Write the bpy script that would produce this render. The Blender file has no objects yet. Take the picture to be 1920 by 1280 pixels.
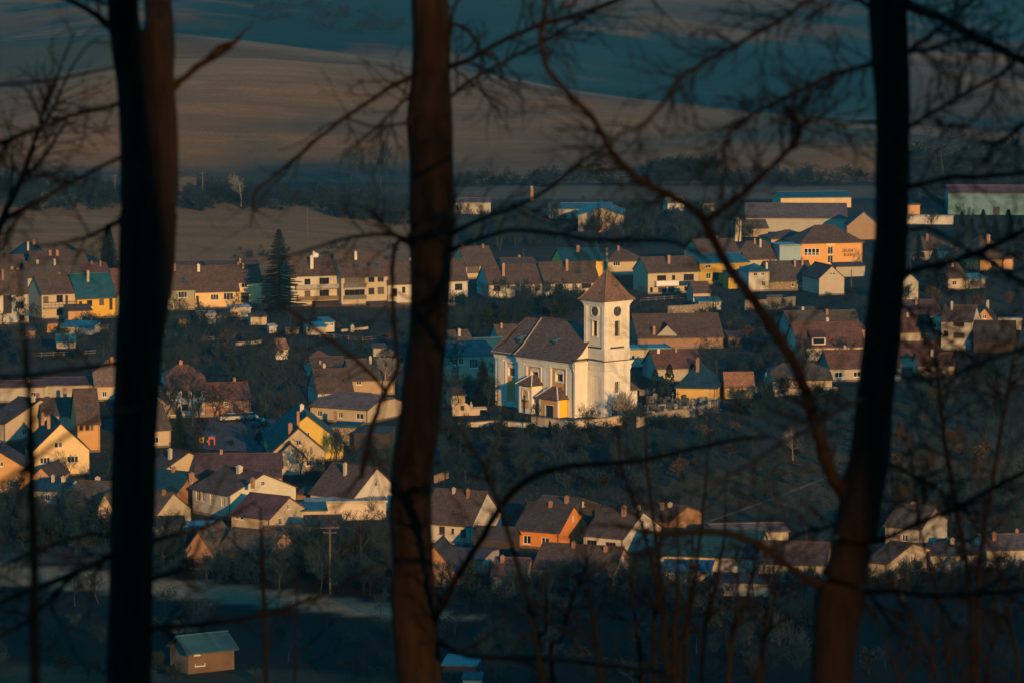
import bpy, math, random, colorsys
from mathutils import Vector, Matrix, noise
from mathutils.geometry import tessellate_polygon

# ------------------------------------------------------------------ camera, world, sun, exposure
SC = bpy.context.scene
COL = SC.collection
H_CAM = 92.0
F_PX = 7000.0                       # focal length in pixels of the 1920 px wide photograph
PITCH = math.atan((640 + 135) / F_PX)
cam_d = bpy.data.cameras.new('camera')
cam_d.sensor_width = 36.0
cam_d.lens = F_PX / 1920 * 36.0
cam_d.clip_start = 0.5
cam_d.clip_end = 12000
cam_d.dof.use_dof = True
cam_d.dof.focus_distance = 705
cam_d.dof.aperture_fstop = 4.4
cam_d.dof.aperture_blades = 9
cam = bpy.data.objects.new('camera', cam_d)
COL.objects.link(cam)
cam.location = (0, 0, H_CAM)
cam.rotation_euler = (math.pi / 2 - PITCH, 0, 0)
SC.camera = cam

SUN_AZ = math.radians(20)           # behind the camera, to the right
SUN_EL = math.radians(10.8)
world = bpy.data.worlds.new('World')
SC.world = world
world.use_nodes = True
nt = world.node_tree
nt.nodes.clear()
w_out = nt.nodes.new('ShaderNodeOutputWorld')
w_bg = nt.nodes.new('ShaderNodeBackground')
w_sky = nt.nodes.new('ShaderNodeTexSky')
w_sky.sky_type = 'NISHITA'
w_sky.sun_disc = False
w_sky.sun_elevation = SUN_EL
w_sky.sun_rotation = math.pi - SUN_AZ      # rotation is measured from +Y, clockwise seen from above
w_sky.air_density = 1.0
w_sky.dust_density = 0.3
w_sky.ozone_density = 2.0
w_mix = nt.nodes.new('ShaderNodeMix')
w_mix.data_type = 'RGBA'
w_mix.blend_type = 'MULTIPLY'
w_mix.inputs['Factor'].default_value = 1.0
w_mix.inputs['B'].default_value = (0.06, 0.92, 1.15, 1)      # the cold cast of the shade
nt.links.new(w_sky.outputs[0], w_mix.inputs['A'])
nt.links.new(w_mix.outputs['Result'], w_bg.inputs['Color'])
w_bg.inputs['Strength'].default_value = 0.15
nt.links.new(w_bg.outputs[0], w_out.inputs['Surface'])

sun_d = bpy.data.lights.new('sun', 'SUN')
sun_d.energy = 4.7
sun_d.angle = math.radians(0.5)
sun_d.color = (1.0, 0.53, 0.155)
sun = bpy.data.objects.new('sun', sun_d)
COL.objects.link(sun)
SUN_DIR = Vector((math.sin(SUN_AZ) * math.cos(SUN_EL), -math.cos(SUN_AZ) * math.cos(SUN_EL), math.sin(SUN_EL)))
sun.rotation_euler = SUN_DIR.to_track_quat('Z', 'Y').to_euler()
sun.location = (60, -100, 200)

SC.view_settings.view_transform = 'Standard'
SC.view_settings.look = 'None'
SC.view_settings.exposure = 0.0
SC.view_settings.gamma = 1.0
SC.render.engine = 'CYCLES'
SC.cycles.use_denoising = True
SC.cycles.max_bounces = 5
SC.cycles.diffuse_bounces = 2
SC.cycles.glossy_bounces = 2
SC.cycles.volume_bounces = 0
SC.cycles.transparent_max_bounces = 4
SC.cycles.sample_clamp_indirect = 4.0

R = random.Random(7)

# ------------------------------------------------------------------ small helpers
def interp(x, xs, ys):
    if x <= xs[0]: return ys[0]
    for i in range(1, len(xs)):
        if x <= xs[i]:
            t = (x - xs[i-1]) / (xs[i] - xs[i-1])
            return ys[i-1] + (ys[i] - ys[i-1]) * t
    return ys[-1]

def smooth(a, b, x):
    t = (x - a) / (b - a)
    t = 0.0 if t < 0 else 1.0 if t > 1 else t
    return t * t * (3 - 2 * t)

def sinterp(x, xs, ys):
    """piecewise interpolation with smooth joints"""
    if x <= xs[0]: return ys[0]
    for i in range(1, len(xs)):
        if x <= xs[i]:
            t = (x - xs[i-1]) / (xs[i] - xs[i-1])
            n = len(xs)
            m0 = (ys[i] - ys[i-2]) / (xs[i] - xs[i-2]) if i > 1 else (ys[1] - ys[0]) / (xs[1] - xs[0])
            m1 = (ys[i+1] - ys[i-1]) / (xs[i+1] - xs[i-1]) if i < n - 1 else (ys[i] - ys[i-1]) / (xs[i] - xs[i-1])
            h = xs[i] - xs[i-1]
            t2, t3 = t * t, t * t * t
            return (2*t3 - 3*t2 + 1) * ys[i-1] + (t3 - 2*t2 + t) * h * m0 + (-2*t3 + 3*t2) * ys[i] + (t3 - t2) * h * m1
    return ys[-1]

# ------------------------------------------------------------------ lie of the land
CQ = [-900, 0, 200, 330, 640, 780, 940, 1100, 1400, 1640, 1920, 2800]
CY = [110, 78, 62, 64, 100, 121, 146, 176, 213, 240, 286, 330]
DQ = [-900, 0, 400, 960, 1640, 1920, 2800]
DD = [1850, 1780, 1720, 1620, 1500, 1450, 1400]
HY = [-600, -250, -80, 0, 200, 330, 390, 460, 600, 690, 3000]
HZ = [106, 108, 105.5, 90.4, 38, 8, -1, -4, -3.5, 0, 0]
def dep_tan(py):
    return math.tan(PITCH + math.atan((py - 640) / F_PX))

def land(x, y):
    if y < 3: q = 960
    else: q = 960 + F_PX * x / (y + 6)
    if y <= 690:
        z = sinterp(y, HY, HZ)
        if y > 420:
            z += 0.5 * noise.noise(Vector((x * 0.02, y * 0.02, 3.1)))
        elif y < 300:
            z += 0.5 * noise.noise(Vector((x * 0.08, y * 0.08, 3.1)))
        return z
    z = 0.5 * noise.noise(Vector((x * 0.02, y * 0.02, 3.1)))
    if y < 1310:
        zf = sinterp(q, [-600, 0, 330, 560, 760, 900, 2600], [12.6, 12, 10.3, 8.6, 5.0, 2.2, 2.0])
        if y < 1135:
            z += zf * smooth(890, 1135, y)
        else:
            z += zf + (3 - zf) * smooth(1135, 1230, y)
        return z
    dc = sinterp(q, DQ, DD)
    zc = H_CAM - dep_tan(sinterp(q, CQ, CY)) * dc
    und = smooth(1340, 1500, y)
    if y < dc:
        t = (y - 1310) / (dc - 1310)
        s = math.sin(t * math.pi / 2) ** 1.15
        z += 3 + (zc - 3) * s
        # hollows and swells of the ploughed slope
        w = smooth(0, 0.25, t) * (1 - smooth(0.75, 1.0, t))
        z += w * (24.0 * noise.noise(Vector((x * 0.0038 + y * 0.0022, y * 0.0075 - x * 0.0012, 9.0))) + 2.0 * noise.noise(Vector((x * 0.011, y * 0.026, 4.0))))
        return z
    a = dc + 260
    zv = zc - 16
    if y < a:
        return z + zc + (zv - zc) * smooth(dc, a, y)
    far = sinterp(y, [1700, 2000, 2350, 2800, 3600, 5000, 7000], [0, 9, 26, 50, 95, 190, 260])
    zz = zv + (far - sinterp(a, [1700, 2000, 2350, 2800, 3600, 5000, 7000], [0, 9, 26, 50, 95, 190, 260])) * (1 + 0.0002 * (960 - min(max(q, -500), 2400)))
    k = smooth(a, a + 200, y)
    zz += k * (16 * noise.noise(Vector((x * 0.0021 + 3, y * 0.0034, 1.7))) + 24 * (0.25 - abs(noise.noise(Vector((x * 0.0038 - y * 0.0014, y * 0.0036 + x * 0.0012, 5.0))))) + 5.0 * noise.noise(Vector((x * 0.007 - y * 0.002, y * 0.011, 5.0))) + 1.2 * noise.noise(Vector((x * 0.02, y * 0.03, 2.0))))
    return z + zz

CAM_P = Vector((0, 0, H_CAM))
C_F = Vector((0, math.cos(PITCH), -math.sin(PITCH)))
C_U = Vector((0, math.sin(PITCH), math.cos(PITCH)))
def ray(px, py):
    return (C_F + Vector((1, 0, 0)) * ((px - 960) / F_PX) - C_U * ((py - 640) / F_PX))
def at_dist(px, py, d):
    """point seen at photograph pixel (px, py), d metres away along the view axis"""
    return CAM_P + ray(px, py) * d
def pix(p):
    v = p - CAM_P
    w = v.dot(C_F)
    return 960 + F_PX * v.x / w, 640 - F_PX * v.dot(C_U) / w
def on_land(px, py, off=0.0, start=430.0):
    r = ray(px, py)
    t = start
    f = lambda t: (CAM_P.z + r.z * t) - land(r.x * t, r.y * t) - off
    step = 6.0
    while f(t) > 0 and t < 6000:
        t += step
    a, b = t - step, t
    for _ in range(14):
        m = (a + b) / 2
        if f(m) > 0: a = m
        else: b = m
    return CAM_P + r * b

# ------------------------------------------------------------------ materials
MATS = {}
def new_mat(name):
    m = bpy.data.materials.new(name)
    m.use_nodes = True
    t = m.node_tree
    b = t.nodes['Principled BSDF']
    return m, t, b
def nd(t, kind, **kw):
    n = t.nodes.new(kind)
    for k, v in kw.items():
        if k in n.inputs.keys(): n.inputs[k].default_value = v
        else: setattr(n, k, v)
    return n
def mixc(t, fac, a, b, mode='MIX'):
    n = t.nodes.new('ShaderNodeMix')
    n.data_type = 'RGBA'; n.blend_type = mode
    for s, v in (('Factor', fac), ('A', a), ('B', b)):
        inp = n.inputs[s] if s != 'Factor' else n.inputs[0]
        if s != 'Factor':
            inp = [i for i in n.inputs if i.name == s and i.type == 'RGBA'][0]
        if hasattr(v, 'is_linked') or hasattr(v, 'links'): t.links.new(v, inp)
        elif isinstance(v, (int, float)): inp.default_value = v
        else: inp.default_value = tuple(v)[:3] + (1,)
    return [o for o in n.outputs if o.type == 'RGBA'][0]
def ramp(t, fac, stops):
    n = t.nodes.new('ShaderNodeValToRGB')
    e = n.color_ramp.elements
    e[0].position, e[0].color = stops[0][0], tuple(stops[0][1]) + (1,) if len(stops[0][1]) == 3 else stops[0][1]
    e[1].position, e[1].color = stops[-1][0], tuple(stops[-1][1]) + (1,)
    for p, c in stops[1:-1]:
        x = e.new(p); x.color = tuple(c) + (1,)
    t.links.new(fac, n.inputs[0])
    return n.outputs[0]
def noise_fac(t, scale, detail=4, coord='Object', rough=0.6, stretch=None):
    tc = t.nodes.new('ShaderNodeTexCoord')
    src = tc.outputs[coord]
    if stretch:
        mp = t.nodes.new('ShaderNodeMapping'); mp.inputs['Scale'].default_value = stretch
        t.links.new(src, mp.inputs[0]); src = mp.outputs[0]
    n = nd(t, 'ShaderNodeTexNoise', Scale=scale, Detail=detail, Roughness=rough)
    t.links.new(src, n.inputs['Vector'])
    return n.outputs['Fac']
def bump(t, b, h, strength=0.3, dist=0.05):
    n = nd(t, 'ShaderNodeBump', Strength=strength, Distance=dist)
    t.links.new(h, n.inputs['Height']); t.links.new(n.outputs[0], b.inputs['Normal'])

def plaster(col, worn=0.35):
    key = ('pl', tuple(col), worn)
    if key in MATS: return MATS[key]
    m, t, b = new_mat('plaster')
    dark = [c * 0.55 for c in col]
    f1 = noise_fac(t, 0.45, 6, rough=0.65)
    f2 = noise_fac(t, 0.9, 5, stretch=(2.2, 2.2, 0.35))
    c1 = mixc(t, ramp(t, f1, [(0.38, (0, 0, 0)), (0.75, (worn, worn, worn))]), col, dark)
    c2 = mixc(t, ramp(t, f2, [(0.5, (0, 0, 0)), (0.8, (worn * 0.8,) * 3)]), c1, [c * 0.62 for c in col])
    t.links.new(c2, b.inputs['Base Color'])
    b.inputs['Roughness'].default_value = 0.92
    b.inputs['Specular IOR Level'].default_value = 0.15
    bump(t, b, noise_fac(t, 14, 3), 0.25, 0.02)
    MATS[key] = m
    return m

def tiles(col, pitch=0.40, metal=False):
    key = ('ti', tuple(col), pitch, metal)
    if key in MATS: return MATS[key]
    m, t, b = new_mat('roof_tiles' if not metal else 'roof_sheet')
    uv = t.nodes.new('ShaderNodeUVMap')
    sep = t.nodes.new('ShaderNodeSeparateXYZ'); t.links.new(uv.outputs[0], sep.inputs[0])
    axis = sep.outputs['X'] if metal else sep.outputs['Y']
    mul = nd(t, 'ShaderNodeMath', operation='MULTIPLY'); mul.inputs[1].default_value = 1 / pitch
    t.links.new(axis, mul.inputs[0])
    fr = nd(t, 'ShaderNodeMath', operation='FRACT'); t.links.new(mul.outputs[0], fr.inputs[0])
    f1 = noise_fac(t, 0.35, 5, rough=0.7)
    f2 = noise_fac(t, 3.2, 3, rough=0.8)
    c = mixc(t, ramp(t, f1, [(0.35, (0, 0, 0)), (0.7, (1, 1, 1))]), [x * 1.25 for x in col], [x * 0.62 for x in col])
    c = mixc(t, ramp(t, f2, [(0.45, (0, 0, 0)), (0.75, (0.55,) * 3)]), c, [col[0] * 0.7, col[1] * 0.85, col[2] * 0.8])
    if not metal:
        # moss and lichen
        f3 = noise_fac(t, 0.8, 6, rough=0.75)
        c = mixc(t, ramp(t, f3, [(0.56, (0, 0, 0)), (0.78, (0.6,) * 3)]), c, (0.07, 0.07, 0.04))
        jt = ramp(t, fr.outputs[0], [(0.0, (0.95,) * 3), (0.22, (0, 0, 0)), (0.85, (0, 0, 0)), (1.0, (0.95,) * 3)])
        c = mixc(t, jt, c, [x * 0.35 for x in col])
        vt = nd(t, 'ShaderNodeTexVoronoi', Scale=1.0)
        vm = t.nodes.new('ShaderNodeMapping'); vm.inputs['Scale'].default_value = (2.6, 1 / pitch, 1)
        t.links.new(uv.outputs[0], vm.inputs[0]); t.links.new(vm.outputs[0], vt.inputs['Vector'])
        sv = t.nodes.new('ShaderNodeSeparateColor'); t.links.new(vt.outputs['Color'], sv.inputs[0])
        c = mixc(t, ramp(t, sv.outputs[0], [(0.3, (0, 0, 0)), (1.0, (0.6,) * 3)]), c, [x * 1.7 for x in col])
    else:
        f3 = noise_fac(t, 0.5, 6, rough=0.7)
        c = mixc(t, ramp(t, f3, [(0.5, (0, 0, 0)), (0.8, (0.5,) * 3)]), c, (0.09, 0.07, 0.055))
    t.links.new(c, b.inputs['Base Color'])
    b.inputs['Roughness'].default_value = 0.55 if metal else 0.85
    b.inputs['Specular IOR Level'].default_value = 0.4 if metal else 0.2
    if metal:
        bump(t, b, ramp(t, fr.outputs[0], [(0.86, (0, 0, 0)), (0.93, (1, 1, 1)), (1.0, (0, 0, 0))]), 0.6, 0.04)
    else:
        bump(t, b, ramp(t, fr.outputs[0], [(0.0, (1, 1, 1)), (0.85, (0.1,) * 3), (1.0, (0, 0, 0))]), 0.9, 0.06)
    MATS[key] = m
    return m

def brick(col):
    key = ('br', tuple(col))
    if key in MATS: return MATS[key]
    m, t, b = new_mat('brick')
    tc = t.nodes.new('ShaderNodeTexCoord')
    mp = t.nodes.new('ShaderNodeMapping'); mp.inputs['Rotation'].default_value = (math.pi / 2, 0, 0)
    t.links.new(tc.outputs['Object'], mp.inputs[0])
    bk = nd(t, 'ShaderNodeTexBrick', Scale=3.2)
    bk.inputs['Color1'].default_value = tuple(col) + (1,)
    bk.inputs['Color2'].default_value = tuple(c * 0.65 for c in col) + (1,)
    bk.inputs['Mortar'].default_value = (0.3, 0.25, 0.2, 1)
    t.links.new(mp.outputs[0], bk.inputs['Vector'])
    f1 = noise_fac(t, 0.6, 6, rough=0.7)
    c = mixc(t, ramp(t, f1, [(0.4, (0, 0, 0)), (0.75, (0.6,) * 3)]), bk.outputs['Color'], [x * 0.5 for x in col])
    t.links.new(c, b.inputs['Base Color'])
    b.inputs['Roughness'].default_value = 0.95
    bump(t, b, bk.outputs['Fac'], 0.5, -0.03)
    MATS[key] = m
    return m

def plain(name, col, rough=0.7, metal=0.0, var=0.25, scale=2.0, spec=0.3):
    key = ('p', name, tuple(col), rough)
    if key in MATS: return MATS[key]
    m, t, b = new_mat(name)
    f = noise_fac(t, scale, 5)
    c = mixc(t, ramp(t, f, [(0.35, (0, 0, 0)), (0.7, (1, 1, 1))]), [x * (1 + var * 0.5) for x in col], [x * (1 - var) for x in col])
    t.links.new(c, b.inputs['Base Color'])
    b.inputs['Roughness'].default_value = rough
    b.inputs['Metallic'].default_value = metal
    b.inputs['Specular IOR Level'].default_value = spec
    MATS[key] = m
    return m

def glass(tint=(0.012, 0.018, 0.022)):
    key = ('gl', tuple(tint))
    if key in MATS: return MATS[key]
    m, t, b = new_mat('window_glass')
    b.inputs['Base Color'].default_value = tuple(tint) + (1,)
    b.inputs['Roughness'].default_value = 0.08
    b.inputs['Specular IOR Level'].default_value = 0.6
    MATS[key] = m
    return m

def stone(col):
    key = ('st', tuple(col))
    if key in MATS: return MATS[key]
    m, t, b = new_mat('rubble_stone')
    tc = t.nodes.new('ShaderNodeTexCoord')
    v = nd(t, 'ShaderNodeTexVoronoi', Scale=2.2)
    t.links.new(tc.outputs['Object'], v.inputs['Vector'])
    c = mixc(t, ramp(t, v.outputs['Distance'], [(0.0, (0, 0, 0)), (0.6, (1, 1, 1))]), col, [x * 0.4 for x in col])
    f = noise_fac(t, 0.7, 5)
    c = mixc(t, ramp(t, f, [(0.4, (0, 0, 0)), (0.75, (0.7,) * 3)]), c, [x * 0.5 for x in col])
    t.links.new(c, b.inputs['Base Color'])
    b.inputs['Roughness'].default_value = 0.95
    bump(t, b, v.outputs['Distance'], 0.7, -0.08)
    MATS[key] = m
    return m

# ------------------------------------------------------------------ mesh building
class MB:
    def __init__(s):
        s.v = []; s.f = []; s.uv = []
    def poly(s, pts, uvs=None):
        n = len(s.v)
        s.v += [tuple(p) for p in pts]
        s.f.append(tuple(range(n, n + len(pts))))
        s.uv.append(uvs)
        return s
    def box(s, x0, y0, z0, x1, y1, z1):
        n = len(s.v)
        s.v += [(x0,y0,z0),(x1,y0,z0),(x1,y1,z0),(x0,y1,z0),(x0,y0,z1),(x1,y0,z1),(x1,y1,z1),(x0,y1,z1)]
        for q in ((0,3,2,1),(4,5,6,7),(0,1,5,4),(1,2,6,5),(2,3,7,6),(3,0,4,7)):
            s.f.append(tuple(n + i for i in q)); s.uv.append(None)
        return s
    def beam(s, a, b, w, h=None):
        """a straight bar from a to b with a w x h section"""
        a, b = Vector(a), Vector(b)
        h = h or w
        d = (b - a).normalized()
        up = Vector((0, 0, 1)) if abs(d.z) < 0.95 else Vector((0, 1, 0))
        sx = d.cross(up).normalized() * (w / 2)
        sz = sx.cross(d).normalized() * (h / 2)
        n = len(s.v)
        for p in (a, b):
            for q in (-sx - sz, sx - sz, sx + sz, -sx + sz):
                s.v.append(tuple(p + q))
        for q in ((0,1,2,3),(7,6,5,4),(0,4,5,1),(1,5,6,2),(2,6,7,3),(3,7,4,0)):
            s.f.append(tuple(n + i for i in q)); s.uv.append(None)
        return s
    def slab(s, pts, th, uvs=None):
        """thick sheet: pts = top outline (ccw seen from above), extruded down by th"""
        n = len(s.v); k = len(pts)
        s.v += [tuple(p) for p in pts] + [(p[0], p[1], p[2] - th) for p in pts]
        s.f.append(tuple(n + i for i in range(k))); s.uv.append(uvs)
        s.f.append(tuple(n + k + i for i in reversed(range(k)))); s.uv.append(None)
        for i in range(k):
            j = (i + 1) % k
            s.f.append((n + i, n + k + i, n + k + j, n + j)); s.uv.append(None)
        return s
    def tube(s, pts, radii, sides=6, cap=True):
        pts = [Vector(p) for p in pts]
        n0 = len(s.v); N = len(pts)
        ref = Vector((0.13, 0.31, 0.94))
        for i, p in enumerate(pts):
            d = (pts[min(i + 1, N - 1)] - pts[max(i - 1, 0)])
            d = d.normalized() if d.length > 1e-9 else Vector((0, 0, 1))
            if abs(d.dot(ref)) > 0.97: rr = Vector((1, 0.1, 0))
            else: rr = ref
            a = d.cross(rr).normalized(); b = a.cross(d)
            r = radii[i] if not isinstance(radii, (int, float)) else radii
            for k in range(sides):
                an = 2 * math.pi * k / sides
                s.v.append(tuple(p + a * (math.cos(an) * r) + b * (math.sin(an) * r)))
        for i in range(N - 1):
            for k in range(sides):
                k2 = (k + 1) % sides
                s.f.append((n0 + i*sides + k, n0 + i*sides + k2, n0 + (i+1)*sides + k2, n0 + (i+1)*sides + k)); s.uv.append(None)
        if cap and sides > 2:
            s.f.append(tuple(n0 + k for k in reversed(range(sides)))); s.uv.append(None)
            s.f.append(tuple(n0 + (N-1)*sides + k for k in range(sides))); s.uv.append(None)
        return s
    def ring(s, prof, seg=12, cx=0, cy=0):
        """lathe: prof = [(r, z)]"""
        n0 = len(s.v)
        for r, z in prof:
            for k in range(seg):
                a = 2 * math.pi * k / seg
                s.v.append((cx + r * math.cos(a), cy + r * math.sin(a), z))
        for i in range(len(prof) - 1):
            for k in range(seg):
                k2 = (k + 1) % seg
                s.f.append((n0 + i*seg + k, n0 + i*seg + k2, n0 + (i+1)*seg + k2, n0 + (i+1)*seg + k)); s.uv.append(None)
        return s
    def mesh(s, name, mat, smooth_=False):
        me = bpy.data.meshes.new(name)
        me.from_pydata(s.v, [], s.f)
        if any(u is not None for u in s.uv):
            ul = me.uv_layers.new(name='UVMap')
            for p, u in zip(me.polygons, s.uv):
                if u is None: continue
                for li, c in zip(p.loop_indices, u): ul.data[li].uv = c
        if mat: me.materials.append(mat)
        if smooth_:
            for p in me.polygons: p.use_smooth = True
        me.update()
        return me
    def build(s, name, mat, parent=None, smooth_=False):
        o = bpy.data.objects.new(name, s.mesh(name, mat, smooth_))
        COL.objects.link(o)
        if parent: o.parent = parent
        return o

def tag(o, label, cat, group=None, kind=None):
    if label: o['label'] = label
    if cat: o['category'] = cat
    if group: o['group'] = group
    if kind: o['kind'] = kind
    return o
def empty(name, loc, rz=0.0):
    o = bpy.data.objects.new(name, None)
    COL.objects.link(o)
    o.empty_display_size = 0.5
    o.location = loc
    o.rotation_euler = (0, 0, rz)
    return o
def copy_tree(o, parent=None):
    c = o.copy(); COL.objects.link(c); c.parent = parent
    for ch in o.children: copy_tree(ch, c)
    return c

# ------------------------------------------------------------------ ground
def soft_poly(q, r, pts, e):
    """1 inside the strip of photograph columns/rows given by [(q, top, bottom)], soft over e pixels"""
    if q < pts[0][0] or q > pts[-1][0]: return 0.0
    t = interp(q, [p[0] for p in pts], [p[1] for p in pts])
    b = interp(q, [p[0] for p in pts], [p[2] for p in pts])
    return min(smooth(t - e, t + e, r), 1 - smooth(b - e, b + e, r))
def lerp3(a, b, k):
    return tuple(a[i] + (b[i] - a[i]) * k for i in range(3))

SOIL = (0.36, 0.20, 0.092)
SOIL2 = (0.25, 0.155, 0.085)
CROP = (0.018, 0.075, 0.075)
TURF = (0.014, 0.042, 0.044)
DRY = (0.085, 0.068, 0.046)
LEAF = (0.060, 0.036, 0.020)
PALE = (0.31, 0.24, 0.15)
def ground_col(x, y, z):
    """base colour, and how furrowed the soil is"""
    if y < 395:
        return LEAF, 0.0
    if y < 890:
        q, r = pix(Vector((x, y, z)))
        k = 0.5 + 0.9 * noise.noise(Vector((x * 0.03, y * 0.03, 0))) + 0.6 * noise.noise(Vector((x * 0.12, y * 0.1, 7)))
        c = lerp3(TURF, DRY, min(1, max(0, k)))
        if y < 560:  # shade at the hill foot painted into the ground colour
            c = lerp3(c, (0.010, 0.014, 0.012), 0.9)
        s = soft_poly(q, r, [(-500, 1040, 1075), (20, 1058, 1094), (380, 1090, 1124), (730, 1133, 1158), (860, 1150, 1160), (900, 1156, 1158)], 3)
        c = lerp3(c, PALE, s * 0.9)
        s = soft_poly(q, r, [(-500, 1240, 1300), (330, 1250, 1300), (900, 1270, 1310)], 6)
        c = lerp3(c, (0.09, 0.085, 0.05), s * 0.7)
        # the orchard slope right of the lower houses
        s = soft_poly(q, r, [(1240, 905, 975), (1400, 850, 960), (1560, 830, 950), (1900, 820, 960), (2400, 830, 960)], 25)
        c = lerp3(c, (0.125, 0.098, 0.055), s * 0.7)
        s = soft_poly(q, r, [(800, 800, 900), (1100, 800, 930), (1400, 780, 860), (1500, 760, 800)], 25)
        c = lerp3(c, (0.011, 0.040, 0.042), s * 0.8)
        return c, 0.0
    if y < 1310:
        q = 960 + F_PX * x / (y + 6)
        onfield = smooth(900, 915, y) * (1 - smooth(1150, 1165, y)) * (1 - smooth(760, 840, q))
        k = 0.5 + noise.noise(Vector((x * 0.02, y * 0.02, 2)))
        c = lerp3(TURF, DRY, min(1, max(0, k)))
        c = lerp3(c, SOIL, onfield)
        s = smooth(1225, 1240, y) * (1 - smooth(1285, 1295, y)) * smooth(830, 900, q)
        c = lerp3(c, (0.17, 0.13, 0.085), s)
        return c, onfield
    q = 960 + F_PX * x / (y + 6)
    dc = sinterp(q, DQ, DD)
    if y < dc + 60:
        t = (y - 1310) / (dc - 1310)
        k = 0.5 + 1.1 * noise.noise(Vector((x * 0.004, y * 0.012, 5)))
        c = lerp3(SOIL, SOIL2, min(1, max(0, k)))
        # fold shading painted into the loess: pale on the swells, dark in the hollows
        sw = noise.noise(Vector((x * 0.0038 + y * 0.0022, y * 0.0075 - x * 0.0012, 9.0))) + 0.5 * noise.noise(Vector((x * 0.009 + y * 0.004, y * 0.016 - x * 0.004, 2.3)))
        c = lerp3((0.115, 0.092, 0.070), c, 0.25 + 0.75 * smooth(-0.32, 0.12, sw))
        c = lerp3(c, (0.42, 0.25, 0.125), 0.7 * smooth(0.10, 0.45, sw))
        # tongues of winter crop
        g = noise.noise(Vector((x * 0.0045 + y * 0.001, y * 0.012, 12))) + 0.35 * noise.noise(Vector((x * 0.02, y * 0.03, 3)))
        gk = smooth(0.16, 0.34, g) * 0.35
        gk = max(gk, (1 - smooth(480, 760, abs(q - 640) * 2.2 + 200)) * (1 - smooth(0.16, 0.30, t + 0.25 * g)))
        gk = max(gk, (1 - smooth(180, 300, q)) * smooth(0.10, 0.26, noise.noise(Vector((x * 0.003, y * 0.022, 31)))))
        if q > 1150: gk = max(gk, smooth(1150, 1500, q) * smooth(0.30, 0.40, t) * (1 - smooth(0.78, 0.84, t)) * 0.9)
        c = lerp3(c, (0.035, 0.075, 0.068), gk * 0.85)
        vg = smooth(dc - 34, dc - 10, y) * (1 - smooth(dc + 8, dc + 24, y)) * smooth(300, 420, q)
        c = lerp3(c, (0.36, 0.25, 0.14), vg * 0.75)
        return c, 1.0 - gk * 0.6
    r = pix(Vector((x, y, z)))[1]
    g = 0.8 * noise.noise(Vector((x * 0.0026 + y * 0.0012, y * 0.0045 - x * 0.0006, 21))) + 0.45 * noise.noise(Vector((x * 0.006 - y * 0.003, y * 0.014, 8)))
    # drill rows bending with the slope
    g += 0.40 * noise.noise(Vector((x * 0.004 - y * 0.002, y * 0.035 + x * 0.016, 8))) + 0.25 * noise.noise(Vector((x * 0.01, y * 0.09 + x * 0.05, 4)))
    # the big winter wheat field beyond the crest
    big = smooth(830, 930, q) * (1 - smooth(1640, 1700, q)) * smooth(50, 95, r)
    g -= 0.55 * big
    g -= 0.5 * (1 - smooth(dc + 120, dc + 480, y)) * smooth(300, 420, q)
    g += 0.25 * (1 - smooth(0, 60, abs(q - 690))) * smooth(62, 72, r) + 0.25 * smooth(1690, 1740, q) * smooth(110, 130, r)
    g += 0.10 * (1 - big) * smooth(30, 70, r)
    gk = smooth(-0.10, 0.16, -g + 0.10)
    fold = abs(noise.noise(Vector((x * 0.0038 - y * 0.0014, y * 0.0036 + x * 0.0012, 5.0))))  # relief shading painted into the far hill colours, darker in the folds
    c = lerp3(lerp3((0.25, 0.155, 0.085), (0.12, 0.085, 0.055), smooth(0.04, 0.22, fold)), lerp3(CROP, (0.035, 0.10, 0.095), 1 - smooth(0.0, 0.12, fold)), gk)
    return c, 1.0

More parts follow.
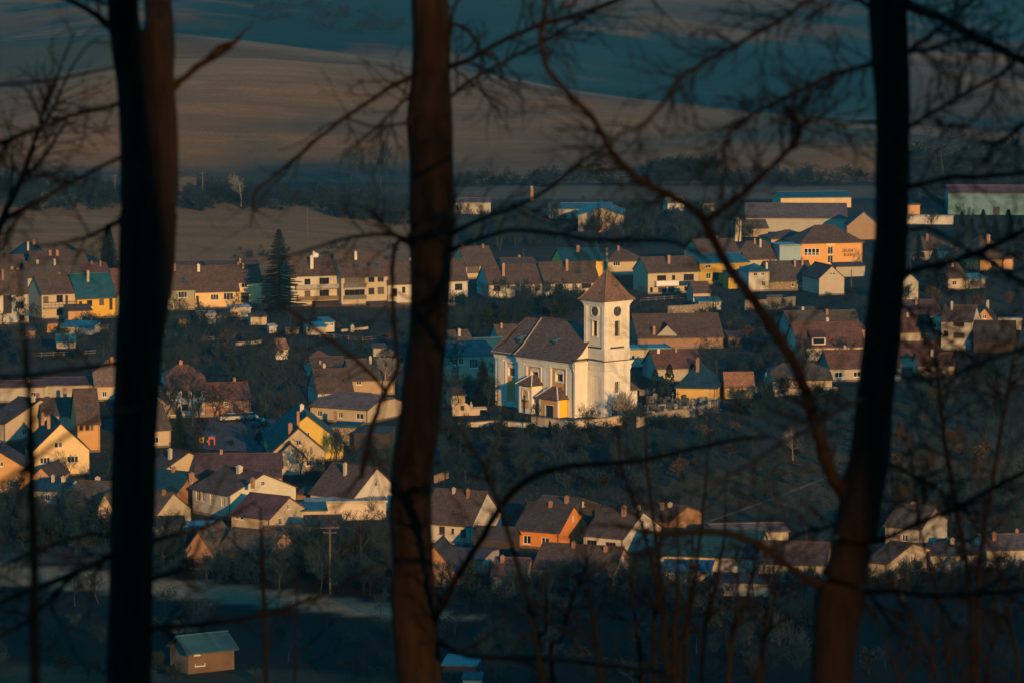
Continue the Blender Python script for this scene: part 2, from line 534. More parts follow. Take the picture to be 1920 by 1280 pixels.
def build_ground():
    ys = []
    y = -320.0
    while y < 7500:
        ys.append(y)
        if y < 400: y += 9
        elif y < 430: y += 5
        elif y < 900: y += 3.6
        elif y < 1320: y += 5
        elif y < 1900: y += 7
        elif y < 3000: y += 14
        else: y += 120
    nx = 230
    verts, faces, cols = [], [], []
    for y in ys:
        hw = 330 if y < 400 else 330 + (y - 400) * 0.30
        inner = max(150, y * 0.155)
        for i in range(nx + 1):
            s = -1 + 2 * i / nx
            a = abs(s)
            # dense in the part that is seen, sparse beyond
            xx = inner * (a / 0.86) if a <= 0.86 else inner + (max(hw * 1.8, inner * 1.6) - inner) * ((a - 0.86) / 0.14) ** 1.5
            x = math.copysign(xx, s)
            z = land(x, y)
            verts.append((x, y, z))
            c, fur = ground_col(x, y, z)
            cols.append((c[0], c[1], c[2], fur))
    for j in range(len(ys) - 1):
        for i in range(nx):
            n = j * (nx + 1) + i
            faces.append((n, n + 1, n + nx + 2, n + nx + 1))
    me = bpy.data.meshes.new('ground')
    me.from_pydata(verts, [], faces)
    ca = me.color_attributes.new('soil', 'FLOAT_COLOR', 'POINT')
    flat = [v for c in cols for v in c]
    ca.data.foreach_set('color', flat)
    for p in me.polygons: p.use_smooth = True
    m, t, b = new_mat('earth')
    at = t.nodes.new('ShaderNodeAttribute'); at.attribute_name = 'soil'
    geo = t.nodes.new('ShaderNodeNewGeometry')
    mp = t.nodes.new('ShaderNodeMapping'); t.links.new(geo.outputs['Position'], mp.inputs[0])
    def nz(scale, detail, rough=0.6, st=None):
        n = nd(t, 'ShaderNodeTexNoise', Scale=scale, Detail=detail, Roughness=rough)
        if st:
            q = t.nodes.new('ShaderNodeMapping'); q.inputs['Scale'].default_value = st[:3]
            q.inputs['Rotation'].default_value = (0, 0, st[3])
            t.links.new(geo.outputs['Position'], q.inputs[0]); t.links.new(q.outputs[0], n.inputs['Vector'])
        else:
            t.links.new(geo.outputs['Position'], n.inputs['Vector'])
        return n.outputs['Fac']
    fine = nz(0.9, 6, 0.75)
    mid = nz(0.12, 5, 0.65)
    fur = nz(1.0, 4, 0.6, (0.05, 0.75, 0.05, 0.22))
    c = mixc(t, ramp(t, fine, [(0.3, (0, 0, 0)), (0.72, (1, 1, 1))]), at.outputs['Color'], at.outputs['Color'])
    dk = mixc(t, 1.0, at.outputs['Color'], (0.45, 0.5, 0.5), 'MULTIPLY')
    lt = mixc(t, 1.0, at.outputs['Color'], (1.35, 1.25, 1.15), 'MULTIPLY')
    c = mixc(t, ramp(t, fine, [(0.32, (0, 0, 0)), (0.70, (1, 1, 1))]), dk, lt)
    c = mixc(t, ramp(t, mid, [(0.35, (0, 0, 0)), (0.68, (0.55,) * 3)]), c, dk)
    fm = nd(t, 'ShaderNodeMath', operation='MULTIPLY')
    t.links.new(ramp(t, fur, [(0.42, (0, 0, 0)), (0.6, (0.55,) * 3)]), fm.inputs[0]); t.links.new(at.outputs['Alpha'], fm.inputs[1])
    c = mixc(t, fm.outputs[0], c, dk)
    for st, lo, hi, k in (((0.004, 0.11, 0.05, 0.30), 0.44, 0.62, 0.55), ((0.006, 0.22, 0.05, -0.18), 0.46, 0.62, 0.40)):
        ln = nz(1.0, 3, 0.55, st)
        f2 = nd(t, 'ShaderNodeMath', operation='MULTIPLY')
        t.links.new(ramp(t, ln, [(lo, (0, 0, 0)), (hi, (k,) * 3)]), f2.inputs[0]); t.links.new(at.outputs['Alpha'], f2.inputs[1])
        c = mixc(t, f2.outputs[0], c, dk)
    t.links.new(c, b.inputs['Base Color'])
    b.inputs['Roughness'].default_value = 1.0
    b.inputs['Specular IOR Level'].default_value = 0.05
    bump(t, b, fine, 0.55, 0.35)
    me.materials.append(m)
    o = bpy.data.objects.new('ground', me)
    COL.objects.link(o)
    o['kind'] = 'structure'
    return o
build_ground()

def sheet(name, px_pts, mat, lift=0.06, kind='structure', n=10, label=None, cat=None):
    """a sheet laid over the land inside a four-sided outline given by photograph points"""
    P = [on_land(*p) for p in px_pts]
    mb = MB()
    g = []
    for j in range(n + 1):
        for i in range(n + 1):
            u, v = i / n, j / n
            p = (P[0] * (1 - u) + P[1] * u) * (1 - v) + (P[3] * (1 - u) + P[2] * u) * v
            mb.v.append((p.x, p.y, land(p.x, p.y) + lift))
    for j in range(n):
        for i in range(n):
            k = j * (n + 1) + i
            mb.f.append((k, k + 1, k + n + 2, k + n + 1)); mb.uv.append(None)
    o = mb.build(name, mat)
    o['kind'] = kind
    if label: o['label'] = label
    if cat: o['category'] = cat
    return o
ASPH = plain('asphalt', (0.07, 0.075, 0.08), 0.8, scale=1.2, var=0.35)
sheet('village_square', [(372, 842), (520, 850), (520, 785), (392, 782)], ASPH, 0.10)
sheet('dirt_path', [(1305, 984), (1308, 987), (1586, 881), (1582, 879)], plain('trodden_earth', (0.13, 0.10, 0.065), 0.95), 0.08, n=14)
sheet('farm_track', [(840, 341), (840, 338), (1350, 316), (1350, 319)], plain('gravel_track', (0.22, 0.22, 0.21), 0.95), 0.25, n=16)

# ------------------------------------------------------------------ houses
WHITE = (0.58, 0.52, 0.43); CREAM = (0.51, 0.41, 0.28); YELLOW = (0.66, 0.42, 0.14); GOLD = (0.68, 0.40, 0.06)
ORANGE = (0.55, 0.22, 0.06); PEACH = (0.58, 0.32, 0.13); OCHRE = (0.52, 0.34, 0.07); GREY = (0.42, 0.38, 0.31)
SAND = (0.42, 0.31, 0.20); BRICK = (0.42, 0.17, 0.07); OLIVE = (0.36, 0.34, 0.20); PALEG = (0.50, 0.52, 0.46)
BROWN = (0.088, 0.060, 0.045); RED = (0.125, 0.060, 0.042); DARK = (0.055, 0.044, 0.038); TEAL = (0.010, 0.065, 0.088)
PURP = (0.082, 0.052, 0.052); NAVY = (0.015, 0.05, 0.085); GREENR = (0.03, 0.075, 0.07); OLDR = (0.088, 0.068, 0.050)
W_FRAME = plain('white_frame', (0.75, 0.73, 0.68), 0.5, var=0.1)
D_FRAME = plain('brown_frame', (0.10, 0.055, 0.03), 0.6, var=0.2)
GUTTER = plain('gutter_sheet', (0.09, 0.08, 0.07), 0.5)
DARKW = plain('dark_wood', (0.055, 0.038, 0.025), 0.8)
WOOD = plain('weathered_wood', (0.20, 0.13, 0.075), 0.85)
CONC = plain('concrete', (0.36, 0.33, 0.29), 0.9)
GLASS = glass()
SKYGLASS = glass((0.02, 0.06, 0.08))
GLASS2 = glass((0.035, 0.035, 0.035))
CURT = glass((0.13, 0.115, 0.09))
WR = random.Random(5)
FOOT = []          # footprints of built things, to keep plants out

def holes_poly(mb, pts2, holes, to3, reveal_dir, depth=0.2):
    """flat wall from a 2D outline with rectangular holes; reveals go depth along reveal_dir"""
    loops = [[Vector((p[0], p[1], 0)) for p in pts2]]
    for (a0, b0, a1, b1) in holes:
        loops.append([Vector((a0, b0, 0)), Vector((a0, b1, 0)), Vector((a1, b1, 0)), Vector((a1, b0, 0))])
    allp = [p for l in loops for p in l]
    for tri in tessellate_polygon(loops):
        mb.poly([to3(allp[i].x, allp[i].y) for i in tri])
    for (a0, b0, a1, b1) in holes:
        c = [(a0, b0), (a1, b0), (a1, b1), (a0, b1)]
        for i in range(4):
            p, q = c[i], c[(i + 1) % 4]
            P, Q = Vector(to3(*p)), Vector(to3(*q))
            mb.poly([P, Q, Q + reveal_dir * depth, P + reveal_dir * depth])

def window(parent, to3, inward, hole, frame=W_FRAME, mull=None, name='window', gl=GLASS, depth=0.16, sill=True):
    """frame with mullions standing in an opening, pane behind it"""
    a0, b0, a1, b1 = hole
    fw = min(0.09, (a1 - a0) * 0.12)
    mb = MB()
    def bar(x0, z0, x1, z1, d0, d1):
        A = [Vector(to3(x, z)) for x, z in ((x0, z0), (x1, z0), (x1, z1), (x0, z1))]
        n = len(mb.v)
        mb.v += [tuple(p + inward * d0) for p in A] + [tuple(p + inward * d1) for p in A]
        for q in ((0,1,2,3),(7,6,5,4),(0,4,5,1),(1,5,6,2),(2,6,7,3),(3,7,4,0)):
            mb.f.append(tuple(n + i for i in q)); mb.uv.append(None)
    d0, d1 = depth - 0.07, depth
    bar(a0, b0, a1, b0 + fw, d0, d1); bar(a0, b1 - fw, a1, b1, d0, d1)
    bar(a0, b0 + fw, a0 + fw, b1 - fw, d0, d1); bar(a1 - fw, b0 + fw, a1, b1 - fw, d0, d1)
    w = a1 - a0
    if mull is None: mull = 0 if w < 0.8 else 1 if w < 1.7 else 2 if w < 2.6 else 3
    for k in range(1, mull + 1):
        c = a0 + w * k / (mull + 1)
        bar(c - fw * 0.45, b0 + fw, c + fw * 0.45, b1 - fw, d0, d1)
    if sill: bar(a0 - 0.08, b0 - 0.07, a1 + 0.08, b0 - 0.004, -0.10, depth)
    o = mb.build(name, frame, parent)
    p = MB()
    p.poly([Vector(to3(x, z)) + inward * (depth - 0.02) for x, z in ((a0 + 0.01, b0 + 0.01), (a1 - 0.01, b0 + 0.01), (a1 - 0.01, b1 - 0.01), (a0 + 0.01, b1 - 0.01))])
    if gl is GLASS: gl = WR.choice((GLASS, GLASS, GLASS2, CURT))
    p.build('pane', gl, o)
    return o

# photograph points on the ridges (or gable tops), by the first words of the house they belong to
RIDGE = {
 'long works hall': (1850, 347), 'low hall with teal': (1530, 359), 'long dark barn': (1500, 381), 'barn with a warm brick': (1612, 397), 'wide sand coloured': (1125, 389),
 'long low teal roofed': (1090, 380), 'dark farm building': (350, 322), 'long barn with rusty': (885, 371), 'tall narrow grey silo': (1384, 405), 'ruined low barn': (1415, 412),
 'orange school': (1556, 422), 'brown hipped roof wing': (1490, 431), 'low brown hipped roof half': (1755, 441), 'small sunlit cottage': (1795, 492), 'rough grey gable': (1700, 512),
 'white two storey house with orange': (1790, 571), 'orange gabled wing': (1843, 577), 'dark roofed barn right': (1862, 601), 'purplish roofed house': (1725, 562), 'red roofed house lower': (1715, 590),
 'long red roof behind': (1720, 640), 'red roof with small white': (1750, 660), 'brown roofed house with blue shaded': (1340, 448), 'long brown half hipped': (1420, 452), 'cream house with white': (1255, 481),
 'old farmhouse': (1490, 489), 'sandy gable end': (1560, 498), 'small brown roofed garden': (1316, 528), 'large brown roof with grey': (1265, 588), 'cross gable': (1249, 608),
 'red brown roofed house with grey': (1255, 655), 'dark blue roofed bungalow': (1305, 676), 'small chapel': (1387, 697), 'red brown roofed house with white': (1540, 604), 'long old brown roof above': (1540, 582),
 'low red roof with pointed': (1620, 655), 'old low brown barn': (1500, 681), 'white two storey house end': (845, 486), 'brown roofed house with long window': (890, 462), 'brown roof with white wall and': (960, 496),
 'white walled terrace': (1060, 491), 'long brown roof ridge behind': (980, 483), 'yellow house with dark teal roof behind': (1085, 465), 'brown hipped roof house with pale': (1165, 463),
 'tall white gable ended': (15, 507), 'brown roofed house with long wooden': (80, 516), 'orange yellow house': (155, 513), 'brown roofed house mostly': (240, 503), 'olive walled': (345, 499),
 'long yellow single': (400, 498), 'narrow yellow house': (460, 497), 'long low brown ridge': (400, 488), 'white and yellow house': (590, 478), 'cream three storey': (665, 475), 'pale house with brown roof touching': (760, 490),
 'dark blue hipped roof at': (55, 455), 'brown roof with twin': (120, 470), 'large grey brown roof': (105, 489), 'red brown roof right of the grey': (170, 493), 'brown roof at the far left': (10, 478),
 'tiny whitewashed': (524, 635), 'brown roof beside the middle trunk left': (850, 619), 'small brown gable roof peeping': (955, 608), 'white two storey house with hipped': (330, 684), 'low red brown row': (430, 716),
 'brown roof with pale gable half': (280, 722), 'brown roofed cottage right': (285, 756), 'broad tan tiled': (210, 675), 'purple tiled roof': (130, 706), 'dark red roof at the far': (45, 712),
 'brown roofed house with orange': (165, 728), 'brown roof with brick chimney': (110, 745), 'long cream gable wall': (10, 740), 'yellow front gable': (105, 792), 'sunlit orange gable': (5, 846), 'small brick gable shed': (80, 874),
 'dark teal roof among': (85, 895), 'brown roofed house behind twigs': (165, 900), 'pale round gabled': (197, 925), 'yellow gable house': (576, 777), 'sandy gabled house': (559, 801), 'low sandy lean': (546, 830),
 'grey hipped roof house': (640, 733), 'brown roof with skylight': (625, 690), 'tan roof with weathered': (690, 672), 'pair of brown garden': (615, 668), 'low red shed roof': (600, 656), 'long purplish brown': (440, 849),
 'cream gable wall with dark': (300, 838), 'dark teal roof with two': (310, 880), 'big whitewashed': (460, 880), 'whitewashed gable with purple': (520, 928), 'brown roof with bright': (685, 873), 'cream gable cottage': (300, 920),
 'small brown gabled shed': (600, 965), 'long old brown roof with brick': (460, 990), 'brown barn with brick gable': (368, 995), 'brown roof barn right': (530, 985), 'brown roof behind bare': (650, 990),
 'long brown roofed house with white wall': (870, 918), 'orange house with white': (1040, 944), 'brown roof with white edged': (1060, 931), 'white house with sunlit': (1175, 955), 'brick gable house behind': (1257, 945),
 'large dark brown roof in front': (1100, 1021), 'long barn with teal': (1365, 993), 'brown roofed barn with slit': (1490, 1014), 'long tan roof behind': (1405, 980), 'brick gable barn beside': (806, 1022),
 'dark roofed house with white chimney': (860, 1028), 'red roofed cottage': (950, 1044), 'low dark shed in the yard': (925, 986), 'brown shed roof right of the blue': (1390, 1075), 'bright twig shadowed': (1660, 1012),
 'brown roof with white verge': (1725, 947), 'broad brown roof at the lower': (1775, 1015), 'grey roofed house at': (1900, 1000), 'lone timber': (370, 1188),
}
def ridge_rise(h, label):
    key = [k for k in RIDGE if label.startswith(k)]
    if not key: return h.rise
    x, y = RIDGE[max(key, key=len)]
    def row(r):
        if h.kind == 'gy': return pix(h.M @ Vector((h.L / 2, 0, h.wh + r + 0.15)))[1]
        a = h.M @ Vector((0, h.W / 2, h.wh + r + 0.15)); d = (h.M @ Vector((1, h.W / 2, h.wh + r + 0.15))) - a
        k = (x - 960) / F_PX; v = a - CAM_P
        t = (k * v.dot(C_F) - v.x) / (d.x - k * d.dot(C_F))
        return pix(a + d * t)[1]
    lo, hi = 0.4, 9.0
    for _ in range(24):
        m = (lo + hi) / 2
        if row(m) > y: lo = m
        else: hi = m
    return (lo + hi) / 2

class House:
    def __init__(s, label, x0, y0, x1, yaw, wh, W, rise, wall, roof, kind='gx', name='house', cat='house', group=None,
                 win=(), winR=(), winL=(), doors=(), chim=(), sky=(), frame=W_FRAME, over=0.35, verge=0.22, wallmat=None, roofmat=None,
                 hipk=0.5, gutter=True, base=None, start=430.0, basecol=None, ridgecap=True, seed=0):
        yaw = math.radians(yaw)
        P = on_land(x0, y0, wh, start)
        z0 = P.z - wh
        d = Vector((math.cos(yaw), math.sin(yaw), 0))
        # length from the right eave column
        r = ray(x1, y0)
        # solve P.x + t*cos = k*(depth), depth along axis from C_F
        k = (x1 - 960) / F_PX
        v = P - CAM_P
        L = (k * v.dot(C_F) - v.x) / (d.x - k * d.dot(C_F))
        s.L, s.W, s.wh, s.rise, s.kind = L, W, wh, rise, kind
        s.yaw = yaw
        s.root = empty(name, (P.x, P.y, z0), yaw)
        s.loc = Vector((P.x, P.y, z0))
        s.M = Matrix.Translation(s.loc) @ Matrix.Rotation(yaw, 4, 'Z')
        s.Mi = s.M.inverted()
        if kind not in ('flat', 'shed'): s.rise = rise = ridge_rise(s, label)
        tag(s.root, label, cat, group)
        FOOT.append((s.Mi, L, W))
        wm = wallmat or plaster(wall)
        rm = roofmat or tiles(roof)
        s.wm, s.rm = wm, rm
        IN = {'F': Vector((0, 1, 0)), 'R': Vector((-1, 0, 0)), 'L': Vector((1, 0, 0))}
        s.T = {'F': lambda a, b: (a, 0, b), 'R': lambda a, b: (L, a, b), 'L': lambda a, b: (0, a, b)}
        s.IN = IN
        low = -3.0
        auto = name == 'house' and label not in ()
        H = {'F': [s.px_rect('F', w) for w in win], 'R': [s.px_rect('R', w) for w in winR], 'L': [s.px_rect('L', w) for w in winL]}
        D = [s.px_rect('F', w) for w in doors]
        top = wh
        def clampr(h, wl):
            a0, b0, a1, b1 = h
            a0 = max(0.12, a0); a1 = min(wl - 0.12, a1); b1 = min(b1, (wh - 0.12) if True else b1)
            if a1 - a0 < 0.3: a1 = a0 + 0.3
            return (a0, max(b0, -2.5), a1, max(b1, b0 + 0.3))
        gabF = kind == 'gy'
        hr = random.Random(label)
        if auto and not win and not gabF and wh >= 2.4 and L > 4:
            n = max(1, int(L / 3.4))
            rows = [(0.9, 2.0)] if wh < 5 else [(0.9, 2.1), (3.6, 4.8)]
            for i in range(n):
                if hr.random() < 0.2: continue
                c = L * (i + 0.5) / n + hr.uniform(-0.3, 0.3); w = hr.choice((0.9, 1.0, 1.3, 1.6)) / 2
                for (b, t_) in rows:
                    t_ = min(t_, wh - 0.35)
                    if t_ - b > 0.5: H['F'].append((c - w, b, c + w, t_))
        if auto and kind == 'gx' and yaw < -0.3 and not winR:
            if hr.random() < 0.6: H['R'].append((W / 2 - 0.4, wh + rise * 0.30, W / 2 + 0.4, wh + rise * 0.30 + 0.8))
            if hr.random() < 0.5: H['R'].append((W * 0.28 - 0.5, 1.0, W * 0.28 + 0.5, 2.1))
        if auto and gabF and not win:
            H['F'].append((L / 2 - 0.45, wh + rise * 0.25, L / 2 + 0.45, wh + rise * 0.25 + 0.9))
            if wh > 2.6: H['F'] += [(L * 0.28 - 0.55, 0.9, L * 0.28 + 0.55, 2.0), (L * 0.70 - 0.55, 0.9, L * 0.70 + 0.55, 2.0)]
        if auto and not basecol: basecol = hr.choice(((0.20, 0.17, 0.14), (0.26, 0.22, 0.18), (0.15, 0.12, 0.10)))
        Hf = [clampr(h, L) if not gabF else h for h in H['F']]
        Df = [clampr(h, L) for h in D]
        mb = MB()
        rr = rise
        if gabF:
            out = [(0, low), (L, low), (L, wh), (L / 2, wh + rr), (0, wh)]
        else:
            out = [(0, low), (L, low), (L, wh), (0, wh)]
        holes_poly(mb, out, Hf + Df, s.T['F'], IN['F'])
        # sides
        for side in 'RL':
            hs = H[side]
            if kind == 'gx': out = [(0, low), (W, low), (W, wh), (W / 2, wh + rr), (0, wh)]
            elif kind == 'shed': out = [(0, low), (W, low), (W, wh + rr), (0, wh)]
            elif kind == 'hh': 
                f = 1 - hipk
                out = [(0, low), (W, low), (W, wh), (W / 2 + W / 2 * (1 - f), wh + rr * f), (W / 2 - W / 2 * (1 - f), wh + rr * f), (0, wh)]
            else: out = [(0, low), (W, low), (W, wh), (0, wh)]
            holes_poly(mb, out, hs, s.T[side], IN[side])
        if gabF: mb.poly([(L, W, low), (0, W, low), (0, W, wh), (L/2, W, wh + rr), (L, W, wh)])
        elif kind == 'shed': mb.poly([(L, W, low), (0, W, low), (0, W, wh + rr), (L, W, wh + rr)])
        else: mb.poly([(L, W, low), (0, W, low), (0, W, wh), (L, W, wh)])
        s.wall = mb.build('wall', wm, s.root)
        if basecol:
            pb = MB()
            pb.box(-0.04, -0.04, low, L + 0.04, W + 0.04, 0.42)
            pb.build('plinth', plaster(basecol), s.root)
        for k in ('F', 'R', 'L'):
            for h in (Hf if k == 'F' else H[k]):
                window(s.root, s.T[k], IN[k], h, frame)
        for h in Df:
            dm = MB()
            a0, b0, a1, b1 = h
            dm.box(a0, 0.10, b0, a1, 0.16, b1)
            dm.box(a0 + 0.12, 0.075, b0 + 0.15, a1 - 0.12, 0.10, b0 + (b1 - b0) * 0.45)
            dm.box(a0 + 0.12, 0.075, b0 + (b1 - b0) * 0.52, a1 - 0.12, 0.10, b1 - 0.15)
            dm.build('door', DARKW, s.root)
        s.make_roof(over, verge, rm, hipk, gutter, ridgecap)
        for c in chim: s.chimney(*c)
        for c in sky: s.skylight(*c)
        if auto and not chim and kind in ('gx', 'hip', 'hh', 'gy'):
            for _ in range(hr.choice((1, 1, 2))):
                w = hr.uniform(0.22, 0.34)
                if kind == 'gy':
                    x, y = L / 2 + hr.choice((-1, 1)) * hr.uniform(0.5, L * 0.2), W * hr.uniform(0.3, 0.8); zt = wh + rise + hr.uniform(0.3, 0.8)
                    zb = wh + rise * (1 - abs(x - L / 2) / (L / 2)) - 0.3
                else:
                    f = 0.2 if kind == 'gx' else 0.4
                    x, y = L * hr.uniform(f, 1 - f), W / 2 + hr.choice((-1, -1, 1)) * hr.uniform(0.4, W * 0.2); zt = wh + rise + hr.uniform(0.3, 0.8)
                    zb = wh + rise * (1 - abs(y - W / 2) / (W / 2)) - 0.3
                m = MB(); m.box(x - w, y - w, zb, x + w, y + w, zt); m.box(x - w - .05, y - w - .05, zt + .001, x + w + .05, y + w + .05, zt + .12); m.box(x - w / 2, y - w / 2, zt + .121, x + w / 2, y + w / 2, zt + .3)
                m.build('chimney', hr.choice((brick((0.42, 0.2, 0.1)), plaster((0.5, 0.42, 0.33)))), s.roof)

    def px_rect(s, side, rc):
        """photograph rectangle on a wall -> wall coordinates"""
        x0, y0, x1, y1 = rc
        pts = []
        if side == 'F': n, o = Vector((0, -1, 0)), Vector((0, 0, 0))
        elif side == 'R': n, o = Vector((1, 0, 0)), Vector((s.L, 0, 0))
        else: n, o = Vector((-1, 0, 0)), Vector((0, 0, 0))
        def hit(px, py):
            c = s.Mi @ CAM_P; r = s.Mi.to_3x3() @ ray(px, py)
            t = (o - c).dot(n) / r.dot(n)
            return c + r * t
        ym, xm = (y0 + y1) / 2, (x0 + x1) / 2
        A, B = hit(x0, ym), hit(x1, ym)
        C, D = hit(xm, y0), hit(xm, y1)
        a = (A.x, B.x) if side == 'F' else (A.y, B.y)
        a0, a1 = min(a), max(a)
        return (a0, D.z, a1, C.z)

    def slope_hit(s, px, py, side='F'):
        c = s.Mi @ CAM_P; r = s.Mi.to_3x3() @ ray(px, py)
        L, W, wh, rise = s.L, s.W, s.wh, s.rise
        if s.kind == 'gy':
            if side == 'L': n, o = Vector((-rise, 0, L / 2)), Vector((0, 0, wh))
            else: n, o = Vector((rise, 0, L / 2)), Vector((L, 0, wh))
        elif s.kind == 'flat': n, o = Vector((0, 0, 1)), Vector((0, 0, wh))
        elif s.kind == 'shed': n, o = Vector((0, -rise, W)), Vector((0, 0, wh))
        elif side == 'R': n, o = Vector((rise, 0, W / 2)), Vector((L, 0, wh))
        else: n, o = Vector((0, -rise, W / 2)), Vector((0, 0, wh))
        t = (o - c).dot(n) / r.dot(n)
        return c + r * t, n.normalized()

    def chimney(s, x, ybot, ytop, wpx=5, mat=None, side='F', pot=False):
        p, n = s.slope_hit(x, ybot, side)
        sc = F_PX / ((s.M @ p) - CAM_P).length
        w = wpx / sc
        h = (ybot - ytop) / sc
        mb = MB()
        mb.box(p.x - w/2, p.y - w/2, p.z - 0.6, p.x + w/2, p.y + w/2, p.z + h - 0.12)
        mb.box(p.x - w/2 - 0.05, p.y - w/2 - 0.05, p.z + h - 0.12, p.x + w/2 + 0.05, p.y + w/2 + 0.05, p.z + h)
        mb.box(p.x - w/5, p.y - w/5, p.z + h, p.x + w/5, p.y + w/5, p.z + h + 0.18)
        mb.build('chimney', mat or brick((0.50, 0.26, 0.13)), s.roof)

    def skylight(s, x0, y0, x1, y1, side='F'):
        p, n = s.slope_hit((x0 + x1) / 2, (y0 + y1) / 2, side)
        sc = F_PX / ((s.M @ p) - CAM_P).length
        w = max(0.5, (x1 - x0) / sc); h = max(0.7, (y1 - y0) / sc / max(0.35, n.z) * 0.75)
        X = Vector((1, 0, 0)) if abs(n.x) < 0.1 else Vector((0, 1, 0))
        Y = n.cross(X).normalized()
        if Y.z < 0: Y = -Y
        X = Y.cross(n).normalized()
        mb = MB(); g = MB()
        c = [p + X * a * w/2 + Y * b * h/2 for a, b in ((-1,-1),(1,-1),(1,1),(-1,1))]
        k = len(mb.v)
        mb.v += [tuple(q - n * 0.05) for q in c] + [tuple(q + n * 0.16) for q in c]
        for q in ((0,1,2,3),(4,5,6,7),(0,4,5,1),(1,5,6,2),(2,6,7,3),(3,7,4,0)):
            mb.f.append(tuple(k + i for i in q)); mb.uv.append(None)
        f = mb.build('skylight', GUTTER, s.roof)
        g.poly([p + X * a * (w/2 - 0.06) + Y * b * (h/2 - 0.06) + n * 0.17 for a, b in ((-1,-1),(1,-1),(1,1),(-1,1))])
        g.build('pane', SKYGLASS, f)

    def make_roof(s, ov, ve, rm, hipk, gutter, ridgecap):
        L, W, wh, rise, kind = s.L, s.W, s.wh, s.rise, s.kind
        th = 0.20
        mb = MB()
        lift = 0.14
        def sl(pts, ax):
            # uv: along the ridge (u) and up the slope (v)
            uvs = []
            for p in pts:
                uvs.append((p[0], math.hypot(p[1], p[2])) if ax == 'x' else (p[1], math.hypot(p[0], p[2])))
            mb.slab(pts, th, uvs)
        if kind in ('gx', 'hh', 'hip'):
            k = rise / (W / 2)
            ze = wh - ov * k + lift; zr = wh + rise + lift
            if kind == 'gx':
                sl([(-ve, -ov, ze), (L + ve, -ov, ze), (L + ve, W/2, zr), (-ve, W/2, zr)], 'x')
                sl([(L + ve, W + ov, ze), (-ve, W + ov, ze), (-ve, W/2, zr), (L + ve, W/2, zr)], 'x')
                rx0, rx1 = -ve, L + ve
            else:
                if kind == 'hip': hb = min(W / 2, L / 2 - 0.05) * (hipk / 0.5); zb = ze; xo = ov; yb = -ov
                else:
                    f = 1 - hipk
                    zb = wh + rise * f + lift; yb = W / 2 * f; hb = W / 2 * hipk * 0.9; xo = ve
                if kind == 'hip':
                    sl([(-xo, -ov, ze), (L + xo, -ov, ze), (L - hb, W/2, zr), (hb, W/2, zr)], 'x')
                    sl([(L + xo, W + ov, ze), (-xo, W + ov, ze), (hb, W/2, zr), (L - hb, W/2, zr)], 'x')
                    sl([(L + xo, -ov, ze), (L + xo, W + ov, ze), (L - hb, W/2, zr)], 'y')
                    sl([(-xo, W + ov, ze), (-xo, -ov, ze), (hb, W/2, zr)], 'y')
                else:
                    sl([(-xo, -ov, ze), (L + xo, -ov, ze), (L + xo, yb, zb), (L - hb, W/2, zr), (hb, W/2, zr), (-xo, yb, zb)], 'x')
                    sl([(L + xo, W + ov, ze), (-xo, W + ov, ze), (-xo, W - yb, zb), (hb, W/2, zr), (L - hb, W/2, zr), (L + xo, W - yb, zb)], 'x')
                    sl([(L + xo, yb, zb), (L + xo, W - yb, zb), (L - hb, W/2, zr)], 'y')
                    sl([(-xo, W - yb, zb), (-xo, yb, zb), (hb, W/2, zr)], 'y')
                rx0, rx1 = hb, L - hb
            s.roof = mb.build('roof', rm, s.root)
            if ridgecap and rx1 - rx0 > 0.5:
                rc = MB(); rc.beam((rx0, W/2, zr + 0.03), (rx1, W/2, zr + 0.03), 0.30, 0.16)
                rc.build('ridge_cap', rm, s.roof)
            if gutter:
                g = MB(); g.beam((-ve if kind == 'gx' else -0.3, -ov - 0.07, ze - 0.12), (L + (ve if kind == 'gx' else 0.3), -ov - 0.07, ze - 0.12), 0.14, 0.13)
                g.beam((L - 0.2, -0.08, ze - 0.3), (L - 0.2, -0.08, -1), 0.09)
                g.build('gutter', GUTTER, s.roof)
        elif kind == 'gy':
            k = rise / (L / 2)
            ze = wh - ov * k + lift; zr = wh + rise + lift
            sl([(-ov, -ve, ze), (L/2, -ve, zr), (L/2, W + ve, zr), (-ov, W + ve, ze)][::-1], 'y')
            sl([(L + ov, W + ve, ze), (L/2, W + ve, zr), (L/2, -ve, zr), (L + ov, -ve, ze)][::-1], 'y')
            s.roof = mb.build('roof', rm, s.root)
            rc = MB(); rc.beam((L/2, -ve, zr + 0.03), (L/2, W + ve, zr + 0.03), 0.30, 0.16); rc.build('ridge_cap', rm, s.roof)
        elif kind == 'shed':
            ze = wh + lift; zr = wh + rise + lift
            sl([(-ve, -ov, ze - ov * rise / W), (L + ve, -ov, ze - ov * rise / W), (L + ve, W + ve, zr + ve * rise / W), (-ve, W + ve, zr + ve * rise / W)], 'x')
            s.roof = mb.build('roof', rm, s.root)
        else:   # flat with a low parapet
            sl([(-0.2, -0.2, wh + 0.25), (L + 0.2, -0.2, wh + 0.25), (L + 0.2, W + 0.2, wh + 0.25), (-0.2, W + 0.2, wh + 0.25)], 'x')
            mb.box(-0.25, -0.25, wh + 0.02, L + 0.25, -0.202, wh + 0.42)
            mb.box(L + 0.202, -0.2, wh + 0.02, L + 0.25, W + 0.25, wh + 0.42)
            mb.box(-0.25, -0.2, wh + 0.02, -0.202, W + 0.25, wh + 0.42)
            s.roof = mb.build('roof', rm, s.root)

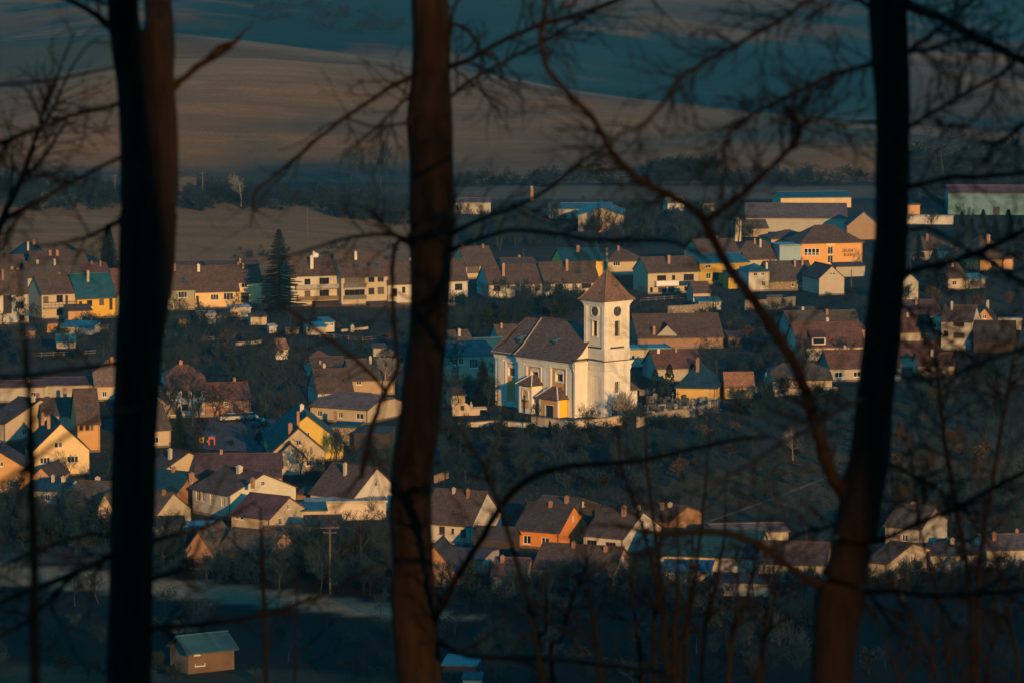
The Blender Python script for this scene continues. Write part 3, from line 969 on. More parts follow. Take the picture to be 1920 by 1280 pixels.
    def balcony(s, rc, out=1.3, rail=1.0, mat=None, solid=True):
        """slab with a railing on the front; rc = photograph rectangle of the railing"""
        a0, b0, a1, b1 = s.px_rect('F', rc)
        mb = MB()
        mb.box(a0, -out, b0 - 0.18, a1, -0.003, b0)
        o = mb.build('balcony', CONC, s.root)
        g = MB()
        m = mat or DARKW
        if solid:
            g.box(a0, -out, b0 + 0.003, a1, -out + 0.06, b1)
            g.box(a0, -out + 0.063, b0 + 0.003, a0 + 0.06, -0.05, b1)
            g.box(a1 - 0.06, -out + 0.063, b0 + 0.003, a1, -0.05, b1)
        else:
            g.box(a0, -out, b1 - 0.07, a1, -out + 0.06, b1)
            g.box(a0, -out, (b0 + b1) / 2, a1, -out + 0.05, (b0 + b1) / 2 + 0.05)
            n = max(2, int((a1 - a0) / 0.9))
            for i in range(n + 1):
                x = a0 + (a1 - a0 - 0.06) * i / n
                g.box(x, -out + 0.004, b0 + 0.003, x + 0.06, -out + 0.056, b1 - 0.073)
        g.build('railing', m, o)

    def porch(s, rc, out=2.5, posts=3, mat=None, name='porch'):
        """lean-to roof on posts in front of the wall; rc = photograph rectangle from roof line to ground"""
        a0, b0, a1, b1 = s.px_rect('F', rc)
        mb = MB()
        mb.slab([(a0, -out, b1 - 0.9), (a1, -out, b1 - 0.9), (a1, -0.01, b1), (a0, -0.01, b1)], 0.12)
        o = mb.build(name, mat or tiles(BROWN), s.root)
        for i in range(posts):
            x = a0 + 0.1 + (a1 - a0 - 0.3) * i / max(1, posts - 1)
            p = MB(); p.box(x, -out + 0.1, b0 - 1.5, x + 0.14, -out + 0.24, b1 - 1.05)
            p.beam((x + 0.07, -out + 0.17, b1 - 1.9), (x + 0.6, -out + 0.17, b1 - 1.06), 0.09)
            p.build('post', WOOD, o)

# ------------------------------------------------------------------ the village, back rows first
BRK = brick(BRICK)
CHW = plaster((0.7, 0.6, 0.48))

# --- farm and works buildings behind the village
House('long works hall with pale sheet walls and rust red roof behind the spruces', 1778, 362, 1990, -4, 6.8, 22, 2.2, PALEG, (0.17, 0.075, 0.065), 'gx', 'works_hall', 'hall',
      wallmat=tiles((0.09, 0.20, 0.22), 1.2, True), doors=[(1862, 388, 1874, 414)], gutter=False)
House('low hall with teal roof and a sunlit timber side above the school', 1464, 371, 1596, 8, 3.6, 13, 2.0, SAND, TEAL, 'gx', 'low_hall', 'hall', wallmat=plaster((0.66, 0.47, 0.26)), roofmat=tiles(TEAL, 0.9, True), gutter=False)
House('long dark barn roof just behind the school', 1398, 408, 1588, -3, 4.2, 16, 4.6, GREY, (0.11, 0.085, 0.085), 'gx', 'long_barn', 'barn', roofmat=tiles((0.11, 0.085, 0.085), 0.5))
House('barn with a warm brick gable beside the right trunk', 1588, 424, 1650, -2, 4.0, 13, 5.0, SAND, BROWN, 'gy', 'brick_barn', 'barn', wallmat=brick((0.48, 0.30, 0.17)))
House('wide sand coloured barn among bare trees behind the dark roofed house', 1084, 404, 1170, -2, 5.0, 26, 2.2, SAND, GREENR, 'gy', 'sand_barn', 'barn', wallmat=plaster((0.42, 0.33, 0.23)), roofmat=tiles((0.05, 0.08, 0.085), 0.8, True))
House('long low teal roofed shed behind the sand coloured barn', 1030, 392, 1150, 3, 3.0, 12, 2.4, GREY, TEAL, 'gx', 'long_shed', 'shed', roofmat=tiles((0.025, 0.10, 0.13), 0.9, True), gutter=False)
House('small pale block house beside the low teal hall', 1318, 381, 1342, 10, 2.9, 5, 0.8, CREAM, BROWN, 'shed', 'block_house', 'shed', gutter=False)
House('white shed with grey roof left of the pale block house', 1252, 380, 1284, 12, 2.6, 6, 1.6, WHITE, (0.16, 0.15, 0.14), 'gx', 'white_shed', 'shed', gutter=False)
House('tan flat roofed hut right of the right trunk', 1702, 385, 1725, 5, 3.0, 6, 0.0, PEACH, BROWN, 'flat', 'tan_hut', 'shed')
House('long low whitewashed wall building in front of the works hall', 1700, 406, 1786, -10, 2.4, 5, 0.0, WHITE, GREY, 'flat', 'low_store', 'shed')
House('dark farm building in the tree belt left of the first field pole', 333, 332, 368, 4, 5.0, 10, 3.0, DARK, DARK, 'gx', 'dark_farmhouse', 'house', wallmat=plaster((0.06, 0.06, 0.06)), gutter=False)
House('long barn with rusty roof behind the middle trunk', 850, 380, 920, 4, 3.4, 14, 3.4, GREY, (0.15, 0.10, 0.09), 'gx', 'rusty_barn', 'barn', gutter=False)
House('tall narrow grey silo house with pointed top beside the ruined barn', 1378, 417, 1390, 20, 5.6, 2.6, 2.0, CREAM, GREY, 'gy', 'silo_house', 'silo', over=0.1, verge=0.1)
House('ruined low barn with pale broken gable below the long dark barn', 1392, 428, 1440, 12, 2.6, 7, 2.8, SAND, OLDR, 'gx', 'ruined_barn', 'barn', gutter=False)

# --- school
s = House('orange school with hipped brown roof and dark lettering', 1502, 455, 1617, 16, 6.4, 12, 4.6, PEACH, BROWN, 'hip', 'school', 'school',
      win=[(1552, 463, 1562, 477), (1552, 479, 1562, 493)], doors=[], over=0.5, wallmat=plaster((0.72, 0.36, 0.12), 0.15))
SCHOOL = s
for i in range(4):
    h = s.px_rect('F', (1508 + i * 7.1, 466, 1514.4 + i * 7.1, 479))
    a0, b0, a1, b1 = h
    mb = MB()
    for (x0, z0, x1, z1) in ((a0 - 0.06, b0, a1 + 0.06, b0 + 0.12), (a0 - 0.06, b1 - 0.1, a1 + 0.06, b1), (a0 - 0.06, b0 + 0.12, a0 + 0.05, b1 - 0.1), (a1 - 0.05, b0 + 0.12, a1 + 0.06, b1 - 0.1), (a0 + 0.05, b0 + 0.55, a1 - 0.05, b0 + 0.67)):
        mb.box(x0, -0.06, z0, x1, -0.003, z1)
    f = mb.build('window', W_FRAME, s.root)
    p = MB(); p.poly([(a0 + 0.05, -0.02, b0 + 0.12), (a1 - 0.05, -0.02, b0 + 0.12), (a1 - 0.05, -0.02, b1 - 0.1), (a0 + 0.05, -0.02, b1 - 0.1)]); p.build('pane', GLASS, f)
# paler projecting bay round the stair window
h = s.px_rect('F', (1548, 451, 1566, 461))
mb = MB(); mb.box(h[0], -0.25, h[1], h[2], -0.003, s.wh - 0.03); mb.build('lintel_bay', plaster((0.78, 0.55, 0.24), 0.1), s.root)
for txt, rc in (('ZÁKLADNÍ', (1578, 467, 1600, 472.5)), ('ŠKOLA', (1581, 475, 1596, 480.5))):
    h = s.px_rect('F', rc)
    cu = bpy.data.curves.new('lettering', 'FONT')
    cu.body = txt; cu.shear = 0.2; cu.extrude = 0.02; cu.align_x = 'CENTER'; cu.size = (h[3] - h[1]) * 1.45; cu.offset = 0.015
    o = bpy.data.objects.new('lettering', cu); COL.objects.link(o); o.parent = s.root
    o.location = ((h[0] + h[2]) / 2, -0.03, h[1]); o.rotation_euler = (math.pi / 2, 0, 0)
    o.data.materials.append(plain('dark_paint', (0.02, 0.015, 0.012), 0.6))
    o['label'] = 'dark slanted letters reading ' + txt
    bpy.context.view_layer.update()
    if o.dimensions.x > 0.01: o.scale.x = (h[2] - h[0]) / o.dimensions.x
    me = bpy.data.meshes.new_from_object(o.evaluated_get(bpy.context.evaluated_depsgraph_get()))
    o2 = bpy.data.objects.new('lettering', me); COL.objects.link(o2); o2.parent = s.root
    o2.location, o2.rotation_euler, o2.scale = o.location, o.rotation_euler, o.scale
    o2['label'] = o['label']
    bpy.data.objects.remove(o)
    o2.name = 'lettering'
House('flat roofed glazed wing of bluish panels joined to the school', 1462, 462, 1502, 14, 6.0, 10, 0.0, (0.32, 0.42, 0.44), TEAL, 'flat', 'school_wing', 'school wing', roofmat=tiles((0.16, 0.24, 0.27), 1.5, True))
House('brown hipped roof wing behind the orange school front', 1446, 448, 1530, 14, 5.6, 11, 3.6, PEACH, BROWN, 'hip', 'school_annex', 'school wing')
House('brown roofed porch block below the school lettering', 1568, 500, 1622, 14, 2.8, 4, 0.6, GREY, BROWN, 'shed', 'school_porch', 'porch', gutter=False)

# --- right of the right trunk, upper
House('orange walled house with broad hipped roof right of the right trunk', 1838, 486, 1900, 22, 3.2, 16, 5.4, PEACH, BROWN, 'hip', win=[(1858, 489, 1867, 500)], hipk=0.42)
House('low brown hipped roof half hidden by trees beside the right trunk', 1712, 470, 1800, 20, 3.0, 12, 4.2, GREY, BROWN, 'hip')
s = House('small sunlit cottage with teal lean to under brown roof', 1778, 521, 1812, 24, 3.2, 9, 3.6, CREAM, BROWN, 'gx', win=[(1786, 526, 1794, 535)])
House('small teal roofed lean to beside the sunlit cottage', 1810, 523, 1848, 20, 2.6, 4, 0.8, GREY, TEAL, 'shed', 'lean_to', 'shed', roofmat=tiles((0.06, 0.22, 0.28), 0.8, True), gutter=False)
House('rough grey gable house just right of the right trunk', 1690, 530, 1722, 25, 5.0, 9, 4.0, GREY, BROWN, 'gy', win=[(1697, 536, 1706, 546)])
s = House('white two storey house with orange gable under a brown roof on the right', 1765, 601, 1823, -16, 6.4, 10.5, 4.2, WHITE, BROWN, 'gx',
      win=[(1787, 602.5, 1808, 612), (1788, 624, 1808, 633), (1770, 620, 1778, 630)], frame=D_FRAME)
House('orange gabled wing behind the white two storey house', 1824, 604, 1868, -8, 5.0, 12, 4.2, PEACH, DARK, 'gy')
House('dark roofed barn right of the orange gable', 1826, 640, 1905, -5, 2.4, 11, 5.0, DARK, DARK, 'gx', 'dark_barn', 'barn', gutter=False)
House('low sunlit wall building at the right edge beyond the dark barn', 1868, 600, 1915, -4, 2.2, 4, 0.0, CREAM, GREY, 'flat', 'low_outbuilding', 'shed')
House('purplish roofed house right of the right trunk above the red roofs', 1690, 592, 1768, 14, 4.0, 11, 4.2, GREY, PURP, 'gx')
House('red roofed house lower right of the right trunk', 1688, 622, 1752, 10, 3.0, 10, 4.2, GREY, RED, 'gx')
House('long red roof behind bare twigs right of the right trunk', 1686, 668, 1764, 4, 2.6, 10, 4.0, CREAM, RED, 'gx', win=[(1699, 664, 1706, 672)])
House('red roof with small white gable beside the hanging catkins', 1722, 684, 1790, 2, 2.4, 8, 3.4, CREAM, RED, 'gx', win=[(1740, 690, 1748, 698)])

# --- upper right, left of the right trunk
House('brown roofed house with blue shaded gable behind the ochre house', 1312, 474, 1388, 22, 4.4, 10, 4.0, CREAM, BROWN, 'gx')
House('long brown half hipped roof over a cream wall before the school wing', 1398, 486, 1466, 20, 2.6, 11, 4.6, CREAM, BROWN, 'hh', win=[(1442, 486, 1447, 490), (1449, 486, 1454, 490)], hipk=0.5)
s = House('cream house with white balcony box and blue awning right of the church tower', 1215, 511, 1312, 20, 5.6, 10, 4.0, CREAM, BROWN, 'gx',
      win=[(1232, 516.5, 1249, 526), (1260, 516, 1266, 525), (1282, 514, 1301, 526), (1219, 539, 1224, 548), (1253, 538, 1264, 548), (1283, 537, 1296, 545)],
      doors=[(1234, 539, 1250, 555)], frame=D_FRAME, chim=[(1253.5, 494, 479, 5)])
s.balcony((1227, 526, 1269, 535), 1.4, mat=plain('balcony_panel', (0.78, 0.74, 0.68), 0.6))
h = s.px_rect('F', (1269, 527, 1303, 534))
mb = MB(); mb.slab([(h[0], -1.2, h[1]), (h[2], -1.2, h[1]), (h[2], -0.01, h[3]), (h[0], -0.01, h[3])], 0.05); mb.build('awning', plain('awning_cloth', (0.015, 0.05, 0.10), 0.8), s.root)
s = House('ochre two storey house with flat pitched teal roof behind the dark branch', 1312, 494, 1405, 18, 5.6, 8, 1.6, OCHRE, TEAL, 'shed',
      win=[(1323, 496.5, 1333, 503), (1324, 512, 1333, 523), (1363, 499, 1374, 509), (1386, 498, 1394, 506)], doors=[(1337, 511, 1347, 527)], roofmat=tiles((0.02, 0.12, 0.16), 0.7, True))
House('ochre single storey porch wing with slate blue roof', 1366, 520, 1412, 18, 3.0, 4, 1.2, OCHRE, TEAL, 'shed', 'porch_wing', 'house', win=[(1388, 523, 1394, 539), (1397, 522, 1403, 532), (1376, 523, 1384, 533)], roofmat=tiles((0.05, 0.11, 0.13), 0.7, True))
House('narrow white two storey house with teal roof beside the ochre house', 1404, 509, 1443, 18, 5.2, 7, 1.6, WHITE, TEAL, 'hip',
      win=[(1413, 511, 1420, 517.5), (1427, 510.5, 1434, 517), (1428, 527, 1435, 537)], roofmat=tiles((0.02, 0.12, 0.17), 0.7, True), chim=[(1437, 503, 493, 4, CHW)])
House('old farmhouse with huge sagging brown roof and patched sandy wall', 1444, 527, 1528, 12, 2.6, 13, 5.2, SAND, OLDR, 'gx', wallmat=stone((0.50, 0.38, 0.24)), chim=[(1490, 500, 487, 4), (1504, 497, 483, 4)], win=[(1484, 531, 1489, 538), (1500, 530, 1506, 537)])
House('sandy gable end with two tiny windows beside the old farmhouse', 1536, 522, 1583, 18, 4.4, 11, 4.0, SAND, BROWN, 'gy', wallmat=plaster((0.48, 0.40, 0.31)), win=[(1556.5, 511, 1560.5, 516), (1562, 511, 1566, 516)], chim=[(1537, 514, 499, 4)])
House('low lean to roof in front of the sandy gable', 1530, 536, 1572, 14, 2.2, 4.5, 2.0, SAND, BROWN, 'shed', 'lean_to', 'shed', gutter=False)
House('small brown roofed garden pavilion below the cream balcony house', 1300, 548, 1332, 16, 2.4, 5, 2.0, CREAM, BROWN, 'gx', 'garden_pavilion', 'shed', gutter=False)
s = House('glazed garden shed with teal roof left of the rubble terrace wall', 1310, 566, 1352, 12, 2.0, 4, 0.7, GREY, TEAL, 'shed', 'garden_shed', 'shed', win=[(1313, 567, 1321, 575), (1330, 567, 1340, 575), (1343, 566, 1349, 574)], roofmat=tiles((0.05, 0.12, 0.12), 0.6, True), gutter=False)
# big roofs behind the tower, right
s = House('large brown roof with grey dormer gable right of the church tower', 1196, 633, 1356, 9, 2.6, 13, 4.6, BRICK, BROWN, 'gx', wallmat=brick((0.40, 0.22, 0.12)), win=[(1321, 627, 1327, 632)], chim=[(1226, 627, 612, 5)])
House('cross gable with pale grey boarded face on the large brown roof', 1226, 634, 1276, 8, 2.4, 7, 3.2, GREY, DARK, 'gy', 'dormer_house', 'house', win=[(1232, 636, 1239, 641), (1251, 635, 1258, 640)], wallmat=plaster((0.36, 0.34, 0.30)))
House('cream flat roofed building with blue rim right of the tower', 1176, 656, 1258, 10, 3.6, 8, 0.0, CREAM, TEAL, 'flat', 'flat_house', 'house', win=[(1184, 666, 1190, 677), (1193, 666, 1200, 676)], roofmat=tiles((0.05, 0.18, 0.22), 1.0, True))
House('red brown roofed house with grey shaded gable below the cream flat roof', 1231, 690, 1318, 14, 3.0, 10, 4.4, GREY, RED, 'gx', chim=[(1234, 662, 654, 5, CHW), (1267, 660, 650, 4)])
House('dark blue roofed bungalow with yellow walls behind thuja columns', 1268, 724, 1342, -10, 2.8, 11, 4.6, YELLOW, NAVY, 'hip', roofmat=tiles((0.012, 0.045, 0.075), 0.5), win=[(1320, 722, 1328, 730)])
House('small chapel of rest with tan tiled roof and yellow wall by the graves', 1359, 724, 1415, 3, 2.4, 5.5, 3.4, YELLOW, (0.27, 0.13, 0.075), 'gx', 'mortuary', 'chapel', verge=0.1, over=0.3)
s = House('red brown roofed house with white dormer left of the right trunk', 1496, 650, 1622, 9, 3.4, 12, 4.8, CREAM, RED, 'gx', wallmat=plaster((0.55, 0.47, 0.36)))
p, n = s.slope_hit(1532, 636)
mb = MB(); mb.box(p.x - 1.5, p.y - 1.6, p.z - 1.0, p.x + 1.5, p.y + 1.8, p.z + 0.55); dm = mb.build('dormer', plaster((0.62, 0.58, 0.5)), s.roof)
mb = MB(); mb.slab([(p.x - 1.7, p.y - 1.9, p.z + 0.66), (p.x + 1.7, p.y - 1.9, p.z + 0.66), (p.x + 1.7, p.y + 2.2, p.z + 1.75), (p.x - 1.7, p.y + 2.2, p.z + 1.75)], 0.1, [(0, 0), (3.4, 0), (3.4, 4), (0, 4)]); mb.build('dormer_roof', s.rm, dm)
mb = MB(); mb.box(p.x - 1.2, p.y - 1.66, p.z - 0.75, p.x + 1.2, p.y - 1.603, p.z + 0.35); mb.build('pane', GLASS, dm)
House('long old brown roof above the red roof with dormer', 1480, 612, 1612, 9, 2.8, 10, 4.6, GREY, OLDR, 'gx')
House('low red roof with pointed pale gable beside the right trunk', 1556, 690, 1690, 9, 2.8, 10, 4.6, GREY, RED, 'gx', sky=[(1588, 668, 1592, 676)])
House('old low brown barn roof over a hedge left of the right trunk', 1450, 712, 1560, 6, 2.2, 11, 4.8, SAND, OLDR, 'hh', wallmat=plaster((0.45, 0.36, 0.25)), name='old_barn', cat='barn', gutter=False)
House('lone yellowish cottage corner between the two red roofs by the right trunk', 1600, 617, 1622, 9, 2.6, 4, 1.0, PEACH, BROWN, 'shed', 'cottage_wing', 'house', gutter=False)

# --- row behind the church
House('white two storey house end right of the middle trunk', 826, 526, 877, 18, 6.4, 10, 4.2, WHITE, BROWN, 'gx', win=[(853, 532, 867, 544), (853, 555, 867, 567)], frame=D_FRAME)
House('brown roofed house with long window strip above the white house end', 874, 498, 930, 22, 3.6, 11, 4.4, CREAM, BROWN, 'gx', win=[(875.5, 500, 899, 512)], frame=D_FRAME)
House('brown roof with white wall and blue shaded gable behind bare bushes', 916, 533, 1021, 16, 3.6, 11, 4.8, WHITE, BROWN, 'gx', win=[(926, 535.5, 938, 546), (951, 535, 956, 540), (977, 533, 985, 546), (1003, 533, 1012, 545)], chim=[(943.5, 517, 494, 5)], frame=D_FRAME)
s = House('white walled terrace house with porch just left of the church tower', 1022, 531, 1124, 16, 3.6, 11, 4.8, WHITE, BROWN, 'gx', win=[(1041, 533, 1056, 543.5), (1073, 531, 1081, 541.5), (1091, 530, 1109, 540.5)], chim=[(1062.5, 507, 487, 5)], sky=[(1077, 507, 1090, 515), (1041, 511, 1046, 515)], frame=D_FRAME)
s.porch((1040, 545, 1078, 570), 2.4, 3)
House('long brown roof ridge behind the white terrace', 945, 497, 1014, 16, 3.6, 9, 3.4, GREY, BROWN, 'gx')
House('yellow house with dark teal roof behind the white terrace', 1056, 490, 1131, 16, 6.0, 10, 4.0, (0.78, 0.48, 0.12), TEAL, 'gx', win=[(1109, 489, 1117.5, 499)], frame=D_FRAME, roofmat=tiles((0.008, 0.055, 0.08), 0.5), chim=[(1083, 472, 461, 6)])
House('brown hipped roof house with pale upper wall behind the tower cross', 1138, 490, 1212, 18, 4.0, 11, 4.2, CREAM, BROWN, 'hip', win=[(1150, 491, 1163, 499)])

# --- long row above the gardens, left half
s = House('tall white gable ended house with glazed stair at the left edge', -8, 551, 53, 24, 7.2, 9, 4.6, WHITE, BROWN, 'gx', win=[(29, 546, 44, 556), (30, 566, 44, 578), (36, 591, 46, 601), (6, 551, 22, 588)], frame=D_FRAME)
s = House('brown roofed house with long wooden balcony left of the teal roof', 78, 551, 143, 26, 6.2, 10, 4.2, CREAM, BROWN, 'gx', win=[(81, 556, 91, 568), (106, 553.5, 118, 567), (106, 580, 118, 591)], doors=[(122.5, 554, 127.5, 573)], frame=D_FRAME)
s.balcony((80, 565, 143, 576), 1.3, mat=DARKW, solid=False)
House('orange yellow house with dark teal roof left of the left trunk', 145, 559, 218, 26, 5.0, 10, 5.0, GOLD, TEAL, 'gx', win=[(148, 565, 154, 574), (163, 563, 173, 574), (186, 561, 195, 572)], doors=[(205, 559, 211, 581)], frame=D_FRAME, roofmat=tiles((0.01, 0.075, 0.10), 0.6, True), sky=[(160, 538, 173, 544)])
House('brown roofed house mostly hidden behind the left trunk', 219, 551, 300, 24, 5.6, 10, 4.8, CREAM, RED, 'gx')
s = House('olive walled house with white windows right of the left trunk', 300, 543, 366, 16, 5.2, 10, 4.6, OLIVE, BROWN, 'gx', win=[(316, 549, 321.5, 561), (334, 546.5, 351, 558.5), (321, 572, 326, 579)], sky=[(340, 520, 347, 529)])
s.balcony((336, 561, 366, 571), 1.6, mat=plaster((0.40, 0.28, 0.18)))
House('long yellow single storey house with two triple windows', 366, 546, 448, 16, 4.4, 10, 5.0, (0.78, 0.53, 0.25), BROWN, 'gx', win=[(395, 552, 410, 563), (419, 549, 437.5, 562)], doors=[(367.5, 555, 373, 571)], chim=[(372, 508, 496, 5, CHW)])
House('narrow yellow house with garage door left of the tall spruce', 446, 529, 492, 16, 5.6, 10, 4.2, (0.76, 0.54, 0.28), BROWN, 'gx', win=[(453, 529.5, 464, 539)], doors=[(452, 550, 467, 570)])
House('long low brown ridge behind the yellow houses', 330, 502, 486, 14, 3.0, 9, 3.0, GREY, BROWN, 'gx', chim=[(450, 494, 485, 4)])
s = House('white and yellow house with two long balconies right of the tall spruce', 545, 517, 635, 20, 7.6, 10, 4.6, WHITE, BROWN, 'gx', win=[(571, 523, 582, 534), (599, 521, 617, 534), (571, 545, 582, 557), (599, 543.5, 617, 556)], frame=D_FRAME, chim=[(584, 503, 480, 6, CHW), (588, 482, 472, 4, CHW)])
s.balcony((553, 532.5, 635, 540), 1.3, mat=CONC)
s.balcony((556, 554.5, 635, 562), 1.3, mat=WOOD)
pl = s.px_rect('F', (551, 545, 635, 546))
mb = MB(); mb.box(0.02, -0.03, pl[1] - 1.9, s.L - 0.02, -0.004, pl[1] + 0.05)
s.porch((585, 564, 660, 586), 3.0, 5)
s = House('cream three storey house with recessed balconies and skylights', 640, 519, 728, 22, 7.2, 10.5, 4.8, CREAM, BROWN, 'gx',
      win=[(691, 517.5, 702, 529), (708, 516, 719.5, 528), (691, 540, 702, 552), (708, 538.5, 720, 551), (646, 520, 684, 531), (646, 543, 684, 554)], frame=D_FRAME,
      chim=[(666.5, 486, 472, 5, CHW)], sky=[(638, 498, 646, 504), (660, 495, 666, 503), (667, 495, 673, 503), (687, 494, 694, 502), (701, 493, 709, 501)])
s.balcony((644, 530.5, 686, 539), 0.5, mat=plain('balcony_slate', (0.13, 0.12, 0.10), 0.7))
s.balcony((644, 554, 686, 561), 0.5, mat=plain('balcony_slate', (0.13, 0.12, 0.10), 0.7))
s.porch((686, 564, 740, 592), 3.2, 3)
House('pale house with brown roof touching the middle trunk', 728, 532, 800, 20, 5.2, 10, 4.6, WHITE, BROWN, 'gx', win=[(737, 541, 744.5, 556), (754, 538, 760, 549)], frame=D_FRAME)
# upper left cluster
House('dark blue hipped roof at the upper left by the ploughed field', 10, 496, 108, 12, 3.4, 14, 5.0, DARK, NAVY, 'hip', roofmat=tiles((0.006, 0.035, 0.06), 0.5), hipk=0.4)
House('brown roof with twin stub chimneys below the dark blue roof', 62, 503, 165, 16, 3.4, 12, 4.6, GREY, BROWN, 'gx', chim=[(94, 479, 470, 5), (107, 479, 469, 5)])
House('large grey brown roof above the wooden balcony house', 52, 520, 155, 18, 3.2, 10, 4.6, GREY, OLDR, 'gx')
House('red brown roof right of the grey brown roof by the spruce', 150, 512, 205, 18, 3.2, 10, 4.0, GREY, RED, 'gx')
House('brown roof at the far left edge above the white gable house', -40, 515, 50, 16, 3.4, 11, 4.8, GREY, BROWN, 'gx', chim=[(22, 509, 500, 5), (33, 512, 503, 5)])

# --- gardens between
House('tiny whitewashed hut with tan roof in the allotment', 517, 653, 540, 22, 2.4, 4.5, 2.4, WHITE, (0.27, 0.14, 0.085), 'gx', 'garden_hut', 'shed', gutter=False, doors=[(524, 653, 532, 661)])
s = House('timber greenhouse with white gridded front and teal lid', 608, 604, 627, 20, 2.3, 5, 0.5, WHITE, TEAL, 'shed', 'greenhouse', 'greenhouse', win=[(610, 606, 617, 612), (619, 605, 626, 611)], roofmat=tiles((0.05, 0.14, 0.14), 0.6, True), gutter=False)
House('low shed with bright blue roof beside the greenhouse', 575, 613, 611, 14, 1.9, 4, 0.6, GREY, TEAL, 'shed', 'blue_roof_shed', 'shed', roofmat=tiles((0.02, 0.16, 0.26), 0.6, True), gutter=False)
House('flat shed with long teal roof under the wooden balcony house', 112, 612, 172, -12, 1.8, 6, 0.7, GREY, TEAL, 'shed', 'teal_roof_shed', 'shed', roofmat=tiles((0.02, 0.13, 0.17), 0.6, True), gutter=False)
House('low teal tarpaulin roofed shed in the gardens far left', 106, 640, 142, 8, 1.6, 5, 1.2, GREY, TEAL, 'gx', 'tarpaulin_shed', 'shed', roofmat=tiles((0.02, 0.14, 0.18), 0.6, True), gutter=False)
House('brown lean to beside the orange yellow house', 128, 583, 172, 20, 3.0, 4, 0.9, PEACH, BROWN, 'shed', 'lean_to', 'shed', gutter=False)
House('cluttered white garden shed right of the left trunk', 372, 590, 405, 12, 2.4, 4, 0.4, WHITE, GREY, 'shed', 'garden_shed', 'shed', win=[(376, 591, 384, 597), (390, 590, 400, 596)], gutter=False)
House('pale canopy shed below the narrow yellow house', 432, 578, 470, 14, 2.8, 4, 0.3, CREAM, GREY, 'shed', 'canopy_shed', 'shed', gutter=False)
House('small white playhouse standing alone on the lawn', 658, 613, 664, 10, 1.2, 1.2, 0.3, WHITE, WHITE, 'gy', 'playhouse', 'playhouse', gutter=False, over=0.08, verge=0.08)

# --- left of the church
House('brown roof beside the middle trunk left of the church', 818, 652, 892, 22, 3.0, 10, 4.4, GREY, OLDR, 'gx')
s = House('house with flat purplish roof and sunlit window bays left of the church', 838, 668, 934, 14, 5.0, 12, 1.6, CREAM, PURP, 'shed', win=[(846, 672, 856, 684), (860, 671, 870, 683), (880, 672, 896, 690)], roofmat=tiles((0.15, 0.10, 0.095), 0.5), wallmat=plaster((0.5, 0.38, 0.26)))
House('small brown gable roof peeping over the church chancel', 935, 636, 975, 14, 2.4, 8, 3.4, GREY, OLDR, 'gx', chim=[(940, 615, 606, 4)])
House('low teal roof between the purplish roof and the chancel', 896, 652, 950, 16, 2.2, 7, 1.6, WHITE, TEAL, 'gx', 'teal_outbuilding', 'shed', roofmat=tiles((0.03, 0.10, 0.12), 0.7, True), gutter=False)

# --- middle left
House('white two storey house with hipped red brown roof right of the left trunk', 313, 730, 386, 12, 5.4, 11, 4.4, WHITE, RED, 'hh', win=[(318.5, 734, 331, 747), (341, 731, 353, 745), (366, 729, 377.5, 743), (319, 757, 333, 776), (341, 757, 353, 769), (366, 755, 378, 769)], frame=D_FRAME, chim=[(339, 684, 676, 6)], hipk=0.5)
House('low red brown row house between the white house and the square', 385, 750, 470, 14, 3.2, 9, 3.6, (0.36, 0.19, 0.12), RED, 'gx', win=[(397, 754, 406, 763), (420, 753, 428, 762)])
House('brown roof with pale gable half behind the left trunk', 240, 755, 312, -6, 3.2, 10, 4.4, CREAM, BROWN, 'gy')
House('brown roofed cottage right of the left trunk above the conifer', 262, 806, 320, 24, 3.4, 10, 5.2, CREAM, OLDR, 'gx')
House('broad tan tiled roof left of the left trunk below the gardens', 178, 722, 260, 10, 3.2, 12, 5.0, CREAM, (0.20, 0.125, 0.085), 'hh')
House('purple tiled roof crossing in front of the tan tiled roof', 84, 722, 192, 8, 3.0, 9, 3.6, GREY, PURP, 'gx', chim=[(121, 738, 728, 6)])
House('dark red roof at the far left below the gardens', 0, 726, 84, 10, 3.0, 9, 3.6, GREY, RED, 'gx')
House('brown roofed house with orange balcony wall left of the left trunk', 145, 792, 187, 14, 5.4, 9, 5.0, PEACH, BROWN, 'gx', win=[(149, 794, 156, 806), (160, 792, 168, 806), (170, 792, 175, 805)], frame=D_FRAME, sky=[(158, 760, 166, 765)])
House('brown roof with brick chimney behind the cream gable', 78, 778, 150, 12, 4.6, 9, 4.4, CREAM, BROWN, 'gx', chim=[(122, 742, 728, 6), (62, 758, 742, 8, CHW), (142, 776, 759, 9, CHW)], sky=[(84, 744, 93, 748)])
House('long cream gable wall with dark roof at the left edge', -30, 788, 10, -40, 3.6, 17, 6.2, CREAM, DARK, 'gx', sky=[(8, 762, 15, 766), (19, 766, 26, 770)])
s = House('yellow front gable house with half hipped dark roof and three windows', 62, 845, 167, 14, 4.6, 12, 5.6, (0.76, 0.55, 0.28), DARK, 'gy', win=[(102, 829, 109, 839), (110, 828.5, 117, 838.5), (75, 857, 94, 869), (126, 854, 147, 866.5)], chim=[(80, 788, 774, 6), (91, 795, 780, 6)])
House('sunlit orange gable house at the left edge below the yellow gable', -55, 884, 58, 6, 3.6, 12, 5.6, PEACH, DARK, 'gy')
House('small brick gable shed at the foot of the yellow gable', 60, 893, 96, -14, 2.6, 8, 2.6, (0.5, 0.28, 0.15), DARK, 'gy', 'brick_shed', 'shed')
House('dark teal roof among twigs at the lower left', 62, 918, 120, -16, 2.6, 9, 3.6, GREY, TEAL, 'gx', roofmat=tiles((0.012, 0.05, 0.07), 0.5))
House('brown roofed house behind twigs left of the left trunk', 125, 938, 200, -18, 3.2, 10, 4.4, CREAM, OLDR, 'gx', sky=[(150, 910, 158, 915)])
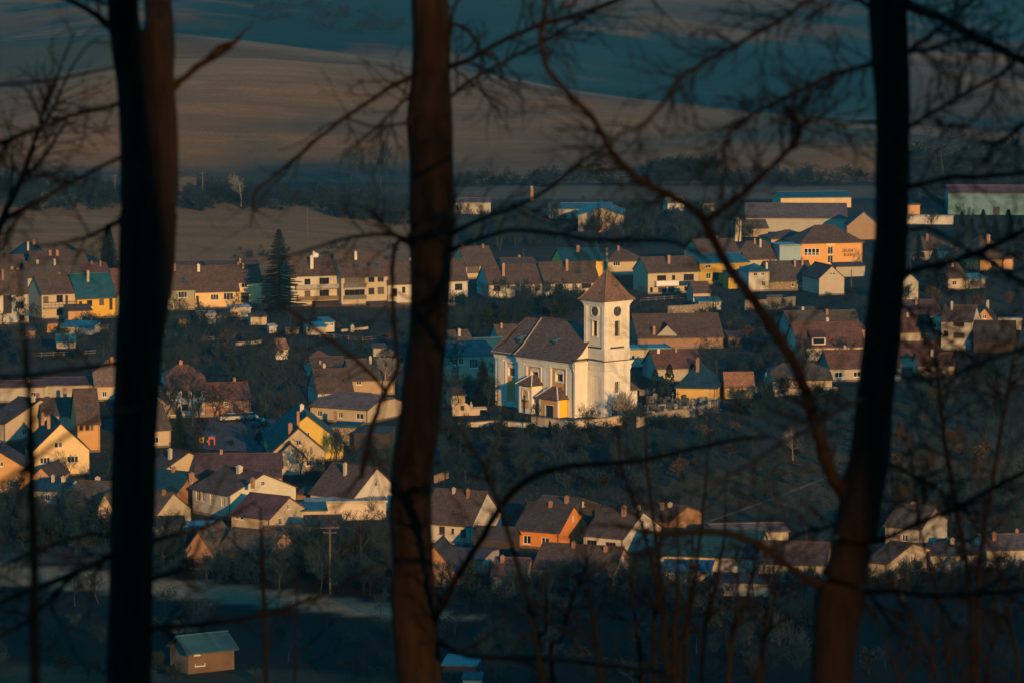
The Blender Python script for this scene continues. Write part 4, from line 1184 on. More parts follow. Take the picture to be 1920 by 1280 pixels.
House('pale round gabled shed touching the left trunk', 183, 950, 212, -14, 3.4, 8, 3.4, CREAM, OLDR, 'gy', 'pale_shed', 'shed')
# centre left: the yellow gable house group
s = House('yellow gable house with steep dark green roof beside the square', 508, 834, 644, 8, 3.0, 17, 5.9, (0.66, 0.45, 0.10), GREENR, 'gy', roofmat=tiles((0.045, 0.075, 0.068), 0.5), chim=[(559, 797, 771, 5, brick((0.55, 0.2, 0.07)), 'L'), (566, 772, 758, 7, CHW, 'L')])
House('sandy gabled house before the yellow gable house', 512, 846, 608, 10, 3.6, 6, 4.2, SAND, OLDR, 'gy', wallmat=plaster((0.50, 0.40, 0.28), 0.7))
House('low sandy lean to gable in front of the sandy gabled house', 517, 858, 572, 6, 3.0, 4, 2.6, SAND, OLDR, 'gy', 'sandy_shed', 'shed', wallmat=plaster((0.52, 0.43, 0.31), 0.7))
House('grey hipped roof house with blue haze right of the yellow gable', 582, 760, 690, -28, 2.8, 13, 5.2, CREAM, (0.13, 0.10, 0.09), 'hh', chim=[(629, 784, 771, 5)])
House('brown roof with skylight and sunlit wall above the grey hipped roof', 596, 735, 662, 14, 3.0, 10, 4.6, WHITE, BROWN, 'gx', sky=[(640, 711, 646, 717)], win=[(602, 736, 610, 745)])
House('tan roof with weathered wall beside the white branched tree', 658, 712, 740, 14, 3.2, 10, 4.8, SAND, OLDR, 'gx', win=[(668, 712, 678, 721)])
House('pair of brown garden roofs below the tiny whitewashed hut', 586, 690, 648, 12, 2.6, 8, 3.0, GREY, BROWN, 'gx', chim=[(600, 683, 676, 4)])
House('low red shed roof at the top of the allotment path', 572, 676, 625, 6, 2.0, 6, 1.6, GREY, RED, 'hip', 'red_roof_shed', 'shed', gutter=False)
House('flat dark outbuilding with stone wall right of the yellow gable', 622, 800, 665, -12, 3.2, 6, 0.0, SAND, TEAL, 'flat', 'stone_outbuilding', 'shed', wallmat=stone((0.42, 0.34, 0.24)))
House('dark open carport right of the stone outbuilding', 664, 812, 730, -8, 2.6, 6, 0.5, DARK, DARK, 'shed', 'carport', 'shed', gutter=False)
# lower left street
House('long purplish brown roof below the square', 366, 894, 526, 2, 3.4, 11, 4.6, (0.76, 0.48, 0.2), PURP, 'gx', chim=[(415, 851, 843, 5)], win=[(380, 896, 388, 904)])
House('cream gable wall with dark roof just right of the left trunk', 258, 884, 294, -44, 3.6, 14, 6.0, CREAM, DARK, 'gx', winR=[(318, 872, 323, 879)])
House('dark teal roof with two brick chimneys right of the left trunk', 262, 925, 325, -32, 2.6, 10, 4.4, BRICK, TEAL, 'gx', wallmat=BRK, roofmat=tiles((0.008, 0.05, 0.075), 0.5), chim=[(326, 884, 875, 7), (359, 896, 886, 7)])
s = House('big whitewashed gable house with pale green side and sunlit shutters', 361, 913, 432, -50, 4.2, 13.2, 5.6, PALEG, BROWN, 'gx', win=[(367.5, 918, 375, 938), (378, 920, 385, 940), (394, 926, 400, 946), (415, 932, 421, 949)], wallmat=plaster((0.60, 0.55, 0.42)), chim=[(449, 887, 873, 9, CHW)])
House('whitewashed gable with purple roof and little square dormer', 434, 963, 506, -34, 2.4, 10, 5.4, CREAM, (0.10, 0.055, 0.06), 'gx', win=[(440, 964, 447, 972), (449, 966, 456, 974)], chim=[(474, 908, 896, 6)])
House('brown roof with bright two toned gable left of the middle trunk', 582, 922, 662, -42, 3.0, 11, 6.0, WHITE, BROWN, 'gx')
House('cream gable cottage close right of the left trunk', 252, 965, 290, -30, 3.0, 10, 4.2, CREAM, OLDR, 'gx')
House('long low store with brick topped white wall left of the middle trunk', 575, 944, 724, 7, 2.8, 5, 0.0, WHITE, GREY, 'flat', 'long_store', 'shed', wallmat=plaster((0.62, 0.52, 0.40)))
House('low sunlit outbuilding with teal lid behind the purple roof', 548, 957, 612, 6, 2.6, 5, 0.5, CREAM, TEAL, 'shed', 'sunlit_outbuilding', 'shed', roofmat=tiles((0.02, 0.08, 0.10), 0.6, True))
House('small brown gabled shed right of the purple roof', 572, 985, 640, 4, 2.6, 7, 2.6, BRICK, BROWN, 'gx', 'brown_shed', 'shed', wallmat=BRK, gutter=False)
House('long old brown roof with brick gable at the lower left', 408, 1030, 500, -30, 2.6, 9, 4.6, BRICK, OLDR, 'gx', 'old_barn', 'barn', wallmat=brick((0.46, 0.24, 0.12)), gutter=False)
House('brown barn with brick gable among the lower shrubs', 345, 1036, 400, -14, 2.4, 11, 4.0, BRICK, OLDR, 'gy', 'brick_barn', 'barn', wallmat=brick((0.40, 0.21, 0.11)), gutter=False)
House('brown roof barn right of the brick gable barn', 500, 1024, 572, 8, 2.6, 9, 3.8, SAND, BROWN, 'gx', 'brown_barn', 'barn', gutter=False)
House('teal flat outbuilding with sunlit edge below the gable cottage', 346, 990, 400, 4, 2.2, 6, 0.0, GREY, TEAL, 'flat', 'teal_outbuilding', 'shed', roofmat=tiles((0.05, 0.17, 0.20), 0.8, True))
House('low dark row of sheds below the gable cottage by the left trunk', 262, 985, 345, 6, 2.4, 5, 0.6, GREY, DARK, 'shed', 'dark_sheds', 'shed', gutter=False)
House('brown roof behind bare trees left of the middle trunk', 600, 1020, 700, 4, 2.6, 9, 3.8, SAND, OLDR, 'gx', 'tree_barn', 'barn', gutter=False)
# lower centre street
House('long brown roofed house with white wall right of the middle trunk', 790, 977, 884, -24, 3.2, 11.5, 5.6, WHITE, BROWN, 'gx', win=[(823, 986, 834, 1001), (846, 990, 851, 1000), (863, 992, 873.5, 1007)], frame=D_FRAME, sky=[(890, 925, 896, 933)])
House('orange house with white windows and dark brown roof', 966, 990, 1049, -26, 3.0, 10, 4.6, ORANGE, DARK, 'gx', win=[(981, 1003, 995, 1019), (1015, 1007, 1029, 1023)], wallmat=plaster((0.68, 0.25, 0.06), 0.25), sky=[(1003, 969, 1007, 974)])
House('brown roof with white edged gable behind the orange house', 988, 957, 1062, -30, 3.4, 11, 4.8, DARK, BROWN, 'gx')
House('white house with sunlit gable and blue shaded front', 1094, 1001, 1169, -30, 3.0, 12.5, 6.0, WHITE, BROWN, 'gx', win=[(1100, 1012, 1118.5, 1023), (1135, 1016, 1154.5, 1027)], frame=D_FRAME)
House('brick gable house behind the white house', 1200, 972, 1256, -30, 2.8, 11, 4.8, BRICK, BROWN, 'gx', wallmat=brick((0.50, 0.24, 0.10)))
House('large dark brown roof in front of the orange and white houses', 1000, 1062, 1150, -20, 3.0, 9, 5.6, (0.5, 0.3, 0.17), BROWN, 'gx', sky=[(1033, 1024, 1037, 1030)], chim=[(1076, 1026, 1015, 7), (1136, 1034, 1024, 7)])
House('long barn with teal roof and cream wall strip', 1232, 1038, 1422, -12, 2.4, 11, 5.4, CREAM, TEAL, 'gx', 'teal_barn', 'barn', wallmat=plaster((0.68, 0.55, 0.40)), roofmat=tiles((0.010, 0.052, 0.068), 0.6), sky=[(1371, 1036, 1376, 1042), (1388, 1038, 1396, 1044), (1405, 1041, 1411, 1047)])
House('brown roofed barn with slit windows adjoining the teal roofed barn', 1423, 1054, 1548, -10, 2.8, 10, 4.6, CREAM, BROWN, 'gx', 'slit_barn', 'barn', win=[(1431, 1057, 1435, 1068), (1448, 1060, 1452, 1070), (1483, 1064, 1487, 1072)], frame=D_FRAME)
House('long tan roof behind the teal roofed barn', 1340, 998, 1478, 8, 2.4, 9, 3.2, GREY, (0.18, 0.125, 0.09), 'gx', 'tan_barn', 'barn')
House('brick gable barn beside the middle trunk low down', 770, 1074, 858, -8, 2.0, 9, 4.8, BRICK, DARK, 'gy', 'brick_barn', 'barn', wallmat=brick((0.52, 0.25, 0.09)), gutter=False)
House('dark roofed house with white chimney below the long white walled house', 820, 1045, 905, -14, 2.6, 10, 3.6, GREY, PURP, 'gx', chim=[(834, 1034, 1020, 8, CHW)])
House('red roofed cottage with pale lit wall right of the dark roofed house', 922, 1078, 985, -8, 2.6, 9, 3.6, CREAM, RED, 'gx', win=[(950, 1086, 956, 1092)], sky=[(931, 1050, 937, 1056)])
House('low dark shed in the yard between the two gabled houses', 888, 1010, 962, -10, 2.4, 6, 2.6, DARK, DARK, 'gx', 'dark_yard_shed', 'shed', gutter=False)
House('small lean to with blue roof before the teal roofed barn', 1240, 1070, 1330, -10, 2.4, 4.5, 0.9, CREAM, TEAL, 'shed', 'blue_lean_to', 'shed', roofmat=tiles((0.02, 0.12, 0.22), 0.6, True), gutter=False)
House('brown shed roof right of the blue lean to', 1345, 1090, 1440, -8, 2.0, 6, 1.8, GREY, DARK, 'gx', 'brown_yard_shed', 'shed', gutter=False)
# lower right
House('bright twig shadowed gable cottage right of the right trunk', 1626, 1051, 1664, -36, 2.8, 14, 5.0, CREAM, BROWN, 'gx', chim=[(1686, 1010, 1002, 4)])
House('brown roof with white verge behind the bright gable cottage', 1660, 984, 1728, -30, 3.2, 10, 4.6, GREY, OLDR, 'gx')
House('broad brown roof at the lower right behind saplings', 1745, 1041, 1836, 8, 2.6, 11, 4.4, GREY, OLDR, 'hh')
House('grey roofed house at the right edge low down', 1850, 1030, 1960, 6, 3.0, 10, 4.2, GREY, (0.12, 0.09, 0.08), 'gx')
# cottage at the bottom
s = House('lone timber orange hut with teal tin roof in the dark meadow', 353, 1222, 439, 30, 2.9, 5.6, 2.6, (0.55, 0.27, 0.10), TEAL, 'gx', 'timber_hut', 'hut', wallmat=brick((0.15, 0.072, 0.032)), roofmat=tiles((0.022, 0.075, 0.088), 0.5, True), win=[(364, 1221, 375, 1228)], over=0.5, verge=0.5, gutter=False)
h = s.px_rect('F', (363, 1242, 382, 1248))
mb = MB(); mb.box(h[0], -0.5, h[1], h[2], -0.01, h[1] + 0.08); mb.box(h[0], -0.5, h[1] + 0.083, h[0] + 0.08, -0.42, h[3]); mb.box(h[2] - 0.08, -0.5, h[1] + 0.083, h[2], -0.42, h[3]); mb.build('shelf', W_FRAME, s.root)
House('pale blue water tank shed in the dark foot of the slope', 868, 1272, 900, -6, 1.6, 2.4, 0.3, (0.25, 0.42, 0.46), TEAL, 'shed', 'tank_shed', 'shed', gutter=False)
House('flat teal sheet roof low in the undergrowth right of the middle trunk', 830, 1246, 892, -8, 1.8, 5, 0.3, DARK, TEAL, 'shed', 'tin_roof_shed', 'shed', roofmat=tiles((0.04, 0.15, 0.18), 0.6, True), gutter=False)

# ------------------------------------------------------------------ the church
CH_A = math.radians(49)
def build_church():
    base = on_land(1078, 783)
    U = Vector((-math.cos(CH_A), math.sin(CH_A), 0))     # along the nave, away to the left
    V = Vector((math.sin(CH_A), math.cos(CH_A), 0))      # along the end wall, away to the right
    yaw = math.atan2(V.y, V.x)                           # local x = V, local y = U
    root = empty('church', (base.x, base.y, base.z), yaw)
    tag(root, 'white baroque church with ochre panels and square clock tower', 'church')
    WHT = plaster((0.80, 0.74, 0.64), 0.40)
    WH2 = plaster((0.78, 0.70, 0.58), 0.6)
    OCH = plaster((0.66, 0.36, 0.13), 0.2)
    CRM = plaster((0.77, 0.66, 0.48), 0.25)
    YEL = plaster((0.86, 0.53, 0.04), 0.12)
    ROOF = tiles((0.115, 0.082, 0.064), 0.30)
    TROOF = tiles((0.21, 0.115, 0.07), 0.30)
    LEDGE = plain('ledge_sheet', (0.05, 0.07, 0.075), 0.5)
    FOOT.append((( Matrix.Translation(base) @ Matrix.Rotation(yaw, 4, 'Z')).inverted(), 13, 25))
    FOOT.append((( Matrix.Translation(base) @ Matrix.Rotation(yaw, 4, 'Z') @ Matrix.Translation(Vector((2, -6, 0)))).inverted(), 9, 7))
    FOOT.append((( Matrix.Translation(base) @ Matrix.Rotation(yaw, 4, 'Z') @ Matrix.Translation(Vector((-4, 1, 0)))).inverted(), 5, 14))
    NW, NL, EH, RI = 13.0, 16.6, 10.6, 6.4
    CL = 24.2            # far end of the chancel
    low = -3

    # nave wall, three openings for the arched windows in the side (local x = 0 plane, facing -x)
    def side_to3(xp): return lambda a, b: (xp, a, b)
    def arch_win(parent, xp, y0, y1, z0, z1, out=Vector((-1, 0, 0)), deep=0.55):
        """splayed opening with a segmental head: surround, reveal, glazing with bars"""
        n = 8
        yc, hw = (y0 + y1) / 2, (y1 - y0) / 2
        rise = hw * 0.55
        prof = [(y0, z0), (y1, z0), (y1, z1 - rise)]
        for i in range(1, n):
            a = math.pi * i / n
            prof.append((yc + hw * math.cos(a), z1 - rise + rise * math.sin(a)))
        prof.append((y0, z1 - rise))
        def off(k):
            return [(yc + (p[0] - yc) * (1 + k / hw), (z0 + z1) / 2 + (p[1] - (z0 + z1) / 2) * (1 + k / ((z1 - z0) / 2))) for p in prof]
        o1, o2 = prof, off(0.26)
        P = lambda p, d: Vector((xp, p[0], p[1])) + out * d
        mb = MB(); m = len(prof)
        for i in range(m):
            j = (i + 1) % m
            mb.poly([P(o2[i], 0.10), P(o2[j], 0.10), P(o1[j], 0.10), P(o1[i], 0.10)])
            mb.poly([P(o2[i], 0.0), P(o2[j], 0.0), P(o2[j], 0.10), P(o2[i], 0.10)])
            mb.poly([P(o1[i], 0.10), P(o1[j], 0.10), P(o1[j], -deep), P(o1[i], -deep)])
        w = mb.build('window', WHT, parent)
        g = MB(); g.poly([P(p, -deep + 0.02) for p in o1]); g.build('pane', GLASS, w)
        b = MB()
        b.beam(P((yc, z0), -deep + 0.06), P((yc, z1 - 0.05), -deep + 0.06), 0.07)
        for k in (0.33, 0.66):
            z = z0 + (z1 - z0) * k
            b.beam(P((y0, z), -deep + 0.06), P((y1, z), -deep + 0.06), 0.06)
        b.build('glazing_bar', plain('iron', (0.04, 0.04, 0.045), 0.5), w)
        return w
    # photograph x -> distance along the nave on the side wall
    def uu(px): return (1078 - px) / 6.56
    d_n = base.length
    def zz(py, u, v=0):
        dd = 700 + 0
        # height above the church floor of a point seen at row py on the wall at (u, v)
        p = base + U * u + V * v
        dist = (p - CAM_P).dot(C_F)
        # solve for z with pix row
        lo, hi = -5.0, 40.0
        for _ in range(30):
            m = (lo + hi) / 2
            if pix(Vector((p.x, p.y, base.z + m)))[1] > py: lo = m
            else: hi = m
        return (lo + hi) / 2
    def ux(px, v=0):
        lo, hi = -8.0, 40.0
        for _ in range(30):
            m = (lo + hi) / 2
            p = base + U * m + V * v
            if pix(p)[0] > px: lo = m
            else: hi = m
        return (lo + hi) / 2
    def vx(px, u=0):
        lo, hi = -8.0, 30.0
        for _ in range(30):
            m = (lo + hi) / 2
            p = base + U * u + V * m
            if pix(p)[0] < px: lo = m
            else: hi = m
        return (lo + hi) / 2

    # openings
    w2 = (ux(1009.5), ux(996)); w3 = (ux(1055.5), ux(1042)); w1 = (ux(965.5, 1), ux(953, 1))
    z2 = (zz(709.5, w2[0]), zz(693, w2[0])); z3 = (zz(715.5, w3[0]), zz(697, w3[0])); z1 = (zz(705, w1[0], 1), zz(686, w1[0], 1))
    mb = MB()
    def flatwall(x, ya, yb, zt, hs):
        holes_poly(mb, [(ya, low), (yb, low), (yb, zt), (ya, zt)], hs, side_to3(x), Vector((1, 0, 0)), 0.5)
    flatwall(0, 0, NL, EH, [(w2[0] + .04, z2[0] + .04, w2[1] - .04, z2[1] - 0.45), (w3[0] + .04, z3[0] + .04, w3[1] - .04, z3[1] - 0.45)])
    # end wall with half gable, and far walls
    gz, gx = EH + RI * 0.52, NW / 2 * 0.52
    mb.poly([(0, 0, low), (NW, 0, low), (NW, 0, EH), (NW - gx, 0, gz), (gx, 0, gz), (0, 0, EH)])
    mb.poly([(NW, 0, low), (NW, NL, low), (NW, NL, EH), (NW, 0, EH)])
    mb.poly([(0, NL, low), (NW, NL, low), (NW, NL, EH + 1), (NW/2, NL, EH + RI), (0, NL, EH)])
    mb.build('nave_wall', WHT, root)
    mb = MB()
    holes_poly(mb, [(NL, low), (CL, low), (CL, EH), (NL, EH)], [(w1[0] + .04, z1[0] + .04, w1[1] - .04, z1[1] - 0.45)], side_to3(1.0), Vector((1, 0, 0)), 0.5)
    mb.poly([(1, CL, low), (NW - 1, CL, low), (NW - 1, CL, EH), (1, CL, EH)])
    mb.poly([(NW - 1, NL, low), (NW - 1, CL, low), (NW - 1, CL, EH), (NW - 1, NL, EH)])
    mb.build('chancel_wall', WHT, root)
    arch_win(root, 0, w2[0], w2[1], z2[0], z2[1]); arch_win(root, 0, w3[0], w3[1], z3[0], z3[1]); arch_win(root, 1.0, w1[0], w1[1], z1[0], z1[1])
    # the windows' wall panels: ochre field framed by white bands
    def panel(x, pxa, pxb, zb, zt, hole):
        a, b = ux(pxb, x), ux(pxa, x)
        m = MB()
        holes_poly(m, [(a, zb), (b, zb), (b, zt), (a, zt)], [hole], lambda p, q: (x - 0.012, p, q), Vector((1, 0, 0)), 0.005)
        m.build('panel', OCH, root)
        f = MB()
        t = 0.28
        f.box(x - 0.22, a - t, zb, x - 0.004, a - 0.003, zt); f.box(x - 0.22, b + 0.003, zb, x - 0.004, b + t, zt); f.box(x - 0.22, a - t, zt + 0.003, x - 0.004, b + t, zt + t)
        f.box(x - 0.30, a - t - 0.12, zb, x - 0.004, a - t - 0.003, zt + t); f.box(x - 0.30, b + t + 0.003, zb, x - 0.004, b + t + 0.12, zt + t)
        f.build('panel_frame', WHT, root)
    panel(0, 990, 1014, 1.2, zz(688, w2[0]), (w2[0] - 0.2, z2[0] - 0.2, w2[1] + 0.2, z2[1] + 0.12))
    panel(0, 1035, 1061, 1.2, zz(691, w3[0]), (w3[0] - 0.2, z3[0] - 0.2, w3[1] + 0.2, z3[1] + 0.12))
    panel(1.0, 951, 967.5, 1.2, zz(681, w1[0], 1), (w1[0] - 0.2, z1[0] - 0.2, w1[1] + 0.2, z1[1] + 0.12))
    # pilasters
    for x, pxa, pxb in ((0, 973, 984), (0, 1019, 1024.5), (0, 1025.5, 1031), (0, 1066, 1075), (1.0, 935.5, 945)):
        a, b = ux(pxb, x), ux(pxa, x)
        m = MB(); m.box(x - 0.18, a, low, x - 0.004, b, EH - 1.7); m.box(x - 0.26, a - 0.08, EH - 1.697, x - 0.004, b + 0.08, EH - 1.4); m.box(x - 0.26, a - 0.08, low, x - 0.185, b + 0.08, 0.7)
        m.build('pilaster', WHT, root)
    # cornice bands round nave and chancel
    m, m2 = MB(), MB()
    for (z0, z1, o) in ((EH - 1.35, EH - 1.05, 0.14), (EH - 1.046, EH - 0.55, 0.24), (EH - 0.546, EH - 0.25, 0.42), (EH - 0.246, EH - 0.02, 0.60)):
        m.box(-o, -0.02 - o, z0, -0.004, NL + 0.06, z1)
        m.box(-0.003, -o - 0.02, z0, 3.3, -0.004, z1)
        m2.box(NW - 3.3, -o - 0.02, z0, NW + o, -0.004, z1)
    m.build('cornice', WHT, root); m2.build('cornice', WHT, root)
    m = MB()
    for (z0, z1, o) in ((EH - 1.35, EH - 1.05, 0.14), (EH - 1.046, EH - 0.55, 0.24), (EH - 0.546, EH - 0.25, 0.42), (EH - 0.246, EH - 0.02, 0.60)):
        m.box(1 - o, NL + 0.07, z0, 0.996, CL + o, z1)
    m.build('chancel_cornice', WHT, root)
    # roofs
    ov = 0.75
    k = RI / (NW / 2)
    ze, zr = EH - ov * k * 0.55 + 0.35, EH + RI + 0.25
    hx = 7.9
    fl = 1.5      # sprocketed eave: flatter foot
    def uvx(pts): return [(p[1], math.hypot(p[0], p[2])) for p in pts]
    mb = MB()
    for sgn in (0, 1):
        X = (lambda x: x) if sgn == 0 else (lambda x: NW - x)
        zk = EH + fl * k * 0.86 + 0.25
        foot = [(X(-ov), NL + 0.25, ze), (X(-ov), -0.2, ze), (X(fl), -0.2, zk), (X(fl), NL + 0.25, zk)]
        main = [(X(fl), NL + 0.25, zk), (X(fl), -0.2, zk), (X(gx), -0.2, gz + 0.25), (X(NW / 2), hx, zr), (X(NW / 2), NL + 0.25, zr)]
        if sgn: foot.reverse(); main.reverse()
        mb.slab(foot, 0.18, uvx(foot)); mb.slab(main, 0.18, uvx(main))
    hip = [(gx, -0.2, gz + 0.25), (NW - gx, -0.2, gz + 0.25), (NW / 2, hx, zr)]
    mb.slab(hip, 0.18, [(p[0], math.hypot(p[1], p[2])) for p in hip])
    roof = mb.build('nave_roof', ROOF, root)
    m = MB(); m.beam((NW / 2, hx, zr + 0.05), (NW / 2, NL + 0.25, zr + 0.05), 0.34, 0.2); m.build('ridge_cap', ROOF, roof)
    m = MB(); m.beam((-ov + 0.05, NL + 0.2, ze + 0.06), (fl, NL + 0.2, EH + fl * k * 0.86 + 0.33), 0.22, 0.16); m.beam((fl, NL + 0.2, EH + fl * k * 0.86 + 0.33), (NW / 2, NL + 0.2, zr + 0.08), 0.22, 0.16); m.build('verge', plain('mortar', (0.42, 0.35, 0.27), 0.9), roof)
    mb = MB()
    ce = 21.4
    zc, zcr = ze - 0.15, zr - 0.25
    for sgn in (0, 1):
        X = (lambda x: x) if sgn == 0 else (lambda x: NW - x)
        zk = EH + fl * k * 0.80 + 0.1
        foot = [(X(1 - ov), CL + ov, zc), (X(1 - ov), NL + 0.255, zc), (X(1 + fl), NL + 0.255, zk + 0.45), (X(1 + fl), CL - fl, zk + 0.45)]
        main = [(X(1 + fl), CL - fl, zk + 0.45), (X(1 + fl), NL + 0.255, zk + 0.45), (X(NW / 2), NL + 0.255, zcr), (X(NW / 2), ce, zcr)]
        if sgn: foot.reverse(); main.reverse()
        mb.slab(foot, 0.18, uvx(foot)); mb.slab(main, 0.18, uvx(main))
    hp = [(NW - 1 + ov, CL + ov, zc), (1 - ov, CL + ov, zc), (NW / 2, ce, zcr)]
    mb.slab(hp, 0.18, [(p[0], math.hypot(p[1], p[2])) for p in hp])
    croof = mb.build('chancel_roof', ROOF, root)
    # roof hatches
    for px_, v_, rf in ((980, 3.2, croof), (1046, 3.2, roof)):
        u_ = ux(px_, v_)
        z_ = EH + v_ * k + 0.25 - (0.4 if rf is croof else 0)
        m = MB(); m.box(v_ - 0.9, u_ - 0.45, z_ - 1.2, v_ + 0.1, u_ + 0.45, z_ - 0.25); hb = m.build('roof_hatch', LEDGE, rf)
        m = MB(); m.slab([(v_ - 1.1, u_ - 0.6, z_ - 0.3), (v_ + 0.5, u_ - 0.6, z_ + 0.25), (v_ + 0.5, u_ + 0.6, z_ + 0.25), (v_ - 1.1, u_ + 0.6, z_ - 0.3)][::-1], 0.07); m.build('hatch_lid', plain('lead', (0.10, 0.20, 0.24), 0.4), hb)
    # rain pipe at the near corner
    m = MB(); m.tube([(-0.7, 0.4, EH - 0.1), (-0.45, 0.3, EH - 1.1), (-0.25, 0.25, EH - 2.0), (-0.25, 0.25, low)], 0.09, 6); m.build('rain_pipe', LEDGE, root)

    # tower: lower storey in front of the end wall, upper storey above the ledge
    ta, tb = 3.3, 9.7
    td = -4.7
    zl = 11.0
    tcx = (ta + tb) / 2
    def tower_panel(parent, face, c0, c1, z0, z1, mat, rec=0.12, name='panel'):
        pass
    mb = MB()
    wl = (vx(1152, td), vx(1161, td)); wz = (zz(761, td, wl[0]), zz(741, td, wl[0]))
    dl = (vx(1147.5, td), vx(1158, td)); dz = (low, zz(759, td, dl[0]) - 0.1)
    dz = (0.0, 2.7); 
    T3 = lambda a, b: (a, td, b)
    wz0, wz1 = zz(737, td, wl[0]), zz(715, td, wl[0])
    holes_poly(mb, [(ta, low), (tb, low), (tb, zl), (ta, zl)], [(wl[0], wz0, wl[1], wz1), (dl[0], dz[0], dl[1], dz[1])], T3, Vector((0, 1, 0)), 0.4)
    mb.poly([(ta, 0, low), (ta, td, low), (ta, td, zl), (ta, 0, zl)])
    mb.poly([(tb, td, low), (tb, 0, low), (tb, 0, zl), (tb, td, zl)])
    mb.build('tower_base', WH2, root)
    window(root, T3, Vector((0, 1, 0)), (wl[0], wz0, wl[1], wz1), W_FRAME, 1, depth=0.3)
    m = MB(); 
    for (x0, z0, x1, z1) in ((wl[0] - 0.3, wz0 - 0.3, wl[0] - 0.002, wz1 + 0.3), (wl[1] + 0.002, wz0 - 0.3, wl[1] + 0.3, wz1 + 0.3), (wl[0] - 0.002, wz1 + 0.002, wl[1] + 0.002, wz1 + 0.3), (wl[0] - 0.002, wz0 - 0.3, wl[1] + 0.002, wz0 - 0.08)):
        m.box(x0, td - 0.09, z0, x1, td - 0.003, z1)
    m.build('window_surround', WHT, root)
    m = MB(); m.box(dl[0], td + 0.2, dz[0], dl[1], td + 0.27, dz[1]); m.build('door', plain('oak_door', (0.10, 0.05, 0.03), 0.7), root)
    # raised bands framing the tower fields
    def frame_face(face, c0, c1, z0, z1, w, proud, mat, name='tower_frame', mid=None):
        m = MB()
        def bx(a0, a1, q0, q1):
            if face == 'S': m.box(a0, td - proud, q0, a1, td - 0.003, q1)       # towards -y
            elif face == 'SU': m.box(a0, tdu - proud, q0, a1, tdu - 0.003, q1)
            elif face == 'W': m.box(ta - proud, a0, q0, ta - 0.003, a1, q1)     # towards -x
            elif face == 'WU': m.box(tau - proud, a0, q0, tau - 0.003, a1, q1)
        bx(c0, c0 + w, z0, z1); bx(c1 - w, c1, z0, z1); bx(c0 + w + 0.002, c1 - w - 0.002, z1 - w, z1)
        if mid: bx(c0 + w + 0.002, c1 - w - 0.002, z0, z0 + mid)
        m.build(name, mat, root)
    frame_face('S', ta + 0.02, tb - 0.02, low, zl - 2.0, 1.15, 0.14, WHT)
    frame_face('S', ta + 1.45, tb - 1.45, low, zl - 2.4, 0.16, 0.08, WHT)
    frame_face('W', td + 0.02, -0.02, low, zl - 2.0, 1.05, 0.14, WHT)
    frame_face('W', td + 1.3, -1.3, low, zl - 2.4, 0.16, 0.08, WHT)
    m = MB()
    for (z0, z1, o) in ((zl - 1.95, zl - 1.65, 0.16), (zl - 1.646, zl - 0.9, 0.22), (zl - 0.896, zl - 0.55, 0.38), (zl - 0.546, zl - 0.2, 0.55)):
        m.box(ta - o, td - o, z0, tb + o, td - 0.004, z1)
        m.box(ta - o, td - 0.003, z0, ta - 0.004, -0.62, z1)
        m.box(tb + 0.004, td - 0.003, z0, tb + o, -0.62, z1)
    m.build('tower_cornice', WHT, root)
    m = MB(); m.slab([(ta - 0.75, td - 0.75, zl - 0.15), (tb + 0.75, td - 0.75, zl - 0.15), (tb + 0.75, 0.0, zl + 0.12), (ta - 0.75, 0.0, zl + 0.12)], 0.05)
    m.slab([(-0.7, -0.85, zl - 0.12), (ta - 0.76, -0.85, zl - 0.12), (ta - 0.76, -0.01, zl + 0.1), (-0.7, -0.01, zl + 0.1)], 0.05)
    m.build('ledge', LEDGE, root)
    # upper storey
    tau, tbu, tdu, tou = ta + 0.12, tb - 0.12, td + 0.15, 1.1
    zu = 22.0
    def cw(face):
        if face == 'S': return lambda a, b: (a, tdu, b)
        return lambda a, b: (tau, a, b)
    c0, c1 = (tau + tbu) / 2 - 0.62, (tau + tbu) / 2 + 0.62
    s0, s1 = (tdu + tou) / 2 - 0.62 - 0.1, (tdu + tou) / 2 + 0.62 - 0.1
    bz0, bz1 = 15.4, 18.3
    mb = MB()
    holes_poly(mb, [(tau, zl - 0.3), (tbu, zl - 0.3), (tbu, zu), (tau, zu)], [(c0, bz0, c1, bz1)], cw('S'), Vector((0, 1, 0)), 0.45)
    holes_poly(mb, [(tdu, zl - 0.3), (tou, zl - 0.3), (tou, zu), (tdu, zu)], [(s0, bz0, s1, bz1)], cw('W'), Vector((1, 0, 0)), 0.45)
    mb.poly([(tbu, tdu, zl - 0.3), (tbu, tou, zl - 0.3), (tbu, tou, zu), (tbu, tdu, zu)])
    mb.poly([(tbu, tou, zl - 0.3), (tau, tou, zl - 0.3), (tau, tou, zu), (tbu, tou, zu)])
    mb.build('belfry_wall', CRM, root)
    for face, a0, a1 in (('S', c0, c1), ('W', s0, s1)):
        inw = Vector((0, 1, 0)) if face == 'S' else Vector((1, 0, 0))
        t3 = cw(face)
        m = MB()
        for (x0, z0, x1, z1) in ((a0 - 0.22, bz0 - 0.2, a0 - 0.002, bz1 + 0.2), (a1 + 0.002, bz0 - 0.2, a1 + 0.22, bz1 + 0.2), (a0 - 0.002, bz1 + 0.002, a1 + 0.002, bz1 + 0.2), (a0 - 0.002, bz0 - 0.2, a1 + 0.002, bz0 - 0.002)):
            A = [Vector(t3(x, z)) for x, z in ((x0, z0), (x1, z0), (x1, z1), (x0, z1))]
            n = len(m.v)
            m.v += [tuple(p - inw * 0.12) for p in A] + [tuple(p - inw * 0.003) for p in A]
            for q in ((0,1,2,3),(7,6,5,4),(0,4,5,1),(1,5,6,2),(2,6,7,3),(3,7,4,0)):
                m.f.append(tuple(n + i for i in q)); m.uv.append(None)
        w = m.build('belfry_window', WHT, root)
